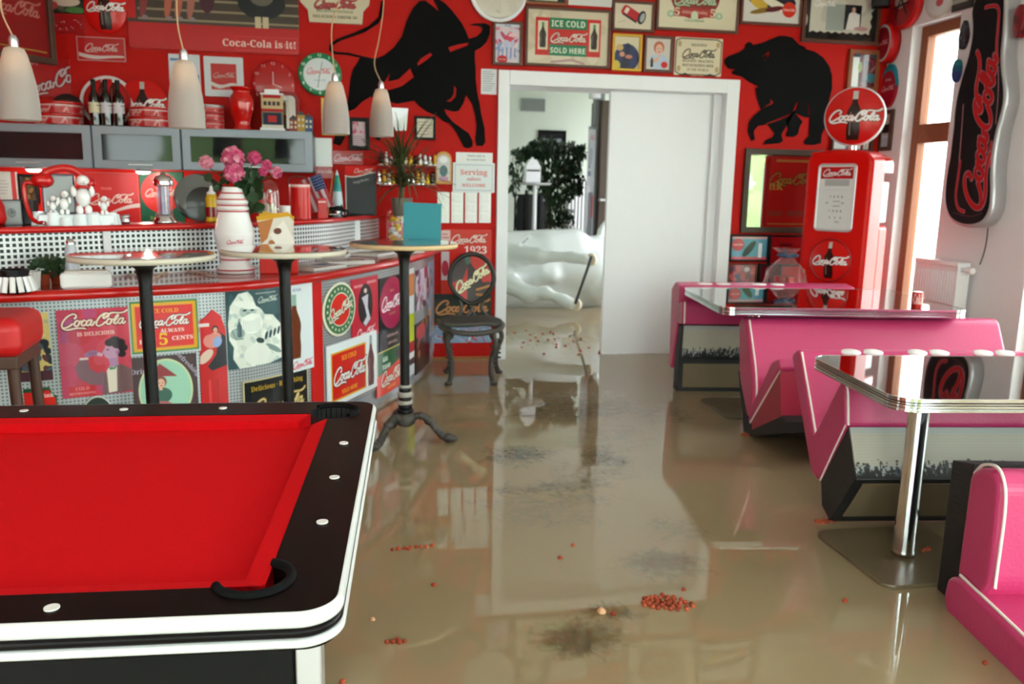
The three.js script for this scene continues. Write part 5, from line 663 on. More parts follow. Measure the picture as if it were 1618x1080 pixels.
{ // big bar mirror
  const m = sign('bar_mirror', 'large dark framed bar mirror with a red painted panel and gold lettering', 'mirror', { px: [1172, 236, 1312, 368], frame: { w: 0.05, d: 0.035, m: std('#3a2a1e', 0.45) }, d: 0.012, finish: 'glass', faceName: 'painted_glass' }, (c, w, h) => { fill(c, w, h, '#8c1512'); rect(c, 0, 0, w, h * 0.03, '#5a1512'); rect(c, w * 0.34, h * 0.075, w * 0.6, h * 0.03, '#8a5a2a'); logo(c, w * 0.55, h * 0.33, w * 0.6, '#7a5326', '#46180f', 0.5); T(c, 'Drink', w * 0.24, h * 0.42, h * 0.16, '#8a6a30', 'serif'); ell(c, w * 0.8, h * 0.55, w * 0.08, h * 0.12, '#5f0f12'); line(c, '#5f0f12', 4, w * 0.78, h * 0.4, w * 0.78, h * 0.6); T(c, 'DELICIOUS · REFRESHING', w * 0.52, h * 0.8, h * 0.1, '#4f3a30', 'sans-serif', true, w * 0.8); rect(c, w * 0.1, h * 0.93, w * 0.84, h * 0.015, '#8a5a2a'); });
  const { w, h } = place({ px: [1172, 236, 1312, 368] }); part('silvered_strip', span(-w / 2 + 0.05, -w / 2 + 0.24, -h / 2 + 0.05, h / 2 - 0.05, 0.012, 0.0145), M.mirror, m);
}
pic('small framed blue poster with a red disc and a bottle right of the doorway', [1151, 370, 1213, 413], (c, w, h) => { fill(c, w, h, '#5a9ab4'); rect(c, 0, 0, w, h * 0.12, '#d8a8b0'); rect(c, 0, h * 0.86, w, h * 0.14, '#c8546a'); ell(c, w * 0.2, h * 0.36, w * 0.17, h * 0.25, '#b91c24'); T(c, 'Coca-Cola', w * 0.2, h * 0.36, h * 0.09, '#e8d0d0', 'serif', true, w * 0.28); c.save(); c.translate(w * 0.42, h * 0.7); c.rotate(-0.9); ell(c, w * 0.14, 0, w * 0.26, h * 0.14, '#1f2f34'); c.restore(); rect(c, w * 0.76, h * 0.3, w * 0.1, h * 0.6, '#e6f0f2'); }, { ...FB, w: 0.018 });
pic('red framed poster behind the cellophane gift', [1213, 371, 1272, 420], (c, w, h) => { fill(c, w, h, '#8e1216'); ell(c, w * 0.45, h * 0.3, w * 0.2, h * 0.06, '#5c1216'); ell(c, w * 0.4, h * 0.5, w * 0.2, h * 0.05, '#2a2a3c', 0.2); }, { ...FB, w: 0.016 });
pic('small framed crimson picture low beside the door casing', [1148, 416, 1194, 458], (c, w, h) => { fill(c, w, h, '#8a1a2c'); blotch(c, w, h, ['#a02a38', '#6a1a34', '#3a2a4c', '#b5484e'], 24, 5); ell(c, w * 0.35, h * 0.8, w * 0.22, h * 0.14, '#241a30'); ell(c, w * 0.66, h * 0.2, w * 0.1, h * 0.1, '#b9a0a0'); }, { ...FR, w: 0.01 });
pic('small black framed dark red picture beside the cellophane gift', [1196, 416, 1232, 458], (c, w, h) => { fill(c, w, h, '#5e0e14'); ell(c, w * 0.4, h * 0.75, w * 0.14, h * 0.16, '#24090c'); }, { ...FB, w: 0.02 });
B('paper_note', 'white printed notice at the top left of the door casing', [760, 109, 785, 149], (c, w, h) => { fill(c, w, h, '#dfe0e4'); lines(c, w * 0.12, h * 0.12, w * 0.7, 9, h * 0.09, '#8a8c94', 2); }, { d: 0.003, cat: 'notice', finish: 'matte' });
B('wall_clock', 'round pale clock with white rim cut by the top edge beside the bull', [744, -54, 829, 29], (c, w, h) => { fill(c, w, h, '#cfc7ba'); blotch(c, w, h, ['#d2cabd', '#cac2b4'], 12, 5); line(c, '#8a7a66', 2, w * 0.46, h * 0.86, w * 0.52, h * 0.9); }, { shape: 'round', d: 0.03, dome: 0.01, cat: 'clock', frame: { w: 0.016, m: M.white } });
// below the bull
B('name_plate', 'narrow white plate with two lines of print above the white lettered sign', [720, 241, 778, 257], (c, w, h) => { fill(c, w, h, '#e4e2e2'); T(c, 'Please wait to', w * 0.55, h * 0.32, h * 0.26, '#8d9098', 'sans-serif'); T(c, 'be seated here', w * 0.55, h * 0.7, h * 0.26, '#8d9098', 'sans-serif'); });
B('enamel_sign', 'white sign with raised border and red lettering left of the door casing', [715, 257, 781, 304], (c, w, h) => { fill(c, w, h, '#dcdfe2'); line(c, '#b9bec4', 3, w * 0.06, h * 0.08, w * 0.94, h * 0.08, w * 0.94, h * 0.92, w * 0.06, h * 0.92, w * 0.06, h * 0.08); T(c, 'Serving', w * 0.5, h * 0.32, h * 0.24, '#cf5a5c', 'serif'); T(c, 'sailors', w * 0.5, h * 0.55, h * 0.14, '#c46a6c', 'serif'); T(c, 'WELCOME', w * 0.5, h * 0.75, h * 0.15, '#cf5a5c', 'serif', true, w * 0.66); }, { d: 0.02 });
for (let i = 0; i < 4; i++) {
  const { c, w, h } = place({ px: [691 + i * 21.8, 303, 710 + i * 21.8, 352] });
  const o = thing('switch_plate', ['white triple switch plate, leftmost of four beside the teal card', 'white triple switch plate, second from the left of four', 'white triple switch plate, third from the left of four', 'white triple switch plate nearest the door casing, rightmost of four'][i], 'switch plate', c, 0, 'four white switch plates');
  part('plate', box(w, h, 0.01, 0, 0, 0.005, 0.004), M.ceramic, o); for (let k = -1; k <= 1; k++) part('switch_rocker', box(w * 0.66, h * 0.25, 0.008, 0, k * h * 0.31, 0.011, 0.003), M.ceramic, o);
}
B('lettered_panel', 'red panel with white script and the year 1923 beside the iron chair', [697, 362, 776, 464], (c, w, h) => { fill(c, w, h, '#c8231a'); rect(c, 0, h * 0.02, w * 0.18, h * 0.22, '#d8b0b0'); lines(c, w * 0.03, h * 0.08, w * 0.12, 3, h * 0.05, '#b0484c', 3); logo(c, w * 0.54, h * 0.15, w * 0.72, '#e6cfc8', '#9a1c16', 0.5); T(c, '1923', w * 0.68, h * 0.32, h * 0.16, '#ecdcd8', 'serif'); rect(c, 0, h * 0.34, w * 0.16, h * 0.44, '#cfbcc4'); ell(c, w * 0.08, h * 0.6, w * 0.07, h * 0.12, '#b83244'); });
B('black_gold_sign', 'black sign with orange script and a red lower edge behind the chair', [682, 464, 776, 512], (c, w, h) => { fill(c, w, h, '#1e201f'); logo(c, w * 0.5, h * 0.42, w * 0.92, '#c9885a', '#3a2418', 0.6); T(c, 'DELICIOUS · REFRESHING · FIVE CENTS', w * 0.5, h * 0.84, h * 0.12, '#b8721e', 'serif', true, w * 0.84); rect(c, 0, h * 0.94, w, h * 0.06, '#b02a18'); });
B('glitter_poster', 'pale blue and pink poster low on the wall behind the chair legs', [682, 513, 776, 541], (c, w, h) => { fill(c, w, h, '#8fa6c6'); blotch(c, w, h, ['#a8bcd6', '#c8a0b4', '#c04a58', '#d8dce6', '#7a94bc'], 50, 8, 0.03, 0.1); });
B('kick_board', 'wood edged skirting strip below the red wall by the chair', [676, 563, 778, 568], (c, w, h) => { fill(c, w, h, '#a5703f'); }, { cat: 'skirting' });
pic('ornate black framed small picture between two hanging lamps', [551, 186, 584, 237], (c, w, h) => { fill(c, w, h, '#c6a9b2'); blotch(c, w, h * 0.55, ['#c0566a', '#d890a0'], 10, 5); lines(c, w * 0.1, h * 0.6, w * 0.8, 5, h * 0.08, '#6a6470', 2); }, { ...FB, w: 0.03 });
B('tilted_mirror', 'small bright tapered mirror plate behind the spiky plant', [615, 170, 645, 207], (c, w, h) => { fill(c, w, h, '#e6e8ee'); line(c, '#aab', 2, w * 0.3, h * 0.2, w * 0.6, h * 0.9); }, { cat: 'mirror', shape: 'outline', outline: [[0, 0], [1, 0.02], [0.9, 0.98], [0.35, 1], [0.06, 0.5]], finish: 'glass' });
pic('small dark framed certificate right of the spiky plant', [655, 184, 688, 221], (c, w, h) => { fill(c, w, h, '#cfc2b8'); lines(c, w * 0.1, h * 0.2, w * 0.8, 5, h * 0.15, '#a8606a', 2); }, { ...FB, w: 0.018 });
B('banner_sign', 'bright white plate over a red lettered strip at the end of the wall cabinets', [497, 218, 525, 282], (c, w, h) => { fill(c, w, h, '#eef0ee'); rect(c, 0, h * 0.7, w, h * 0.3, '#b8242a'); T(c, 'Coca-Cola', w * 0.5, h * 0.82, h * 0.12, '#e8c8c8', 'serif', true, w * 0.9); });
B('yellow_sign', 'yellow edged tall sign half hidden behind the third hanging lamp', [508, 155, 548, 214], (c, w, h) => { fill(c, w, h, '#d9a81a'); rect(c, w * 0.12, h * 0.05, w * 0.8, h * 0.88, '#b8241a'); T(c, 'COLD', w * 0.5, h * 0.5, h * 0.2, '#e8d0a0', 'serif'); });
B('script_lettering', 'small white script lettering plate on the red wall under the black framed picture', [524, 238, 574, 260], (c, w, h) => { fill(c, w, h, '#a81a18'); logo(c, w * 0.5, h * 0.5, w * 0.9, '#d9b8c4', null, 0.5); });
// upper left
B('stair_poster', 'wide poster of people on stone steps above a red band', [200, -110, 471, 82], (c, w, h) => { fill(c, w, h, '#b5181c'); rect(c, 0, 0, w, h * 0.78, '#453a33'); rect(c, 0, 0, w * 0.05, h * 0.75, '#c01c1c'); for (const y of [0.5, 0.575, 0.66, 0.74]) rect(c, w * 0.06, h * y, w, h * 0.018, '#93836a'); for (const [x, col] of [[0.1, '#8a3a3a'], [0.24, '#b5604e'], [0.3, '#b5604e'], [0.37, '#a8685a']]) { ell(c, w * x, h * 0.58, w * 0.022, h * 0.17, col, 0.15); ell(c, w * x, h * 0.74, w * 0.018, h * 0.02, '#8a7a80'); } ell(c, w * 0.46, h * 0.56, w * 0.045, h * 0.12, '#4a2030'); ell(c, w * 0.78, h * 0.58, w * 0.14, h * 0.13, '#1d2026'); ell(c, w * 0.78, h * 0.53, w * 0.07, h * 0.07, '#6a6458'); for (const x of [0.755, 0.8]) rect(c, w * (x - 0.018), h * 0.69, w * 0.036, h * 0.1, '#c8b898'); rect(c, 0, h * 0.785, w, h * 0.215, '#bd1a1e'); line(c, '#d44a48', 1.5, w * 0.62, h * 0.86, w * 0.985, h * 0.86, w * 0.985, h * 0.975, w * 0.62, h * 0.975, w * 0.62, h * 0.86); T(c, 'Coca-Cola is it!', w * 0.76, h * 0.915, h * 0.085, '#ead2ca', 'serif'); T(c, 'Coke', w * 0.94, h * 0.92, h * 0.04, '#d88a84', 'serif'); }, { d: 0.02 });
B('shield_sign', 'cream shield shaped sign with red script cut by the top edge', [472, -48, 585, 39], (c, w, h) => { fill(c, w, h, '#cfc3a8'); logo(c, w * 0.5, h * 0.6, w * 0.6, '#b8474c', '#6a2a2c', 0.5); T(c, 'RELIEVES FATIGUE', w * 0.5, h * 0.75, h * 0.07, '#4a6a48', 'serif', true, w * 0.7); T(c, 'DELICIOUS DRINK 5¢', w * 0.5, h * 0.87, h * 0.08, '#4a4438', 'serif', true, w * 0.62); }, { shape: 'outline', outline: [[0.02, 0.1], [0.98, 0.1], [1, 0.45], [0.98, 0.62], [0.9, 0.74], [0.88, 0.98], [0.14, 0.98], [0.12, 0.76], [0.02, 0.62], [0, 0.45]], d: 0.02 });
B('button_sign', 'round red button sign with a bottle at the top left of the red wall', [133, -30, 202, 54], buttonArt, { shape: 'round', d: 0.02, dome: 0.08 });
B('bordered_sign', 'red sign with white border, script and wave under the round button sign', [122, 59, 199, 97], (c, w, h) => { fill(c, w, h, '#a5161a'); line(c, '#c98a8a', 3, w * 0.02, h * 0.03, w * 0.98, h * 0.03, w * 0.98, h * 0.97, w * 0.02, h * 0.97, w * 0.02, h * 0.03); rect(c, w * 0.04, h * 0.06, w * 0.92, h * 0.88, '#b3161a'); logo(c, w * 0.5, h * 0.44, w * 0.7, '#c9b0ac', null, 0.5); c.fillStyle = '#cbb9b6'; c.fill(new Path2D(`M${w * 0.04} ${h * 0.65}Q${w * 0.3} ${h * 0.8} ${w * 0.55} ${h * 0.76}T${w * 0.96} ${h * 0.75}L${w * 0.96} ${h * 0.82}Q${w * 0.7} ${h * 0.84} ${w * 0.5} ${h * 0.9}T${w * 0.04} ${h * 0.8}Z`)); });
B('script_sign', 'red sign with big slanted white script behind the leftmost lamp', [34, 92, 112, 153], (c, w, h) => { fill(c, w, h, '#b0161a'); T(c, 'Enjoy', w * 0.24, h * 0.14, h * 0.12, '#c9b4b4', 'serif'); c.save(); c.translate(w * 0.62, h * 0.58); c.rotate(-0.35); logo(c, 0, 0, w * 1.5, '#c4b4b8', '#7a1418', 0.5); c.restore(); });
B('beaded_sign', 'glittering dark red sign under a landscape picture at the upper left', [68, 22, 133, 53], (c, w, h) => { fill(c, w, h, '#a31318'); let k = 5; for (let i = 0; i < 60; i++) { k = (k * 16807) % 2147483647; ell(c, (k % 997) / 997 * w, h * (0.3 + 0.6 * ((k >> 7) % 499) / 499), 2, 1.6, i % 3 ? '#7a2a34' : '#c9a2a8'); } });
B('landscape_picture', 'landscape picture of a reclining figure and greenery cut by the top edge', [70, -46, 131, 21], (c, w, h) => { fill(c, w, h, '#2a2c26'); blotch(c, w, h, ['#3a4a32', '#55584a', '#1d1f1c'], 24, 9); ell(c, w * 0.55, h * 0.72, w * 0.36, h * 0.12, '#cbb9a8'); ell(c, w * 0.2, h * 0.82, w * 0.14, h * 0.09, '#b03a3a'); ell(c, w * 0.78, h * 0.92, w * 0.26, h * 0.08, '#4c7a44'); });
pic('silver framed narrow red picture at the upper left edge', [45, -40, 67, 50], (c, w, h) => { fill(c, w, h, '#8e1420'); blotch(c, w, h, ['#a01c28', '#6e1018'], 10, 5); }, { w: 0.02, d: 0.02, m: M.steel });
B('square_sign', 'white square sign with a red centre, script and wave above the tins', [323, 90, 385, 153], (c, w, h) => { fill(c, w, h, '#ccd0d6'); rect(c, w * 0.18, h * 0.18, w * 0.64, h * 0.64, '#b8161a'); logo(c, w * 0.5, h * 0.46, w * 0.56, '#d9a09a', '#7a1412', 0.5); c.fillStyle = '#d2c4c4'; c.fill(new Path2D(`M${w * 0.18} ${h * 0.62}Q${w * 0.4} ${h * 0.74} ${w * 0.55} ${h * 0.68}T${w * 0.82} ${h * 0.66}L${w * 0.82} ${h * 0.71}Q${w * 0.55} ${h * 0.74} ${w * 0.46} ${h * 0.78}T${w * 0.18} ${h * 0.72}Z`)); });
B('pinup_poster', 'poster of a brown haired woman in a blue dress behind the second lamp', [268, 86, 317, 155], (c, w, h) => { fill(c, w, h, '#cfd3da'); rect(c, w * 0.06, h * 0.1, w * 0.4, h * 0.06, '#5a7ab0'); portrait(c, w * 0.66, h * 0.26, w * 0.24, '#4a2a20', '#3d6aa8', '#d08a72'); poly(c, '#4270b0', w * 0.5, h * 0.5, w * 0.95, h * 0.46, w * 0.98, h * 0.96, w * 0.4, h * 0.96); ell(c, w * 0.82, h * 0.52, w * 0.1, h * 0.05, '#e8dccb'); });
const clockArt = (bg, face, tick, num) => (c, w, h) => { fill(c, w, h, bg); if (face) ell(c, w / 2, h / 2, w * 0.37, h * 0.37, face); for (let i = 0; i < 12; i++) { const a = i / 12 * 6.2832; c.save(); c.translate(w / 2 + Math.sin(a) * w * 0.43, h / 2 - Math.cos(a) * h * 0.43); T(c, String(i || 12), 0, 0, h * 0.09, tick, 'sans-serif'); c.restore(); } num(c, w, h); };
B('wall_clock', 'round red clock with pale numerals behind the mirrored tray on the cabinets', [398, 96, 467, 172], clockArt('#b01418', null, '#d2a8a8', (c, w, h) => { line(c, '#d8c0c0', 3, w * 0.5, h * 0.5, w * 0.5, h * 0.25); line(c, '#d8c0c0', 2, w * 0.5, h * 0.5, w * 0.68, h * 0.55); }), { shape: 'round', d: 0.03, dome: 0.03, cat: 'clock' });
B('wall_clock', 'round clock with a green numbered rim and white face left of the bull', [471, 84, 540, 152], clockArt('#1d7a4c', '#d6dade', '#dfe8e2', (c, w, h) => { logo(c, w * 0.47, h * 0.43, w * 0.56, '#cf5a60', null, 0.4); line(c, '#7a8088', 3, w * 0.5, h * 0.5, w * 0.45, h * 0.8); line(c, '#7a8088', 2, w * 0.5, h * 0.5, w * 0.56, h * 0.22); T(c, 'ice cold', w * 0.5, h * 0.64, h * 0.07, '#9aa8ba', 'serif'); }), { shape: 'round', d: 0.035, dome: 0.03, cat: 'clock' });
{ // framed board hanging edge on
  const p = atZ(18, 30, -6.05); const o = sign('hanging_board', 'red board in a dark frame hanging edge on at the top left corner', 'sign', { pos: V(p.x, p.y + 0.03, -6.05), w: 0.6, h: 0.55, turn: 62 * D2R, frame: { w: 0.04, d: 0.04, m: M.woodDark }, d: 0.015 }, (c, w, h) => { fill(c, w, h, '#8a1618'); logo(c, w / 2, h * 0.4, w * 0.8, '#b06a60', null, 0.5); rect(c, w * 0.05, h * 0.9, w * 0.9, h * 0.02, '#a8823a'); });
  part('hanger_wire', [bar([-0.22, 0.27, 0.01], [-0.22, YC - p.y - 0.03, 0.01], 0.003), bar([0.22, 0.27, 0.01], [0.22, YC - p.y - 0.03, 0.01], 0.003)], M.darkGrey, o);
}
// under the cabinets
B('wave_sign', 'red script sign with a white wave under the wall cabinets', [129, 272, 221, 352], (c, w, h) => { fill(c, w, h, '#ab1316'); line(c, '#c45a56', 2, 2, 2, w - 2, 2, w - 2, h - 2); T(c, 'Drink', w * 0.44, h * 0.32, h * 0.07, '#c9807a', 'serif'); logo(c, w * 0.5, h * 0.52, w * 0.78, '#cfb0aa', '#84100f', 0.5); c.fillStyle = '#c4b6b6'; c.fill(new Path2D(`M${w * 0.3} ${h * 0.9}Q${w * 0.7} ${h * 0.62} ${w} ${h * 0.6}L${w} ${h * 0.68}Q${w * 0.7} ${h * 0.7} ${w * 0.3} ${h * 0.9}Z`)); });
B('green_square_sign', 'dark green square sign with a red disc behind the glass dispenser', [222, 271, 291, 350], (c, w, h) => { fill(c, w, h, '#0f4a34'); ell(c, w * 0.48, h * 0.42, w * 0.45, h * 0.4, '#bc1a16'); logo(c, w * 0.48, h * 0.42, w * 0.76, '#d6b8b4', '#7a1210', 0.45); T(c, 'Refreshing', w * 0.5, h * 0.92, h * 0.09, '#8a8a2a', 'serif'); });
B('menu_poster', 'pale grey poster with a red edge at the far left under the cabinets', [-6, 271, 29, 320], (c, w, h) => { fill(c, w, h, '#b9b8b6'); rect(c, w * 0.72, 0, w * 0.2, h, '#b03a3e'); lines(c, w * 0.1, h * 0.3, w * 0.5, 5, h * 0.1, '#86868a', 2); });
pic('small dark framed picture under the cabinets beside the pale poster', [32, 275, 63, 320], (c, w, h) => { fill(c, w, h, '#332c20'); blotch(c, w, h, ['#4a3c24', '#6a5230', '#23201a'], 20, 9); }, { ...FB, w: 0.02 });

{ const p = atZ(1392, 2, -6.5), o = thing('corner_speaker', 'small black speaker high in the corner beside the torn photograph', 'speaker', [p.x, p.y + 0.01, -6.5], -0.6); part('speaker_case', box(0.14, 0.12, 0.12, 0, 0, 0, 0.012), M.black, o); part('speaker_grille', box(0.12, 0.1, 0.008, 0, 0, 0.06, 0.003), M.blackMatte, o); part('bracket', box(0.03, 0.03, 0.12, 0, 0, -0.09), M.black, o); }

// ---------------------------------------------------------------- wall cabinets
{
  const ZF = -6.3, xs = [-70, 145, 286, 495], lab = ['grey glass fronted wall cabinet at the far left', 'grey glass fronted wall cabinet, middle of three', 'grey glass fronted wall cabinet nearest the bull, right end of the row'];
  for (let i = 0; i < 3; i++) {
    const a = atZ(xs[i] + 1, 228, ZF), b = atZ(xs[i + 1] - 1, 230, ZF), yT = 1.765, yB = 1.475, w = b.x - a.x, h = yT - yB, o = thing('wall_cabinet', lab[i], 'cabinet', [(a.x + b.x) / 2, (yT + yB) / 2, ZF], 0, 'grey wall cabinets');
    part('carcass', [span(-w / 2, w / 2, h / 2 - 0.016, h / 2, ZW - ZF + 0.002, -0.022), span(-w / 2, w / 2, -h / 2, -h / 2 + 0.016, ZW - ZF + 0.002, -0.022), span(-w / 2, -w / 2 + 0.016, -h / 2, h / 2, ZW - ZF + 0.002, -0.022), span(w / 2 - 0.016, w / 2, -h / 2, h / 2, ZW - ZF + 0.002, -0.022), span(-w / 2, w / 2, -h / 2, h / 2, ZW - ZF + 0.002, ZW - ZF + 0.012)], M.steel, o);
    const d = part('door', extrude(ringShape(w - 0.004, h - 0.004, 0.055), 0.02, 0.002, 1), M.steel, o); d.position.z = -0.02;
    const p = new THREE.Mesh(merge(box(w - 0.1, h - 0.1, 0.005, 0, 0, 0.009)), M.glassDark); p.name = 'glass_pane'; d.add(p);
    const hd = new THREE.Mesh(merge([box(0.16, 0.008, 0.012, 0.02, -h / 2 + 0.03, 0.034, 0.003), box(0.008, 0.008, 0.02, -0.05, -h / 2 + 0.03, 0.026), box(0.008, 0.008, 0.02, 0.09, -h / 2 + 0.03, 0.026)]), M.alu); hd.name = 'handle'; d.add(hd);
  }
  for (const [i, px, py] of [[0, 53, 265], [1, 226, 268]]) { const p = atZ(px, py, -6.38), o = thing('cabinet_light', ['lit white light under the left wall cabinet', 'lit white light under the middle wall cabinet'][i], 'light', [p.x, 1.4745, -6.38]); part('housing', lathe([[0.001, 0], [0.055, 0], [0.058, -0.008], [0.05, -0.014]], 28), M.alu, o); part('lamp_lens', lathe([[0.05, -0.012], [0.045, -0.024], [0.03, -0.03], [0.001, -0.032]], 28), M.lit, o); const l = new THREE.PointLight(0xfff4e0, 0.25); l.position.set(0, -0.06, 0); l.name = 'lamp_glow'; o.add(l); }
}
// ---------------------------------------------------------------- hanging lamps
for (const [i, px, yT, yB, z, lab] of [[0, 32, 75, 190, -3.8, 'frosted glass hanging lamp at the far left in front of the script sign'], [1, 296, 95, 203, -4.0, 'frosted glass hanging lamp in front of the cabinet joint and blue dress poster'], [2, 531, 128, 212, -5.0, 'frosted glass hanging lamp beside the green rimmed clock'], [3, 603, 140, 216, -5.6, 'frosted glass hanging lamp in front of the bull, nearest the plant']]) {
  const a = atZ(px, yT, z), b = atZ(px, yB, z), H = a.y - b.y, o = thing('pendant_lamp', lab, 'lamp', [b.x, b.y, z], 0, 'frosted pendant lamps over the bar');
  part('lamp_shade', lathe([[0.074, 0], [0.077, 0.004], [0.0765, H * 0.25], [0.07, H * 0.5], [0.058, H * 0.72], [0.046, H * 0.9], [0.036, H * 0.98], [0.02, H], [0.016, H], [0.034, H * 0.96], [0.043, H * 0.89], [0.055, H * 0.71], [0.067, H * 0.49], [0.0735, H * 0.25], [0.074, 0.0]], 40), M.frosted, o);
  part('bulb', lathe([[0.001, H * 0.62], [0.018, H * 0.66], [0.026, H * 0.74], [0.022, H * 0.84], [0.013, H * 0.92], [0.001, H * 0.93]], 20), M.bulb, o);
  part('socket', lathe([[0.001, H * 0.92], [0.018, H * 0.92], [0.018, H + 0.03], [0.01, H + 0.045], [0.001, H + 0.045]], 20), M.alu, o);
  const top = YC - b.y, k = [0.0, 0.015, 0.02, -0.01][i]; part('cord', tube([[0, H + 0.04, 0], [-0.03 + k, H + 0.14, 0.01], [-0.01, H + 0.3, 0.0], [0.03 + k, H + 0.5, 0], [0.02, H + 0.8, 0], [0, top - 0.05, 0], [0, top, 0]], 0.0035, 50, 6), M.cord, o); part('ceiling_rose', cyl(0.05, 0.04, 0.03, 0, top - 0.03, 0), M.alu, o);
}
// ---------------------------------------------------------------- things on the cabinets
const CT = 1.7655, onCab = (px, z = -6.45) => { const p = atZ(px, 190, z); return V(p.x, CT, z); };
const script = (bg, col, lines2 = false) => (c, w, h) => { fill(c, w, h, bg); for (let k = 0; k < 3; k++) logo(c, w * (k + 0.5) / 3, h * 0.5, w * 0.27, col, null, 0.5); if (lines2) { rect(c, 0, 0, w, h * 0.1, '#d8c8c4'); rect(c, 0, h * 0.9, w, h * 0.1, '#d8c8c4'); } };
function tin(px, z, y, r, h, label, lid = M.red) { const p = onCab(px, z), o = thing('biscuit_tin', label, 'tin', [p.x, CT + y, z]), a = art(r * 6.28, h, script('#b3181a', '#d8a8a4', true), 300); part('tin_body', wrapUV(lathe([[0.001, 0], [r, 0], [r + 0.002, 0.004], [r, 0.008], [r, h * 0.78]], 40), a), a.mats.gloss, o, true); part('lid', lathe([[r * 0.9, h * 0.72], [r + 0.004, h * 0.72], [r + 0.004, h * 0.96], [r - 0.004, h], [0.001, h]], 40), lid, o); return o; }
tin(94, -6.44, 0, 0.15, 0.075, 'wide red lettered tin, lower of two beside the wine bottles'); tin(98, -6.44, 0.076, 0.14, 0.08, 'wide red lettered tin, upper of two below the dark round tray');
tin(238, -6.44, 0, 0.145, 0.07, 'wide red lettered tin, lower of two under the bottle button sign'); tin(238, -6.44, 0.071, 0.135, 0.065, 'wide red lettered tin, upper of two under the bottle button sign');
for (let k = 0; k < 3; k++) tin(334, -6.42, k * 0.056, 0.086, 0.055, ['red lettered tin, lowest of three beside the red vase', 'red lettered tin, middle of three beside the red vase', 'silver lidded red tin, topmost of three beside the red vase'][k], k === 2 ? M.alu : M.red);
for (let k = 0; k < 3; k++) {
  const p = onCab([151, 169.5, 189][k], -6.36), o = thing('wine_bottle', ['dark wine bottle with a cream label, leftmost of three on the cabinet', 'dark wine bottle with a white label, middle of three on the cabinet', 'dark wine bottle with a white label, rightmost of three on the cabinet'][k], 'bottle', p, 0, 'wine bottles on the wall cabinet');
  part('glass_body', lathe([[0.001, 0.004], [0.034, 0], [0.037, 0.006], [0.037, 0.185], [0.033, 0.205], [0.02, 0.225], [0.0145, 0.245], [0.014, 0.29], [0.001, 0.29]], 28), M.wineGlass, o); part('capsule', lathe([[0.0148, 0.245], [0.0152, 0.29], [0.0162, 0.292], [0.016, 0.31], [0.001, 0.311]], 20), M.black, o);
  const a = art(0.23, 0.07, (c, w, h) => { fill(c, w, h, k ? '#d6d0d8' : '#d8cdb0'); for (let j = 0; j < 2; j++) { rect(c, w * (0.1 + j * 0.5), h * 0.25, w * 0.3, h * 0.1, '#8a7a6a'); rect(c, w * (0.15 + j * 0.5), h * 0.55, w * 0.2, h * 0.06, '#a89a8a'); } }); part('label', wrapUV(lathe([[0.0375, 0.085], [0.0375, 0.155]], 28), a), a.mats.matte, o, true);
}
function plate(name, label, px, z, r, draw, lean = -0.18, d = 0.012) { const p = onCab(px, z), a = art(r * 2, r * 2, draw), m = mesh(name, label, 'tray', planarUV(disc(r, d, 0.01, 48), a), a.mats.gloss, null, true); m.position.set(p.x, CT + r * Math.cos(lean), z - 0.02); m.rotation.x = lean; return m; }
plate('round_tray', 'dark round picture tray leaning on the wall above the stacked tins', 106, -6.55, 0.115, (c, w, h) => { fill(c, w, h, '#2a1e1e'); ell(c, w * 0.5, h * 0.55, w * 0.36, h * 0.36, '#4a4038'); ell(c, w * 0.4, h * 0.65, w * 0.2, h * 0.2, '#8a97a0'); ell(c, w * 0.66, h * 0.6, w * 0.14, h * 0.16, '#6a5040'); });
plate('round_tray', 'round white rimmed red tray behind the three wine bottles', 171, -6.57, 0.185, (c, w, h) => { fill(c, w, h, '#d6d2d4'); ell(c, w / 2, h / 2, w * 0.43, h * 0.43, '#a81418'); ell(c, w / 2, h / 2, w * 0.36, h * 0.36, '#c3161a'); bottle(c, w * 0.42, h * 0.05, h * 0.5, '#5a1a18', '#d8d8d8'); bottle(c, w * 0.62, h * 0.05, h * 0.5, '#5a1a18', '#d8d8d8'); });
plate('button_sign', 'round red button sign with a bottle standing on the wall cabinets', 227, -6.58, 0.175, buttonArt, -0.1, 0.015).userData.category = 'sign';
{ const p = onCab(383, -6.42), o = mesh('red_vase', 'glossy red urn vase on the right wall cabinet', 'vase', lathe([[0.001, 0.002], [0.062, 0], [0.066, 0.012], [0.05, 0.035], [0.058, 0.07], [0.08, 0.13], [0.086, 0.19], [0.078, 0.235], [0.058, 0.26], [0.06, 0.275], [0.08, 0.29], [0.08, 0.3], [0.055, 0.302], [0.045, 0.27], [0.001, 0.26]], 40), M.redGloss); o.position.copy(p); }
{ const p = onCab(443, -6.52), w = 0.27, h = 0.29, o = thing('mirrored_tray', 'mirrored tray with rounded red frame standing on the right wall cabinet', 'mirror', [p.x, CT + h / 2, -6.54]), s = roundRect(w, h, 0.05); o.rotation.x = -0.1; s.holes.push(new THREE.Path(roundRect(w - 0.05, h - 0.05, 0.035).getPoints(8).reverse())); part('frame', extrude(s, 0.02, 0.005), M.redDark, o); part('mirror_plate', extrude(roundRect(w - 0.04, h - 0.04, 0.035), 0.006).translate(0, 0, 0.003), M.mirror, o); }
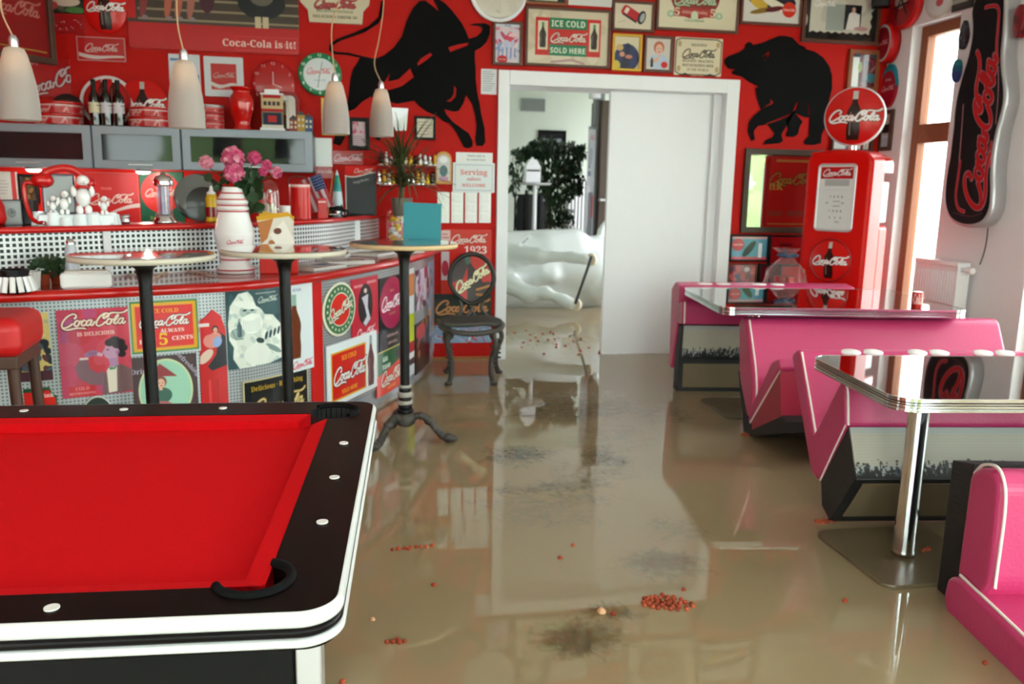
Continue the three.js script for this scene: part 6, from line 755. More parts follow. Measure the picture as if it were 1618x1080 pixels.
{ // toy diner box and toy houses
  const p = onCab(431, -6.4), o = thing('toy_diner', 'small toy diner model in a white display case on the right wall cabinet', 'model', p); part('display_base', box(0.17, 0.02, 0.09, 0, 0.01, 0, 0.004), M.white, o); const a = art(0.15, 0.24, (c, w, h) => { fill(c, w, h, '#8a7a6a'); rect(c, 0, 0, w, h * 0.42, '#c9b48a'); rect(c, w * 0.1, 0, w * 0.8, h * 0.1, '#b0262a'); for (let i = 0; i < 4; i++) rect(c, w * (0.12 + i * 0.2), h * 0.2, w * 0.14, h * 0.12, '#4a3a4a'); rect(c, 0, h * 0.42, w, h * 0.08, '#b62a2a'); rect(c, w * 0.08, h * 0.54, w * 0.84, h * 0.36, '#2e3a4e'); rect(c, w * 0.3, h * 0.62, w * 0.4, h * 0.2, '#c43a3a'); rect(c, 0, h * 0.9, w, h * 0.1, '#d8d4c8'); }, 700);
  part('model_front', planarUV(box(0.15, 0.23, 0.05, 0, 0.135, 0, 0.004), a), a.mats.matte, o, true); part('model_roof', [box(0.16, 0.012, 0.07, 0, 0.256, 0, 0.003), box(0.1, 0.03, 0.04, 0, 0.275, 0, 0.004)], M.white, o);
  for (let k = 0; k < 3; k++) { const q = onCab(464 + k * 12, -6.38), t = thing('toy_house', ['tiny toy house with red front, leftmost of three', 'tiny yellow toy house, middle of three', 'tiny blue toy house at the cabinet end'][k], 'model', q, 0, 'toy houses on the wall cabinet'), col = ['#8a3a34', '#b5903a', '#3a5a80'][k], hh = [0.085, 0.115, 0.1][k]; part('house_wall', box(0.055, hh, 0.05, 0, hh / 2, 0, 0.002), std(col, 0.6), t); part('house_roof', extrude(shapeOf([[-0.032, 0], [0.032, 0], [0, 0.03]]), 0.056).translate(0, hh, -0.028), M.darkGrey, t); for (const [x, y] of [[-0.014, 0.35], [0.014, 0.35], [-0.014, 0.72], [0.014, 0.72]]) part('house_window', box(0.014, 0.018, 0.003, x, hh * y, 0.0255), M.cream, t); } }

// ---------------------------------------------------------------- things on the raised ledge
const onLedge = (px, inset = 0.13) => { const h = hitCurve(LEDGE, px, 355), d = ray(px, 355), l = Math.hypot(d.x, d.z); return V(h.x + d.x / l * inset, 1.175, h.z + d.z / l * inset); };
const face = (p) => Math.atan2(-p.x, -p.z);
const hTo = (px, py, p) => atZ(px, py, p.z).y - p.y, wOf = (x0, x1, p) => (atZ(x1, 320, p.z).x - atZ(x0, 320, p.z).x) * Math.cos(face(p));
{ const p = onLedge(1, 0.2); const m = mesh('toy_ball', 'coral red rounded lamp dome at the far left end of the ledge', 'dome', lathe([[0.001, 0], [0.07, 0], [0.085, 0.03], [0.08, 0.09], [0.06, 0.14], [0.001, 0.16]], 28), M.redVinyl); m.position.copy(p).add(V(-0.06, 0, 0)); }
{ const p = onLedge(20, 0.3), o = thing('desk_clock', 'small grey square clock on the ledge left of the red telephone', 'clock', p, face(p)); const a = art(0.09, 0.1, (c, w, h) => { fill(c, w, h, '#8d9094'); rect(c, w * 0.08, h * 0.1, w * 0.84, h * 0.8, '#9ea1a6'); ell(c, w * 0.5, h * 0.5, w * 0.22, h * 0.2, '#7a7d82'); line(c, '#3a3c40', 2, w * 0.5, h * 0.5, w * 0.5, h * 0.36); line(c, '#3a3c40', 2, w * 0.5, h * 0.5, w * 0.62, h * 0.46); }, 700); part('clock_face', planarUV(box(0.085, 0.115, 0.012, 0, 0.058, 0.032, 0.004), a), a.mats.gloss, o, true); part('clock_case', box(0.09, 0.12, 0.05, 0, 0.06, 0, 0.006), M.darkGrey, o);
  const q = onLedge(44, 0.32), b = mesh('speaker_box', 'small black box with a white note behind the telephone cord', 'box', [box(0.09, 0.12, 0.07, 0, 0.06, 0, 0.005)], M.darkGrey); b.position.copy(q); }
{ // novelty telephone: ice floe, red handset, white figures
  const p = onLedge(122, 0.16), o = thing('novelty_telephone', 'novelty telephone with a red handset and white figures on an ice base', 'telephone', p, face(p)), w = 0.4;
  const g = []; for (let i = 0; i < 17; i++) { const a = i / 17 * 6.283, r = 0.035; g.push(cyl(r, r * 0.75, 0.052 + 0.012 * Math.sin(i * 2.3), Math.cos(a) * w * 0.42, 0, Math.sin(a) * 0.085, 12)); } g.push(box(w * 0.84, 0.05, 0.17, 0, 0.028, 0, 0.012)); part('ice_base', g, M.ice, o);
  part('phone_body', [box(0.15, 0.2, 0.06, -0.07, 0.15, -0.04, 0.015)], std('#8a8690', 0.25, { metalness: 0.4 }), o);
  part('handset', [tube([[-0.155, 0.215, 0.0], [-0.1, 0.262, 0], [-0.02, 0.275, 0], [0.03, 0.25, 0], [0.06, 0.21, 0]], 0.02, 30, 10), ball(0.04, -0.135, 0.215, 0.01, 1.25, 0.9, 1), ball(0.034, 0.062, 0.205, 0.01, 1, 0.9, 1)], M.red, o);
  part('cord', tube([[-0.165, 0.2, 0.01], [-0.21, 0.2, 0], [-0.215, 0.12, 0], [-0.19, 0.03, 0.03], [-0.14, 0.012, 0.1]], 0.011, 40, 8), M.red, o);
  const cub = (x, s, arm) => { const q = [ball(0.034 * s, x, 0.05 + 0.075 * s, 0.03, 0.9, 1.25, 0.9), ball(0.025 * s, x + 0.004, 0.05 + 0.145 * s, 0.04, 1.05, 1, 1), ball(0.012 * s, x + 0.012 * s, 0.05 + 0.138 * s, 0.062, 1, 0.8, 1, 10), ball(0.015 * s, x - 0.016 * s, 0.05 + 0.02 * s, 0.045, 1, 1.5, 1), ball(0.015 * s, x + 0.018 * s, 0.05 + 0.02 * s, 0.045, 1, 1.5, 1), ball(0.012 * s, x + 0.035 * s, 0.05 + 0.1 * s, 0.045, 1, 2, 1, 10), ball(0.012 * s, x - 0.035 * s, 0.05 + 0.1 * s, 0.045, 1, 2, 1, 10)]; part('white_figure', q, M.ceramic, o); };
  cub(0.035, 1.15); cub(-0.05, 0.7); cub(-0.1, 0.55); cub(0.125, 0.55); part('red_scarf', new THREE.TorusGeometry(0.03, 0.008, 8, 24).rotateX(1.4).translate(0.037, 0.182, 0.036), M.red, o); }
{ const p = onLedge(199, 0.14); const m = mesh('chrome_knob', 'little chrome pepper pot on the ledge right of the telephone', 'pot', lathe([[0.001, 0], [0.018, 0], [0.022, 0.014], [0.018, 0.03], [0.024, 0.036], [0.022, 0.046], [0.001, 0.05]], 24), M.chrome); m.position.copy(p); }
{ const p = onLedge(262, 0.12), o = thing('straw_dispenser', 'tall chrome and glass straw dispenser on the ledge before the green sign', 'dispenser', p), H = hTo(262, 272, p); part('base', lathe([[0.001, 0], [0.058, 0], [0.06, 0.01], [0.05, 0.03], [0.045, 0.05], [0.001, 0.05]], 32), M.chrome, o); part('glass_tube', lathe([[0.043, 0.045], [0.044, H * 0.75], [0.042, H * 0.75], [0.041, 0.045]], 32), M.glass, o); part('cap', lathe([[0.045, H * 0.73], [0.05, H * 0.75], [0.05, H * 0.84], [0.04, H * 0.92], [0.014, H * 0.95], [0.013, H], [0.001, H * 1.01]], 32), M.chrome, o); const g = []; for (let i = 0; i < 12; i++) { const a = i * 2.4, r = 0.03 * Math.sqrt(i / 12); g.push(cyl(0.004, 0.004, H * 0.66, Math.cos(a) * r, 0.05, Math.sin(a) * r, 8)); } part('straws', g, std('#8c86b4', 0.5), o).userData.kind = 'stuff'; }
{ const p = onLedge(316, 0.28), r = 0.135, a = art(0.27, 0.27, (c, w, h) => { fill(c, w, h, '#23201f'); ell(c, w * 0.42, h * 0.42, w * 0.4, h * 0.4, '#6d6f6c'); ell(c, w * 0.6, h * 0.62, w * 0.36, h * 0.34, '#2a2422'); }); const m = mesh('round_tray', 'dark round tray leaning on the ledge behind the mustard bottle', 'tray', planarUV(disc(r, 0.012, 0.01, 48), a), a.mats.gloss, null, true); m.position.set(p.x, p.y + r * 0.98, p.z - 0.02); m.rotation.set(-0.15, 0.15, 0); }
const squeeze = (px, label, body, cap) => { const p = onLedge(px, 0.12), o = thing('sauce_bottle', label, 'bottle', p); part('bottle_body', lathe([[0.001, 0], [0.03, 0], [0.033, 0.01], [0.03, 0.05], [0.032, 0.13], [0.024, 0.155], [0.001, 0.156]], 24), body, o); part('nozzle', lathe([[0.024, 0.152], [0.024, 0.165], [0.012, 0.172], [0.006, 0.2], [0.001, 0.201]], 20), cap, o); part('label', lathe([[0.0325, 0.03], [0.0325, 0.085]], 24), M.redDark, o); return o; };
squeeze(336, 'yellow mustard squeeze bottle with white nozzle on the ledge beside the vase', M.yellow, M.ceramic); squeeze(352, 'red ketchup squeeze bottle half behind the white vase', M.red, M.red);
{ const p = onLedge(428, 0.12), o = thing('glass_dome', 'glass dome with a small figure inside on the ledge right of the geraniums', 'ornament', p), H = hTo(428, 283, p); part('base', lathe([[0.001, 0], [0.065, 0], [0.068, 0.012], [0.06, 0.035], [0.001, 0.036]], 36), M.chrome, o); part('dome', lathe([[0.056, 0.03], [0.057, H * 0.62], [0.05, H * 0.82], [0.032, H * 0.95], [0.001, H], [0.001, H - 0.003], [0.03, H * 0.94], [0.048, H * 0.81], [0.055, H * 0.62], [0.054, 0.03]], 36), M.glass, o); part('figure', [ball(0.022, 0, 0.12, 0, 1, 1.2, 0.9), ball(0.016, 0, 0.165, 0.002)], M.red, o); part('figure_legs', [cyl(0.009, 0.011, 0.07, -0.014, 0.035, 0), cyl(0.009, 0.011, 0.07, 0.014, 0.035, 0), box(0.07, 0.05, 0.02, 0, 0.06, -0.025, 0.004)], M.cream, o); part('figure_head', [ball(0.013, 0, 0.172, 0.006)], M.ceramic, o); }
{ const p = onLedge(451, 0.16), o = thing('white_cup', 'plain white cup on the ledge between the glass dome and red canister', 'cup', p); part('cup_body', lathe([[0.001, 0.004], [0.024, 0], [0.032, 0.02], [0.036, 0.085], [0.033, 0.085], [0.029, 0.02], [0.001, 0.008]], 28), M.ceramic, o); part('handle', new THREE.TorusGeometry(0.02, 0.004, 8, 20).translate(-0.045, 0.045, 0), M.ceramic, o); }
{ const p = onLedge(475, 0.13), H = hTo(475, 290, p), r = wOf(458, 492, p) / 2, o = thing('drink_canister', 'red canister with a white band and script on the ledge', 'canister', p, face(p)), a = art(r * 6.28, H, (c, w, h) => { fill(c, w, h, '#cc1a18'); rect(c, 0, h * 0.2, w, h * 0.07, '#e0cfcf'); rect(c, 0, h * 0.93, w, h * 0.07, '#d8d0d0'); for (const x of [0.02, 0.27, 0.52, 0.77]) { logo(c, w * (x + 0.1), h * 0.55, w * 0.2, '#eee0de', null, 0.5); rect(c, w * (x + 0.12), h * 0.78, w * 0.07, h * 0.06, '#e8d0d0'); } }, 600); part('canister_body', wrapUV(lathe([[0.001, 0], [r * 0.95, 0], [r, 0.006], [r, H * 0.97], [r * 0.96, H]], 36), a), a.mats.gloss, o, true); part('lid', lathe([[r * 0.97, H * 0.985], [r * 0.8, H], [0.001, H]], 36), M.redDark, o); part('carry_handle', tube([[-r, H * 0.9, 0], [-r * 0.9, H * 1.14, 0], [0, H * 1.2, 0], [r * 0.9, H * 1.1, 0], [r, H * 0.9, 0]], 0.003, 24, 6), M.darkGrey, o); }
{ const p = onLedge(506, 0.15), o = thing('table_flag', 'small striped flag with stars on a stick leaning on the ledge', 'flag', p, face(p) - 0.1); const a = art(0.17, 0.25, (c, w, h) => { for (let i = 0; i < 7; i++) rect(c, w * i / 7, 0, w / 7 + 1, h, i % 2 ? '#c3b4b8' : '#a03a44'); rect(c, w * 0.5, 0, w * 0.5, h * 0.45, '#2c3560'); for (let i = 0; i < 5; i++) for (let j = 0; j < 5; j++) ell(c, w * (0.55 + i * 0.1), h * (0.05 + j * 0.085), 1.6, 1.6, '#c8c8d4'); }, 500);
  const g = new THREE.PlaneGeometry(0.15, 0.22, 10, 14), q = g.attributes.position; for (let i = 0; i < q.count; i++) q.setZ(i, 0.01 * Math.sin(q.getX(i) * 45 + q.getY(i) * 12)); g.computeVertexNormals(); const back = g.clone().scale(1, 1, 1).translate(0, 0, -0.002); const f = part('flag_cloth', planarUV(mergeGeometries([plain(g), plain(back)]), a), a.mats.matte.clone(), o, true); f.material.side = THREE.DoubleSide; f.position.set(-0.02, 0.16, 0); f.rotation.z = 0.38; part('flag_stick', bar([0.045, 0.0, 0.0], [0.09, 0.3, 0], 0.004), M.pine, o); }
{ const p = onLedge(510, 0.06), H = hTo(510, 313, p), a = art(0.09, H, (c, w, h) => { fill(c, w, h, '#c4161a'); rect(c, w * 0.1, h * 0.14, w * 0.8, h * 0.08, '#e0b8b8'); logo(c, w * 0.5, h * 0.6, w * 0.7, '#b83a3a', null, 0.5); }, 600), m = mesh('small_red_box', 'small red box standing on the ledge before the flag', 'box', planarUV(box(0.06, H, 0.045, 0, H / 2, 0, 0.004), a), a.mats.gloss, null, true); m.position.copy(p); m.rotation.y = face(p); }
{ const p = onLedge(533, 0.08), o = thing('toy_motorcycle', 'small black toy motorcycle on the ledge under the teal tipped cone', 'toy', p, face(p)); for (const x of [-0.045, 0.05]) { part('wheel', new THREE.TorusGeometry(0.022, 0.007, 8, 24).translate(x, 0.03, 0), M.black, o); } part('toy_frame', [bar([-0.045, 0.03, 0], [0.0, 0.06, 0], 0.007), bar([0.05, 0.03, 0], [0.03, 0.085, 0], 0.005), ball(0.022, 0.01, 0.062, 0, 1.5, 0.8, 0.7), ball(0.018, -0.03, 0.062, 0, 1.6, 0.5, 0.8), bar([0.03, 0.085, -0.025], [0.03, 0.085, 0.025], 0.004)], M.black, o); part('engine', [ball(0.016, 0.002, 0.036, 0, 1.2, 1, 1), bar([-0.05, 0.02, 0.016], [0.01, 0.022, 0.016], 0.005)], M.chrome, o); }
{ const p = onLedge(534, 0.16), H = hTo(534, 268, p), a = art(0.3, H, (c, w, h) => { fill(c, w, h, '#bccdd6'); rect(c, 0, h * 0.2, w, h * 0.22, '#1f8a8a'); for (const x of [0.1, 0.35, 0.6, 0.85]) ell(c, w * x, h * 0.28, w * 0.06, h * 0.06, '#3a9a5a'); rect(c, 0, h * 0.8, w, h * 0.2, '#1c86a8'); }), m = mesh('cone_bottle', 'pale blue cone shaped bottle with teal bands on the ledge', 'bottle', wrapUV(lathe([[0.001, 0], [0.04, 0], [0.042, 0.01], [0.034, H * 0.4], [0.024, H * 0.7], [0.01, H * 0.92], [0.001, H]], 28), a), a.mats.gloss, null, true); m.position.copy(p); }
{ const p = onLedge(571, 0.1), H = hTo(571, 262, p), w = wOf(547, 596, p), a = art(w, H, (c, W, h) => { fill(c, W, h, '#43474a'); rect(c, 0, 0, W * 0.04, h, '#c9c6c4'); poly(c, '#cf2420', 0, 0, W, 0, W, h * 0.1, W * 0.7, h * 0.14, W * 0.5, h * 0.2, W * 0.2, h * 0.22, 0, h * 0.19); logo(c, W * 0.58, h * 0.1, W * 0.62, '#f0d8d4', null, 0.5); c.strokeStyle = '#dcd8d2'; c.lineWidth = h * 0.025; c.beginPath(); c.moveTo(0, h * 0.21); c.bezierCurveTo(W * 0.4, h * 0.26, W * 0.5, h * 0.17, W, h * 0.12); c.stroke(); c.save(); c.translate(W * 0.5, h * 0.3); c.rotate(-0.25); T(c, 'Angebote', 0, 0, h * 0.07, '#a9aaa6', 'serif'); c.restore(); }, 700), o = thing('chalk_board', 'dark grey chalk board with a red script header standing on the ledge', 'board', p, face(p) + 0.12); part('board_panel', planarUV(box(w, H, 0.012, 0, H / 2, 0, 0.003), a), a.mats.matte, o, true); part('board_foot', box(w * 0.8, 0.012, 0.07, 0, 0.006, -0.02, 0.003), M.black, o); }
{ const p = onLedge(604, 0.1), o = thing('pen_pot', 'glass pot of coloured pens at the right end of the ledge', 'pot', p); part('pot', lathe([[0.001, 0], [0.03, 0], [0.036, 0.09], [0.033, 0.09], [0.028, 0.006], [0.001, 0.006]], 28), std('#3d474a', 0.1, { clearcoat: 1 }), o); [['#d8b02a', 0.012, 0.16], ['#c33a8a', -0.012, 0.15], ['#3a5ab0', 0.0, 0.14], ['#d8d8d8', -0.02, 0.13], ['#e0562a', 0.02, 0.14]].forEach(([col, x, h], i) => part('pen', bar([x * 0.5, 0.01, 0.004 * i - 0.01], [x * 2.2, h, 0.01 * (i - 2)], 0.005), std(col, 0.4), o)); }
{ // dracaena in a pot at the wall end
  const p = V(0.29, 1.175, -6.22), o = thing('spiky_plant', 'spiky dracaena plant with thin arching leaves at the wall end of the bar', 'plant', p); part('pot', lathe([[0.001, 0], [0.06, 0], [0.08, 0.13], [0.075, 0.13], [0.055, 0.01], [0.001, 0.01]], 28), std('#6d6a60', 0.5), o); part('stem', tube([[0, 0.1, 0], [0.01, 0.25, 0], [0.0, 0.42, 0.01]], 0.014, 16, 8), M.stem, o);
  const blade = (len, droop) => { const g = new THREE.PlaneGeometry(0.024, len, 2, 10).translate(0, len / 2, 0), q = g.attributes.position; for (let i = 0; i < q.count; i++) { const t = q.getY(i) / len; q.setXYZ(i, q.getX(i) * (1 - t * t) * 1.0, len * Math.sin(t * droop) / droop * 1.0, len * (1 - Math.cos(t * droop)) / droop + Math.abs(q.getX(i)) * 0.3); } g.computeVertexNormals(); return uvMetres(plain(g)); };
  const bl = [0.25, 0.5, 0.8, 1.1, 1.4].map((d, i) => blade([0.44, 0.42, 0.4, 0.4, 0.38][i], d)); M.dracaena.side = THREE.DoubleSide;
  for (let i = 0; i < 70; i++) { const k = i % 5, m = new THREE.Mesh(bl[k], M.dracaena); m.name = 'leaf'; const t = rr(0.1, 1) * (k > 0 ? 1 : 0.4); m.position.set(0, 0.2 + rnd() * 0.2, 0.01); m.rotation.order = 'YXZ'; m.rotation.set(t * 1.7, t > 0.45 ? -1.7 + ((i * 0.618) % 1) * 3.4 : i * 2.4, 0); m.scale.setScalar(rr(0.8, 1.1)); o.add(m); } }
{ // shelf of keepsakes on the wall behind the plant
  const a = atZ(597, 290, ZW), b = atZ(688, 290, ZW), o = thing('keepsake_shelf', 'narrow red wall shelf crowded with small glittering keepsakes behind the spiky plant', 'shelf', [(a.x + b.x) / 2, a.y, ZW]); const w = b.x - a.x; part('shelf_board', [box(w, 0.012, 0.07, 0, -0.006, 0.036, 0.002), box(w, 0.012, 0.07, 0, 0.14, 0.036, 0.002)], M.redDark, o);
  const cols = [M.chrome, M.glassDark, M.gold, M.ceramic, M.cream, M.alu, M.yellow]; for (let i = 0; i < 24; i++) { const row = i % 2, x = -w / 2 + (i + 0.5) * w / 24, k = thing('keepsake', 'tiny ' + ['chrome', 'dark', 'golden', 'white', 'cream', 'silver', 'yellow'][i % 7] + ' keepsake figure, ' + ['first', 'second', 'third', 'fourth', 'fifth', 'sixth', 'seventh', 'eighth', 'ninth', 'tenth', 'eleventh', 'twelfth'][i >> 1] + ' from the left on the ' + (row ? 'upper' : 'lower') + ' red wall shelf', 'ornament', [o.position.x + x, o.position.y + (row ? 0.147 : 0.0), ZW + 0.035], 0, 'keepsakes on the wall shelf'), h = rr(0.06, 0.115), r = rr(0.013, 0.019); part('figure_body', lathe([[0.001, 0], [r, 0], [r * 1.1, h * 0.3], [r * 0.6, h * 0.6], [r * 0.8, h * 0.75], [r * 0.5, h], [0.001, h]], 16), cols[i % 7], k); part('figure_base', cyl(r * 1.2, r * 1.2, 0.006, 0, 0, 0, 16), cols[(i + 3) % 7], k); }
  const q = place({ px: [687, 239, 713, 291] }), j = thing('toy_jukebox', 'small arched toy jukebox with an orange edge on the red wall', 'ornament', q.c.clone().setZ(ZW)), ar = (s) => { const t = new THREE.Shape(), W = q.w / 2 * s, H = q.h / 2 * s; t.moveTo(-W, -H); t.lineTo(W, -H); t.lineTo(W, H - W); t.absarc(0, H - W, W, 0, Math.PI); t.lineTo(-W, -H); return t; }; part('case', extrude(ar(1), 0.04, 0.006), std('#c98a3a', 0.3), j); const aa = art(q.w, q.h, (c, W, h) => { fill(c, W, h, '#c9c3c4'); ell(c, W * 0.5, h * 0.62, W * 0.3, h * 0.22, '#4f6a74'); rect(c, W * 0.15, h * 0.84, W * 0.7, h * 0.16, '#c48aa8'); ell(c, W * 0.5, h * 0.2, W * 0.3, h * 0.12, '#e8e4e6'); }); part('jukebox_front', planarUV(extrude(ar(0.78), 0.006).translate(0, 0, 0.039), aa), aa.mats.gloss, j, true); }
{ const p = V(0.2, 1.175, -6.3), o = thing('glass_jar', 'clear glass jar of wrapped sweets behind the teal card', 'jar', [0.28, 0.925, -6.38]); part('jar', lathe([[0.001, 0], [0.09, 0], [0.1, 0.02], [0.1, 0.27], [0.085, 0.3], [0.08, 0.3], [0.094, 0.265], [0.094, 0.02], [0.001, 0.006]], 36), M.glass, o); const g = [[], [], []]; for (let i = 0; i < 60; i++) { const a = rnd() * 6.28, r = 0.075 * Math.sqrt(rnd()); g[i % 3].push(ball(0.019, Math.cos(a) * r, 0.03 + rnd() * 0.22, Math.sin(a) * r, 1.2, 0.8, 1, 8)); } [M.flowerPale, M.yellow, M.ceramic].forEach((m, i) => { part('sweets', g[i], m, o).userData.kind = 'stuff'; }); }

// ---------------------------------------------------------------- things on the lower counter
const onCtr = (px, py) => atY(px, py, 0.92);
{ // ceramic vase of geraniums
  const p = onCtr(373, 430), o = thing('ceramic_vase', 'white bottle shaped ceramic vase with red rings on the counter', 'vase', [p.x, 0.918, p.z], face(p)), H = hTo(373, 296, p), R0 = 0.104;
  const prof = [[0.001, 0.004], [0.085, 0], [0.096, 0.012], [0.096, 0.03], [0.082, 0.048], [0.076, 0.062], [0.08, 0.085], [R0, 0.2 * H / 0.46], [0.1, 0.235 * H / 0.46], [0.085, 0.29 * H / 0.46], [0.077, H * 0.73], [0.088, H * 0.76], [0.079, H * 0.8], [0.089, H * 0.835], [0.078, H * 0.87], [0.07, H * 0.9], [0.056, H * 0.955], [0.052, H], [0.046, H], [0.046, H * 0.9], [0.001, H * 0.6]];
  const a = art(0.6, 0.46, (c, w, h) => { fill(c, w, h, '#eeebec'); for (const x of [0.0, 0.5, 1.0]) logo(c, w * x, h * 0.62, w * 0.15, '#c4596c', null, 0.45); }, 500);
  const body = new THREE.LatheGeometry(new THREE.SplineCurve(prof.map(([r, y]) => new THREE.Vector2(Math.max(0.001, r), y))).getPoints(90), 48); const u = body.attributes.uv, q = body.attributes.position; for (let i = 0; i < u.count; i++) u.setXY(i, (u.getX(i) + 0.0) % 1.0001, Math.min(1, q.getY(i) / H)); wrapUV(body, a); part('vase_body', wrapUV(body, a), a.mats.gloss, o, true);
  for (const [r, y] of [[0.098, 0.02], [0.079, 0.075], [0.078, H * 0.73], [0.08, H * 0.8], [0.08, H * 0.868], [0.06, H * 0.94]]) part('red_ring', new THREE.TorusGeometry(r, 0.004, 8, 48).rotateX(Math.PI / 2).translate(0, y, 0), std('#c2404e', 0.3), o);
  const f = thing('geranium', 'pink geranium bouquet with dark green leaves standing in the white vase', 'flowers', [p.x, 0.918 + H * 0.9, p.z]);
  const at = (px, py, dz = 0) => { const t = atZ(px, py, p.z + dz); return [t.x - p.x, t.y - 0.918 - H * 0.9, dz]; };
  const petal = new THREE.CircleGeometry(0.0125, 8).rotateX(0.5).translate(0, 0.011, 0); const head = (c, r, n, mats) => { const g = [[], []]; for (let i = 0; i < n; i++) { const y = 1 - 2 * (i + 0.5) / n, a = i * 2.39996, s = Math.sqrt(1 - y * y), d = V(s * Math.cos(a), y, s * Math.sin(a)); for (let k = 0; k < 4; k++) { const m = new THREE.Matrix4().compose(V(...c).addScaledVector(d, r * rr(0.75, 1.12)), new THREE.Quaternion().setFromUnitVectors(V(0, 0, 1), d).multiply(new THREE.Quaternion().setFromAxisAngle(V(0, 0, 1), k * 1.57)), V(1, 1, 1)); g[(i * 7) % 3 ? 0 : 1].push(petal.clone().applyMatrix4(m)); } } const h = part('flower_head', g[0], mats[0], f); if (g[1].length) { const e = new THREE.Mesh(merge(g[1]), mats[1]); e.name = 'pale_petals'; h.add(e); } };
  for (const m of [M.flowerPink, M.flowerPale, M.leaf, M.leafMid]) m.side = THREE.DoubleSide;
  head(at(368, 249, 0.0), 0.052, 46, [M.flowerPink, M.flowerPale]); head(at(370, 272, 0.04), 0.045, 40, [M.flowerPink, M.flowerPale]); head(at(326, 257, 0), 0.026, 22, [M.flowerPale, M.flowerPale]); head(at(402, 250, -0.02), 0.028, 22, [M.flowerPink, M.flowerPink]); head(at(421, 261, 0), 0.016, 14, [M.flowerPink, M.flowerPink]); head(at(437, 272, 0), 0.02, 16, [M.flowerPink, M.flowerPale]); head(at(415, 271, 0.02), 0.014, 12, [M.flowerPink, M.flowerPink]);
  for (const [x, y] of [[368, 262], [370, 282], [327, 262], [402, 255], [421, 264], [436, 275]]) part('stalk', tube([[0, 0, 0], at((x + 375) / 2, (y + 300) / 2), at(x, y)], 0.003, 12, 5), M.leafMid, f);
  const lg = []; for (let i = 0; i < 90; i++) { const L2 = new THREE.CircleGeometry(rr(0.018, 0.034), 9), c = at(rr(378, 414), rr(268, 332), rr(-0.05, 0.04)); lg.push(L2.rotateX(rr(-1.2, 0.6)).rotateY(rr(-1, 1)).translate(...c)); } for (let i = 0; i < 24; i++) lg.push(new THREE.CircleGeometry(rr(0.015, 0.028), 9).rotateX(rr(-1.2, 0.6)).rotateY(rr(-1, 1)).translate(...at(rr(328, 400), rr(275, 300), rr(-0.05, 0.03)))); part('foliage', lg, M.leaf, f).userData.kind = 'stuff'; }
{ const p = onCtr(440, 432), w = 0.2, H = 0.125, a = art(w, H, (c, W, h) => { fill(c, W, h, '#d01c18'); T(c, 'Coca-Cola', W * 0.6, h * 0.4, h * 0.16, '#e89890', 'serif'); }), o = thing('red_holder', 'red holder of leaflets behind the middle bar table', 'holder', [p.x, 0.918, p.z - 0.05], face(p)); part('holder_box', planarUV(box(w, H, 0.1, 0, H / 2, 0, 0.006), a), a.mats.gloss, o, true);
  const art2 = art(0.16, 0.2, (c, W, h) => { fill(c, W, h, '#d8d0c4'); rect(c, 0, 0, W, h * 0.12, '#d0981a'); poly(c, '#b5703a', 0, h * 0.15, W * 0.5, h * 0.12, W * 0.2, h * 0.6, 0, h * 0.7); poly(c, '#e8e2da', W * 0.3, h * 0.5, W * 0.8, h * 0.2, W, h * 0.8, W * 0.5, h); ell(c, W * 0.55, h * 0.45, W * 0.12, h * 0.08, '#6a3a2a'); ell(c, W * 0.3, h * 0.75, W * 0.1, h * 0.1, '#a86a3a'); }, 600);
  for (let i = 0; i < 3; i++) { const l = mesh('leaflet', ['coloured leaflet in the red holder, front one with a yellow top', 'coloured leaflet in the red holder, middle one', 'coloured leaflet in the red holder, rear one leaning left'][i], 'leaflet', planarUV(box(0.17, 0.21, 0.003, 0, 0.105, 0), art2), art2.mats.gloss, 'leaflets in the red holder', true); l.position.set(p.x + 0.01 - i * 0.015, 0.918 + H * 0.9, p.z - 0.03 - i * 0.02); l.rotation.set(-0.22, face(p) + 0.1 * i, 0.16 - i * 0.16, 'YXZ'); } }
{ const spots = [[500, 424, 0.3, 0.02], [545, 416, -0.2, 0.025], [590, 402, 0.5, 0.018], [560, 398, 0.1, 0.03], [632, 398, -0.3, 0.014], [618, 388, 0.7, 0.02], [660, 390, -0.1, 0.012], [525, 405, 0.8, 0.022]], L2 = ['newspaper on the counter nearest the red holder', 'newspaper under the right bar table with a blue picture', 'newspaper lying askew near the bar table pole', 'thick folded newspaper at the ledge side of the counter', 'thin newspaper towards the wall end of the bar', 'newspaper lying far back under the ledge', 'last newspaper before the wall end of the counter', 'folded newspaper between the leaflets and the ledge'];
  spots.forEach(([x, y, t, h], i) => { const p = onCtr(x, y), a = art(0.3, 0.22, (c, w, hh) => { fill(c, w, hh, '#cfcac6'); lines(c, w * 0.05, hh * 0.3, w * 0.4, 9, hh * 0.07, '#8f8a88', 2); rect(c, w * 0.5, hh * 0.3, w * 0.42, hh * 0.4, ['#5a6a8a', '#8a4a4a', '#6a6a5a', '#4a5a7a'][i % 4]); rect(c, w * 0.1, hh * 0.06, w * 0.7, hh * 0.1, ['#7a2a2a', '#3a3a3c', '#2a3a6a'][i % 3]); if (i === 1) ell(c, w * 0.7, hh * 0.4, w * 0.12, hh * 0.06, '#c9b83a'); }, 300), z = clampIn(p, 0.17), o = mesh('newspaper', L2[i], 'newspaper', planarUV(box(0.3, h, 0.22, 0, h / 2, 0, 0.003), a, 'xz'), a.mats.matte, 'newspapers lying on the counter', true); o.position.set(z.x, 0.9185 + (i > 4 ? 0.0 : 0), z.z); o.rotation.y = t + face(p) + 0.6; }); }
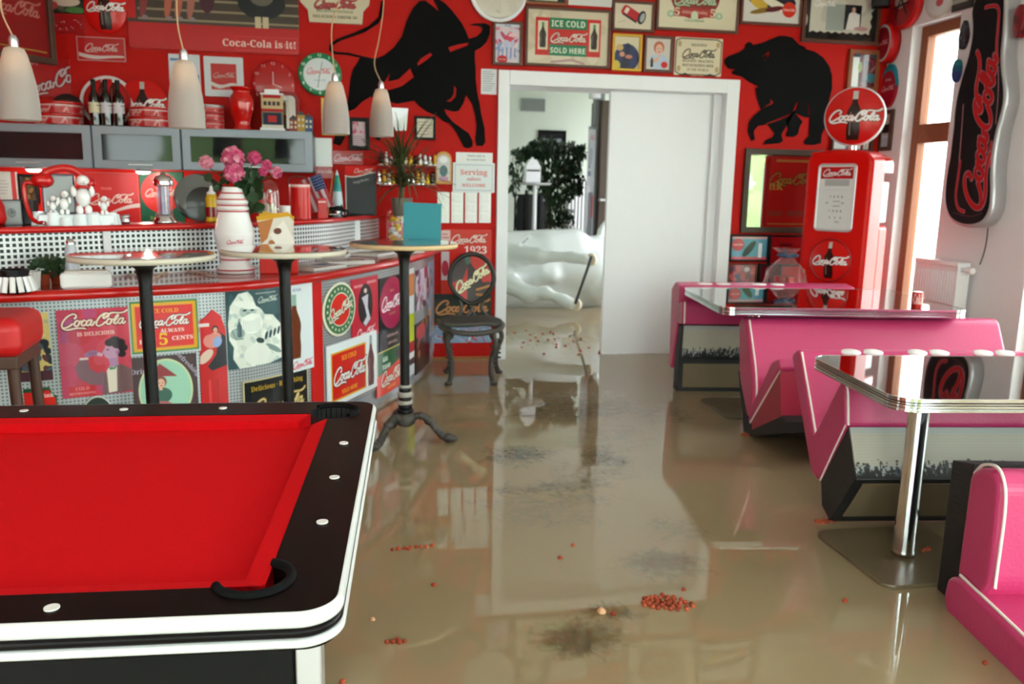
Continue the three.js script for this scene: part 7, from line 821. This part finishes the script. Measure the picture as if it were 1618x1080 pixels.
function clampIn(p, m) { let best = 9, q = p; for (let i = 0; i < FRONT.length; i++) { const d = Math.hypot(FRONT[i][0] - p.x, FRONT[i][1] - p.z); if (d < best) { best = d; q = offset(FRONT, -m)[i]; } } return best < m || p.z < -6.4 ? V(q[0], p.y, Math.max(q[1], -6.45)) : p; }
{ const p = onCtr(110, 449), o = thing('salt_tower', 'white tapering sugar shaker on the counter', 'shaker', [p.x, 0.918, p.z - 0.05]), H = hTo(109, 384, p) + 0.02; part('shaker_body', lathe([[0.001, 0], [0.034, 0], [0.036, 0.01], [0.03, H * 0.3], [0.025, H * 0.75], [0.018, H * 0.9], [0.001, H * 0.9]], 28), std('#cfd2dc', 0.25, { transmission: 0.3, thickness: 0 }), o); part('spout', lathe([[0.019, H * 0.88], [0.018, H * 0.95], [0.006, H], [0.001, H]], 20), M.chrome, o); }
{ const p = onCtr(133, 456), o = thing('napkin_box', 'shiny white napkin holder at the counter edge', 'napkin holder', [p.x, 0.918, p.z - 0.04], face(p)); part('holder_case', box(0.21, 0.075, 0.1, 0, 0.038, 0, 0.02), M.ceramic, o); part('napkins', box(0.17, 0.01, 0.07, 0, 0.076, 0, 0.003), M.paper, o); }
{ // ivy and a black vase with white fluted pots
  for (const [i, px, py, s, lab] of [[0, 62, 452, 0.8, 'small ivy plant in a clay pot, left of two on the counter'], [1, 84, 449, 0.9, 'small ivy plant in a clay pot, right of two on the counter'], [2, 12, 412, 0.7, 'small green plant above the black pot at the far left']]) { const p = onCtr(px, py), o = thing('ivy_pot', lab, 'plant', [p.x, 0.918 + (i === 2 ? 0.1 : 0), p.z - 0.06]); part('pot', lathe([[0.001, 0], [0.028, 0], [0.036, 0.06], [0.032, 0.06], [0.001, 0.02]], 20).scale(s, s, s), M.clay, o); const g = []; for (let k = 0; k < 40; k++) g.push(new THREE.CircleGeometry(rr(0.012, 0.024), 5).rotateX(rr(-1.3, 0.3)).rotateY(rr(-1.5, 1.5)).translate(rr(-0.05, 0.05), rr(0.04, 0.12), rr(-0.04, 0.04))); part('foliage', g, M.leaf, o).userData.kind = 'stuff'; }
  const p = onCtr(14, 465), o = thing('black_planter', 'black planter with white fluted skirt at the far left of the counter', 'planter', [p.x, 0.918, p.z - 0.07]); part('planter_body', lathe([[0.001, 0], [0.06, 0], [0.062, 0.02], [0.05, 0.06], [0.062, 0.1], [0.05, 0.1], [0.001, 0.06]], 28), M.black, o); const g = []; for (let k = 0; k < 14; k++) { const a = k / 14 * 6.283; g.push(bar([Math.cos(a) * 0.075, 0.008, Math.sin(a) * 0.075], [Math.cos(a) * 0.055, 0.07, Math.sin(a) * 0.055], 0.012)); } part('fluted_skirt', g, M.ceramic, o); const q = onCtr(42, 456), f = mesh('fluted_cup', 'little white fluted cup beside the black planter', 'cup', Array.from({ length: 10 }, (_, k) => { const a = k / 10 * 6.283; return bar([Math.cos(a) * 0.028, 0, Math.sin(a) * 0.028], [Math.cos(a) * 0.036, 0.075, Math.sin(a) * 0.036], 0.011); }), M.ceramic); f.position.set(q.x, 0.918, q.z - 0.05); }
{ const P = [[202, 436], [214, 428], [222, 437], [240, 440], [262, 432], [280, 424], [300, 430], [340, 436]].map(([x, y]) => { const p = onCtr(x, y); return V(p.x, 0.926, p.z); }); mesh('cable', 'pale cable curling across the counter behind the left bar table', 'cable', tube(P, 0.004, 60, 6), M.cord); const a = onCtr(262, 424), o = thing('tea_strainer', 'small bright metal ashtray on the counter behind the left bar table', 'ashtray', [a.x, 0.918, a.z]); part('bowl', lathe([[0.001, 0.004], [0.035, 0], [0.05, 0.02], [0.046, 0.022], [0.03, 0.006], [0.001, 0.006]], 28), M.chrome, o); part('rest', new THREE.TorusGeometry(0.012, 0.004, 8, 20).rotateX(1.57).translate(0, 0.012, 0), M.chrome, o); }
{ // red bar stool at the left edge
  const p = atZ(-52, 520, -3.35), o = thing('bar_stool', 'red padded bar stool with brown legs at the left edge', 'stool', [p.x, 0, -3.35], 0.1), S = 0.23; part('seat_cushion', box(S * 2 - 0.02, 0.15, 0.36, 0, 0.83, 0, 0.05), M.redVinyl, o); part('seat_frame', box(S * 2 - 0.06, 0.05, 0.32, 0, 0.74, 0, 0.008), M.woodDark, o); for (const sx of [-1, 1]) for (const sz of [-1, 1]) part('leg', bar([sx * (S - 0.055), 0.74, sz * 0.13], [sx * (S - 0.035), -0.03, sz * 0.15], 0.021), M.woodDark, o); part('footrest', [bar([-S + 0.04, 0.26, 0.143], [S - 0.04, 0.26, 0.143], 0.011), bar([-S + 0.04, 0.26, -0.143], [S - 0.04, 0.26, -0.143], 0.011)], M.woodDark, o); }
{ // cellophane gift by the pump, standing on a low red box
  const c = atZ(1241, 440, -5.98), o = thing('cellophane_gift', 'gift basket wrapped in clear cellophane left of the red pump', 'gift', [c.x, 0.55, -5.98]); const b = mesh('low_cabinet', 'low dark red cabinet carrying the cellophane gift behind the far bench', 'cabinet', [box(0.4, 0.55, 0.34, 0, 0.275, 0, 0.01), box(0.36, 0.5, 0.01, 0, 0.28, 0.172, 0.003)], M.redDark); b.position.set(c.x - 0.03, 0, -5.98);
  const g = new THREE.LatheGeometry([[0.001, 0], [0.15, 0.0], [0.165, 0.12], [0.14, 0.25], [0.06, 0.335], [0.03, 0.355], [0.06, 0.39], [0.1, 0.42]].map(([r, y]) => new THREE.Vector2(r, y)), 48), q = g.attributes.position; for (let i = 0; i < q.count; i++) { const a = Math.atan2(q.getZ(i), q.getX(i)), k = 1 + 0.08 * Math.sin(a * 9 + q.getY(i) * 22) + 0.05 * Math.sin(a * 17); q.setX(i, q.getX(i) * k); q.setZ(i, q.getZ(i) * k); } g.computeVertexNormals(); M.cello.side = THREE.DoubleSide; part('cellophane', g, M.cello, o);
  part('basket', lathe([[0.001, 0.005], [0.1, 0.005], [0.12, 0.1], [0.11, 0.1], [0.09, 0.02], [0.001, 0.02]], 28), M.redDark, o); for (let i = 0; i < 5; i++) part('gift_item', cyl(0.028, 0.028, 0.17, Math.cos(i * 1.257) * 0.055, 0.03, Math.sin(i * 1.257) * 0.055), i % 2 ? M.red : M.redDark, o); part('ribbon', [new THREE.TorusGeometry(0.034, 0.008, 8, 24).rotateX(1.57).translate(0, 0.355, 0), ball(0.03, -0.05, 0.37, 0.02, 1.6, 0.6, 0.6), ball(0.03, 0.04, 0.365, 0.02, 1.6, 0.6, 0.6)], M.navy, o); }


// ---------------------------------------------------------------- hall beyond the doorway
{ // white statue of a horse lying on its side in the water
  const o = thing('horse_statue', 'glossy white life size horse statue lying on its side in the flooded hall', 'statue', [0, 0, 0]);
  const P = (px, py, z) => atZ(px, py, z);
  const caps = [ // [a, b, ra, rb]
    [P(770, 418, -9.75), P(850, 412, -9.7), 0.4, 0.36], [P(770, 450, -9.8), P(950, 452, -9.75), 0.33, 0.3], [P(850, 412, -9.7), P(930, 420, -9.7), 0.34, 0.36], [P(925, 425, -9.75), P(965, 412, -9.8), 0.36, 0.32], [P(870, 395, -9.6), P(905, 390, -9.6), 0.24, 0.22],
    [P(795, 400, -9.5), P(852, 404, -9.2), 0.13, 0.09], [P(852, 404, -9.2), P(905, 406, -9.0), 0.075, 0.05], [P(905, 406, -9.0), P(924, 409, -8.9), 0.055, 0.062],
    [P(790, 440, -9.4), P(838, 466, -9.15), 0.13, 0.085], [P(834, 466, -9.15), P(862, 462, -9.05), 0.085, 0.07], [P(862, 462, -9.05), P(890, 474, -8.9), 0.055, 0.055], [P(890, 474, -8.9), P(903, 480, -8.85), 0.058, 0.068],
    [P(868, 432, -9.42), P(872, 433, -9.4), 0.1, 0.09], [P(940, 455, -9.5), P(975, 440, -9.4), 0.14, 0.16],
    [P(965, 405, -9.9), P(985, 390, -9.9), 0.24, 0.2], [P(950, 365, -9.75), P(956, 350, -9.72), 0.05, 0.018]];
  const lo = V(1.05, -0.12, -10.4), hi = V(3.6, 1.25, -8.7), N = 92, ctr = lo.clone().add(hi).multiplyScalar(0.5), half = 1.32, mc = new MarchingCubes(N, M.horse, false, false, 200000); mc.isolation = 0;
  const hs = N / 2, field = mc.field, K = 0.07, q = V(0, 0, 0), ab = V(0, 0, 0), ap = V(0, 0, 0);
  for (let z = 0; z < N; z++) for (let y = 0; y < N; y++) for (let x = 0; x < N; x++) {
    q.set(ctr.x + (x - hs) / hs * half, ctr.y + (y - hs) / hs * half, ctr.z + (z - hs) / hs * half); let d = 9;
    if (q.y > -0.3 && q.y < 1.4) for (const [a, b, ra, rb] of caps) { ab.subVectors(b, a); ap.subVectors(q, a); const t = Math.max(0, Math.min(1, ap.dot(ab) / ab.lengthSq())), e = ap.addScaledVector(ab, -t).length() - (ra + (rb - ra) * t), h = Math.max(K - Math.abs(d - e), 0) / K; d = Math.min(d, e) - h * h * K * 0.25; }
    field[x + y * N + z * N * N] = -d;
  }
  mc.update(); const g = new THREE.BufferGeometry(), n = mc.count; g.setAttribute('position', new THREE.BufferAttribute(mc.positionArray.slice(0, n * 3), 3)); g.setAttribute('normal', new THREE.BufferAttribute(mc.normalArray.slice(0, n * 3), 3)); g.setAttribute('uv', new THREE.BufferAttribute(new Float32Array(n * 2), 2)); g.scale(half, half, half).translate(ctr.x, ctr.y, ctr.z);
  part('horse_body', g, M.horse, o);
  const hoof = (p, t) => part('hoof_sole', lathe([[0.001, 0], [0.062, 0], [0.068, 0.012], [0.066, 0.05], [0.05, 0.05]], 24).rotateZ(-1.57).rotateY(0.75).rotateZ(t).translate(p.x, p.y, p.z), M.cream, o);
  const h1 = P(932, 410, -8.86), h2 = P(908, 481, -8.8); hoof(h1, -0.1); hoof(h2, -0.3); part('joining_rod', bar(P(935, 405, -8.78), P(909, 480, -8.74), 0.016, 12), M.darkGrey, o);
  const lt = P(830, 380, -9.33); T3(o, 'rump_lettering', 'REITER', lt); }
function T3(o, name, str, p) { const a = art(0.28, 0.07, (c, w, h) => { fill(c, w, h, '#e3e9e7'); T(c, str, w * 0.5, h * 0.5, h * 0.6, '#4a4f52', 'sans-serif', true, w * 0.9); }, 400); const g = planarUV(new THREE.BoxGeometry(0.2, 0.045, 0.002), a); const m = part(name, g, a.mats.gloss, o, true); m.position.copy(p); m.rotation.set(-0.5, 0, 0.75); }
{ // ficus tree
  const z = -11.4, p = atZ(872, 360, z), o = thing('ficus_tree', 'tall dark green ficus tree in the hall behind the white statue', 'tree', [p.x, 0, z]), at = (px, py, dz = 0) => { const t = atZ(px, py, z + dz); return V(t.x - p.x, t.y, dz); };
  part('trunk', [tube([V(0, 0.3, 0), at(868, 330), at(862, 300), at(860, 260)], 0.03, 20, 8), tube([at(864, 310), at(880, 280, 0.1), at(900, 250, 0.1)], 0.016, 16, 6), tube([at(862, 300), at(840, 270, -0.1), at(822, 245)], 0.015, 16, 6)], M.stem, o); part('pot', lathe([[0.001, 0], [0.17, 0], [0.22, 0.36], [0.2, 0.36], [0.15, 0.05], [0.001, 0.05]], 28), M.darkGrey, o);
  const L2 = new THREE.BufferGeometry(); L2.setAttribute('position', new THREE.Float32BufferAttribute([0, 0, 0, 0.02, 0.035, 0.006, 0, 0.085, 0, 0, 0, 0, 0, 0.085, 0, -0.02, 0.035, 0.006], 3)); L2.setAttribute('uv', new THREE.Float32BufferAttribute(new Float32Array(12), 2)); L2.computeVertexNormals();
  const cl = [[860, 232, 30, 16, 420], [900, 246, 22, 24, 380], [872, 268, 36, 22, 420], [834, 240, 26, 11, 210], [816, 268, 12, 22, 110], [908, 285, 14, 22, 180], [882, 305, 22, 20, 230], [872, 335, 18, 24, 230], [893, 345, 14, 16, 110], [850, 300, 22, 16, 160], [812, 296, 8, 10, 40], [918, 236, 8, 10, 60]], tot = cl.reduce((s, c) => s + c[4], 0), im = new THREE.InstancedMesh(L2, M.leaf, tot), m4 = new THREE.Matrix4(); let i = 0;
  for (const [cx, cy, rx, ry, n] of cl) for (let k = 0; k < n; k++) { const a = rnd() * 6.28, r = Math.sqrt(rnd()), t = at(cx + Math.cos(a) * rx * r, cy + Math.sin(a) * ry * r, rr(-0.25, 0.25)); m4.compose(t, new THREE.Quaternion().setFromEuler(new THREE.Euler(rr(1.4, 3.2), rr(0, 6.28), rr(-0.6, 0.6))), V(1, 1, 1).multiplyScalar(rr(0.8, 1.5))); im.setMatrixAt(i, m4); im.setColorAt(i++, new THREE.Color().setScalar(rr(0.55, 1.25))); }
  im.name = 'leaves'; im.userData.kind = 'stuff'; o.add(im); }
{ const q = (px, py) => atZ(px, py, -10.6), a = q(820, 288), b = q(871, 288), o = thing('white_stand', 'small white pedestal table in the hall before the ficus', 'table', [(a.x + b.x) / 2, 0, -10.6]); part('top', lathe([[0.001, a.y - 0.035], [(b.x - a.x) / 2 - 0.02, a.y - 0.03], [(b.x - a.x) / 2, a.y], [0.001, a.y]], 32), M.white, o); part('stem', cyl(0.03, 0.025, a.y - 0.03), M.white, o); part('foot', cyl(0.17, 0.16, 0.02), M.white, o);
  const bx = atZ(829, 282, -10.6), by = atZ(853, 252, -10.6), c = thing('white_carton', 'small white gabled carton on the white pedestal table', 'carton', [(bx.x + by.x) / 2, a.y, -10.6]), w = by.x - bx.x, h = by.y - a.y; part('carton_body', box(w, h * 0.7, w * 0.8, 0, h * 0.35, 0, 0.006), M.white, c); part('carton_top', extrude(shapeOf([[-w / 2, 0], [w / 2, 0], [w * 0.2, h * 0.3], [-w * 0.2, h * 0.3]]), w * 0.7).translate(0, h * 0.7, -w * 0.35), M.white, c); part('print_band', box(w * 0.9, h * 0.08, 0.004, 0, h * 0.52, w * 0.4 + 0.001), M.darkGrey, c); part('finial', ball(0.02, 0, h * 1.03, 0), M.white, c); }
{ const a = atZ(819, 308, -10.9), b = atZ(856, 366, -10.9), w = b.x - a.x, h = a.y - b.y, o = thing('coat_bundle', 'dark coats hung over a rack below the white pedestal table', 'coats', [(a.x + b.x) / 2, 0, -10.9]); for (let i = 0; i < 4; i++) { const pts = []; for (let k = 0; k <= 10; k++) pts.push([(0.09 + 0.012 * Math.sin(k * 1.7 + i)) * (k < 2 ? 0.55 + k * 0.25 : 1), a.y - k * h * 0.16]); part('coat', lathe(pts.reverse(), 14).scale(0.75, 1, 0.9).translate(-w / 2 + (i + 0.5) * w / 4, 0, (i % 2) * 0.05), i % 2 ? M.blackMatte : std('#12151c', 0.8), o); } part('rail', bar([-w / 2 - 0.05, a.y, 0], [w / 2 + 0.05, a.y, 0], 0.012), M.black, o); part('rack_leg', [bar([-w / 2 - 0.04, 0, 0], [-w / 2 - 0.04, a.y, 0], 0.014), bar([w / 2 + 0.04, 0, 0], [w / 2 + 0.04, a.y, 0], 0.014)], M.black, o); }
sign('vent_grille', 'grey rectangular air vent high on the rear hall wall', 'vent', { px: [824, 156, 861, 176], z: ZH, d: 0.02, finish: 'matte', frame: { w: 0.014, m: M.grey } }, (c, w, h) => { fill(c, w, h, '#8a8f8c'); for (let i = 0; i < 8; i++) rect(c, 0, h * (i + 0.3) / 8, w, h * 0.05, '#6f7472'); });
sign('framed_picture', 'dark framed picture on the rear hall wall above the ficus', 'picture', { px: [850, 206, 894, 245], z: ZH, d: 0.02, frame: { w: 0.05, m: M.black } }, (c, w, h) => { fill(c, w, h, '#1d2024'); rect(c, w * 0.12, h * 0.3, w * 0.3, h * 0.3, '#8f96a0'); rect(c, w * 0.5, h * 0.3, w * 0.14, h * 0.5, '#6c7480'); rect(c, w * 0.7, h * 0.28, w * 0.2, h * 0.2, '#7a828c'); });
{ const a = atZ(896, 285, ZH), b = atZ(932, 366, ZH), w = b.x - a.x + 0.5, o = thing('column_radiator', 'tall white column radiator on the rear hall wall behind the ficus', 'radiator', [a.x + w / 2, 0, ZH + 0.06]), n = 16; for (let i = 0; i < n; i++) part('radiator_column', cyl(0.018, 0.018, a.y - b.y + 0.3, -w / 2 + (i + 0.5) * w / n, b.y - 0.3, 0, 10), M.white, o); part('header_pipe', [bar([-w / 2, a.y, 0], [w / 2, a.y, 0], 0.02), bar([-w / 2, b.y - 0.3, 0], [w / 2, b.y - 0.3, 0], 0.02)], M.white, o); }
{ const a = atZ(927, 199, -11.0), w = 0.4, o = thing('roll_up_banner', 'tall grey roll up banner with red print beside the grey post', 'banner', [(a.x + atZ(947, 199, -11).x) / 2, 0, -11.02], 1.05), h = a.y - 0.1, r = art(0.5, 1.7, (q, W, H) => { fill(q, W, H, '#a9adb0'); T(q, 'HALLE', W * 0.5, H * 0.06, H * 0.045, '#b0564e', 'sans-serif', true, W * 0.8); rect(q, W * 0.05, H * 0.22, W * 0.3, H * 0.03, '#5a6078'); rect(q, W * 0.05, H * 0.27, W * 0.4, H * 0.03, '#6a6a80'); blotch(q, W, H, ['#8d9296', '#b9bcbe'], 10, 5); rect(q, W * 0.2, H * 0.4, W * 0.6, H * 0.3, '#6c6f74'); rect(q, W * 0.6, H * 0.42, W * 0.25, H * 0.14, '#a0423e'); rect(q, 0, H * 0.84, W, H * 0.1, '#b06a64'); }, 220); part('banner_sheet', planarUV(box(w, h, 0.006, 0, h / 2 + 0.08, 0), r), r.mats.matte, o, true); part('banner_base', box(w + 0.04, 0.08, 0.12, 0, 0.04, 0, 0.01), M.alu, o); part('top_rail', box(w + 0.01, 0.03, 0.02, 0, h + 0.08, 0, 0.004), M.alu, o); }
{ const a = atZ(951, 158, -11.1), o = thing('tall_locker', 'tall brown cupboard beside the sliding door in the hall', 'cupboard', [a.x + 0.33, 0, -11.35]); part('carcass', span(-0.33, 0.6, -0.05, a.y, -0.25, 0.23, 0.004), M.brown, o); part('door', span(-0.32, 0.13, 0.06, a.y - 0.02, 0.232, 0.25, 0.003), M.brown, o); part('door', span(0.14, 0.59, 0.06, a.y - 0.02, 0.232, 0.25, 0.003), M.brown, o); const s = atZ(957, 316, -11); part('shelf_ledge', box(0.22, 0.03, 0.1, -0.22, s.y, 0.3, 0.004), M.white, o); }
{ const p = atZ(940, 146, -11.1), o = thing('wall_lamp', 'small white cylinder lamp on top of the grey hall post', 'lamp', [p.x, p.y, -11.1]); part('lamp_body', lathe([[0.001, -0.08], [0.075, -0.08], [0.078, -0.07], [0.078, 0.07], [0.07, 0.08], [0.001, 0.08]], 28), M.white, o); part('bracket', box(0.03, 0.03, 0.12, 0, 0, -0.1), M.alu, o); }

// ---------------------------------------------------------------- floating clay pellets
{
  const G = [[1055, 955, 0.085, 0.05, 62, 'orange clay pellet in the biggest floating raft, right of centre', 'clay pellets in the big raft'], [652, 866, 0.085, 0.008, 16, 'orange clay pellet in the thin floating row right of the pool table', 'clay pellets in the thin row'], [627, 1014, 0.03, 0.014, 10, 'orange clay pellet in the small clump near the pool table corner', 'clay pellets by the pool table'], [1418, 866, 0.022, 0.012, 10, 'orange clay pellet on the foot plate left of the chrome leg', 'clay pellets left of the chrome leg'], [1459, 876, 0.024, 0.008, 7, 'orange clay pellet on the foot plate right of the chrome leg', 'clay pellets right of the chrome leg'], [1306, 824, 0.05, 0.02, 9, 'orange clay pellet at the corner of the tipped bench base', 'clay pellets at the bench corner'], [1185, 687, 0.06, 0.015, 8, 'orange clay pellet afloat under the middle bench', 'clay pellets under the middle bench'], [880, 540, 0.42, 0.75, 26, 'clay pellet drifting in the doorway water', 'clay pellets drifting in the doorway']];
  const base = new THREE.IcosahedronGeometry(0.0085, 2), q = base.attributes.position; for (let i = 0; i < q.count; i++) { const n = 1 + 0.18 * perlin.noise(q.getX(i) * 160, q.getY(i) * 160, q.getZ(i) * 160); q.setXYZ(i, q.getX(i) * n * 1.1, q.getY(i) * n * 0.85, q.getZ(i) * n); } base.computeVertexNormals(); const geo = merge(base), mats = [M.clay, std('#8a3418', 0.85), std('#a84c2a', 0.8)];
  const drop = (x, z, y, label, group, s = 1) => { const m = new THREE.Mesh(geo, mats[(rnd() * 3) | 0]); m.name = numbered('clay_pellet'); m.position.set(x, y, z); m.rotation.set(rnd() * 6, rnd() * 6, rnd() * 6); m.scale.setScalar(s * rr(0.85, 1.2)); scene.add(tag(m, label, 'clay pellet', group)); return m; };
  for (const [px, py, sx, sz, n, label, group] of G) { const c = atY(px, py, 0), used = []; for (let i = 0, tries = 0; i < n && tries < 4000; tries++) { const a = rnd() * 6.283, r = Math.sqrt(rnd()), x = c.x + Math.cos(a) * r * sx * (sx > sz * 3 && r > 0 ? 1 : 1), z = c.z + Math.sin(a) * r * sz + (px === 1055 ? Math.max(0, (x - c.x)) * 0.35 - 0.012 : 0) - (sz < 0.01 ? (x - c.x) * 0.12 : 0); if (used.some(([u, v]) => Math.hypot(u - x, v - z) < 0.0165)) continue; used.push([x, z]); drop(x, z, py > 860 && px > 1400 ? 0.022 : 0.003, label, group, px === 880 ? 1.3 : 1); i++; } }
  [[885, 882, 'lone orange clay pellet near the centre of the room'], [589, 979, 'lone pale pinkish pellet beside the pool table corner'], [686, 925, 'tiny lone pellet left of centre on the water'], [950, 967, 'lone pale orange pellet near the silt patch'], [969, 970, 'small lone pellet right of the pale one'], [1080, 932, 'lone pellet just above the big raft'], [1335, 950, 'lone pellet in open water below the chrome leg'], [1556, 1048, 'lone pellet beside the toppled bench edge'], [1018, 946, 'pellet trailing at the left tip of the big raft'], [1474, 905, 'lone pellet at the corner of the toppled bench base'], [905, 862, 'lone pellet above the centre pellet'], [541, 1078, 'lone pellet at the bottom edge by the pool table leg']].forEach(([x, y, l], i) => { const p = atY(x, y, 0); const m = drop(p.x, p.z, 0.003, l, undefined, i === 3 ? 1.5 : 1.05); if (i === 1 || i === 3) m.material = M.clayPale; });
}

// ---------------------------------------------------------------- hand over
scene.traverse((o) => { if (o.isMesh) { o.castShadow = o.receiveShadow = true; } if (o.isLight) o.castShadow = true; });
renderer.render(scene, camera);
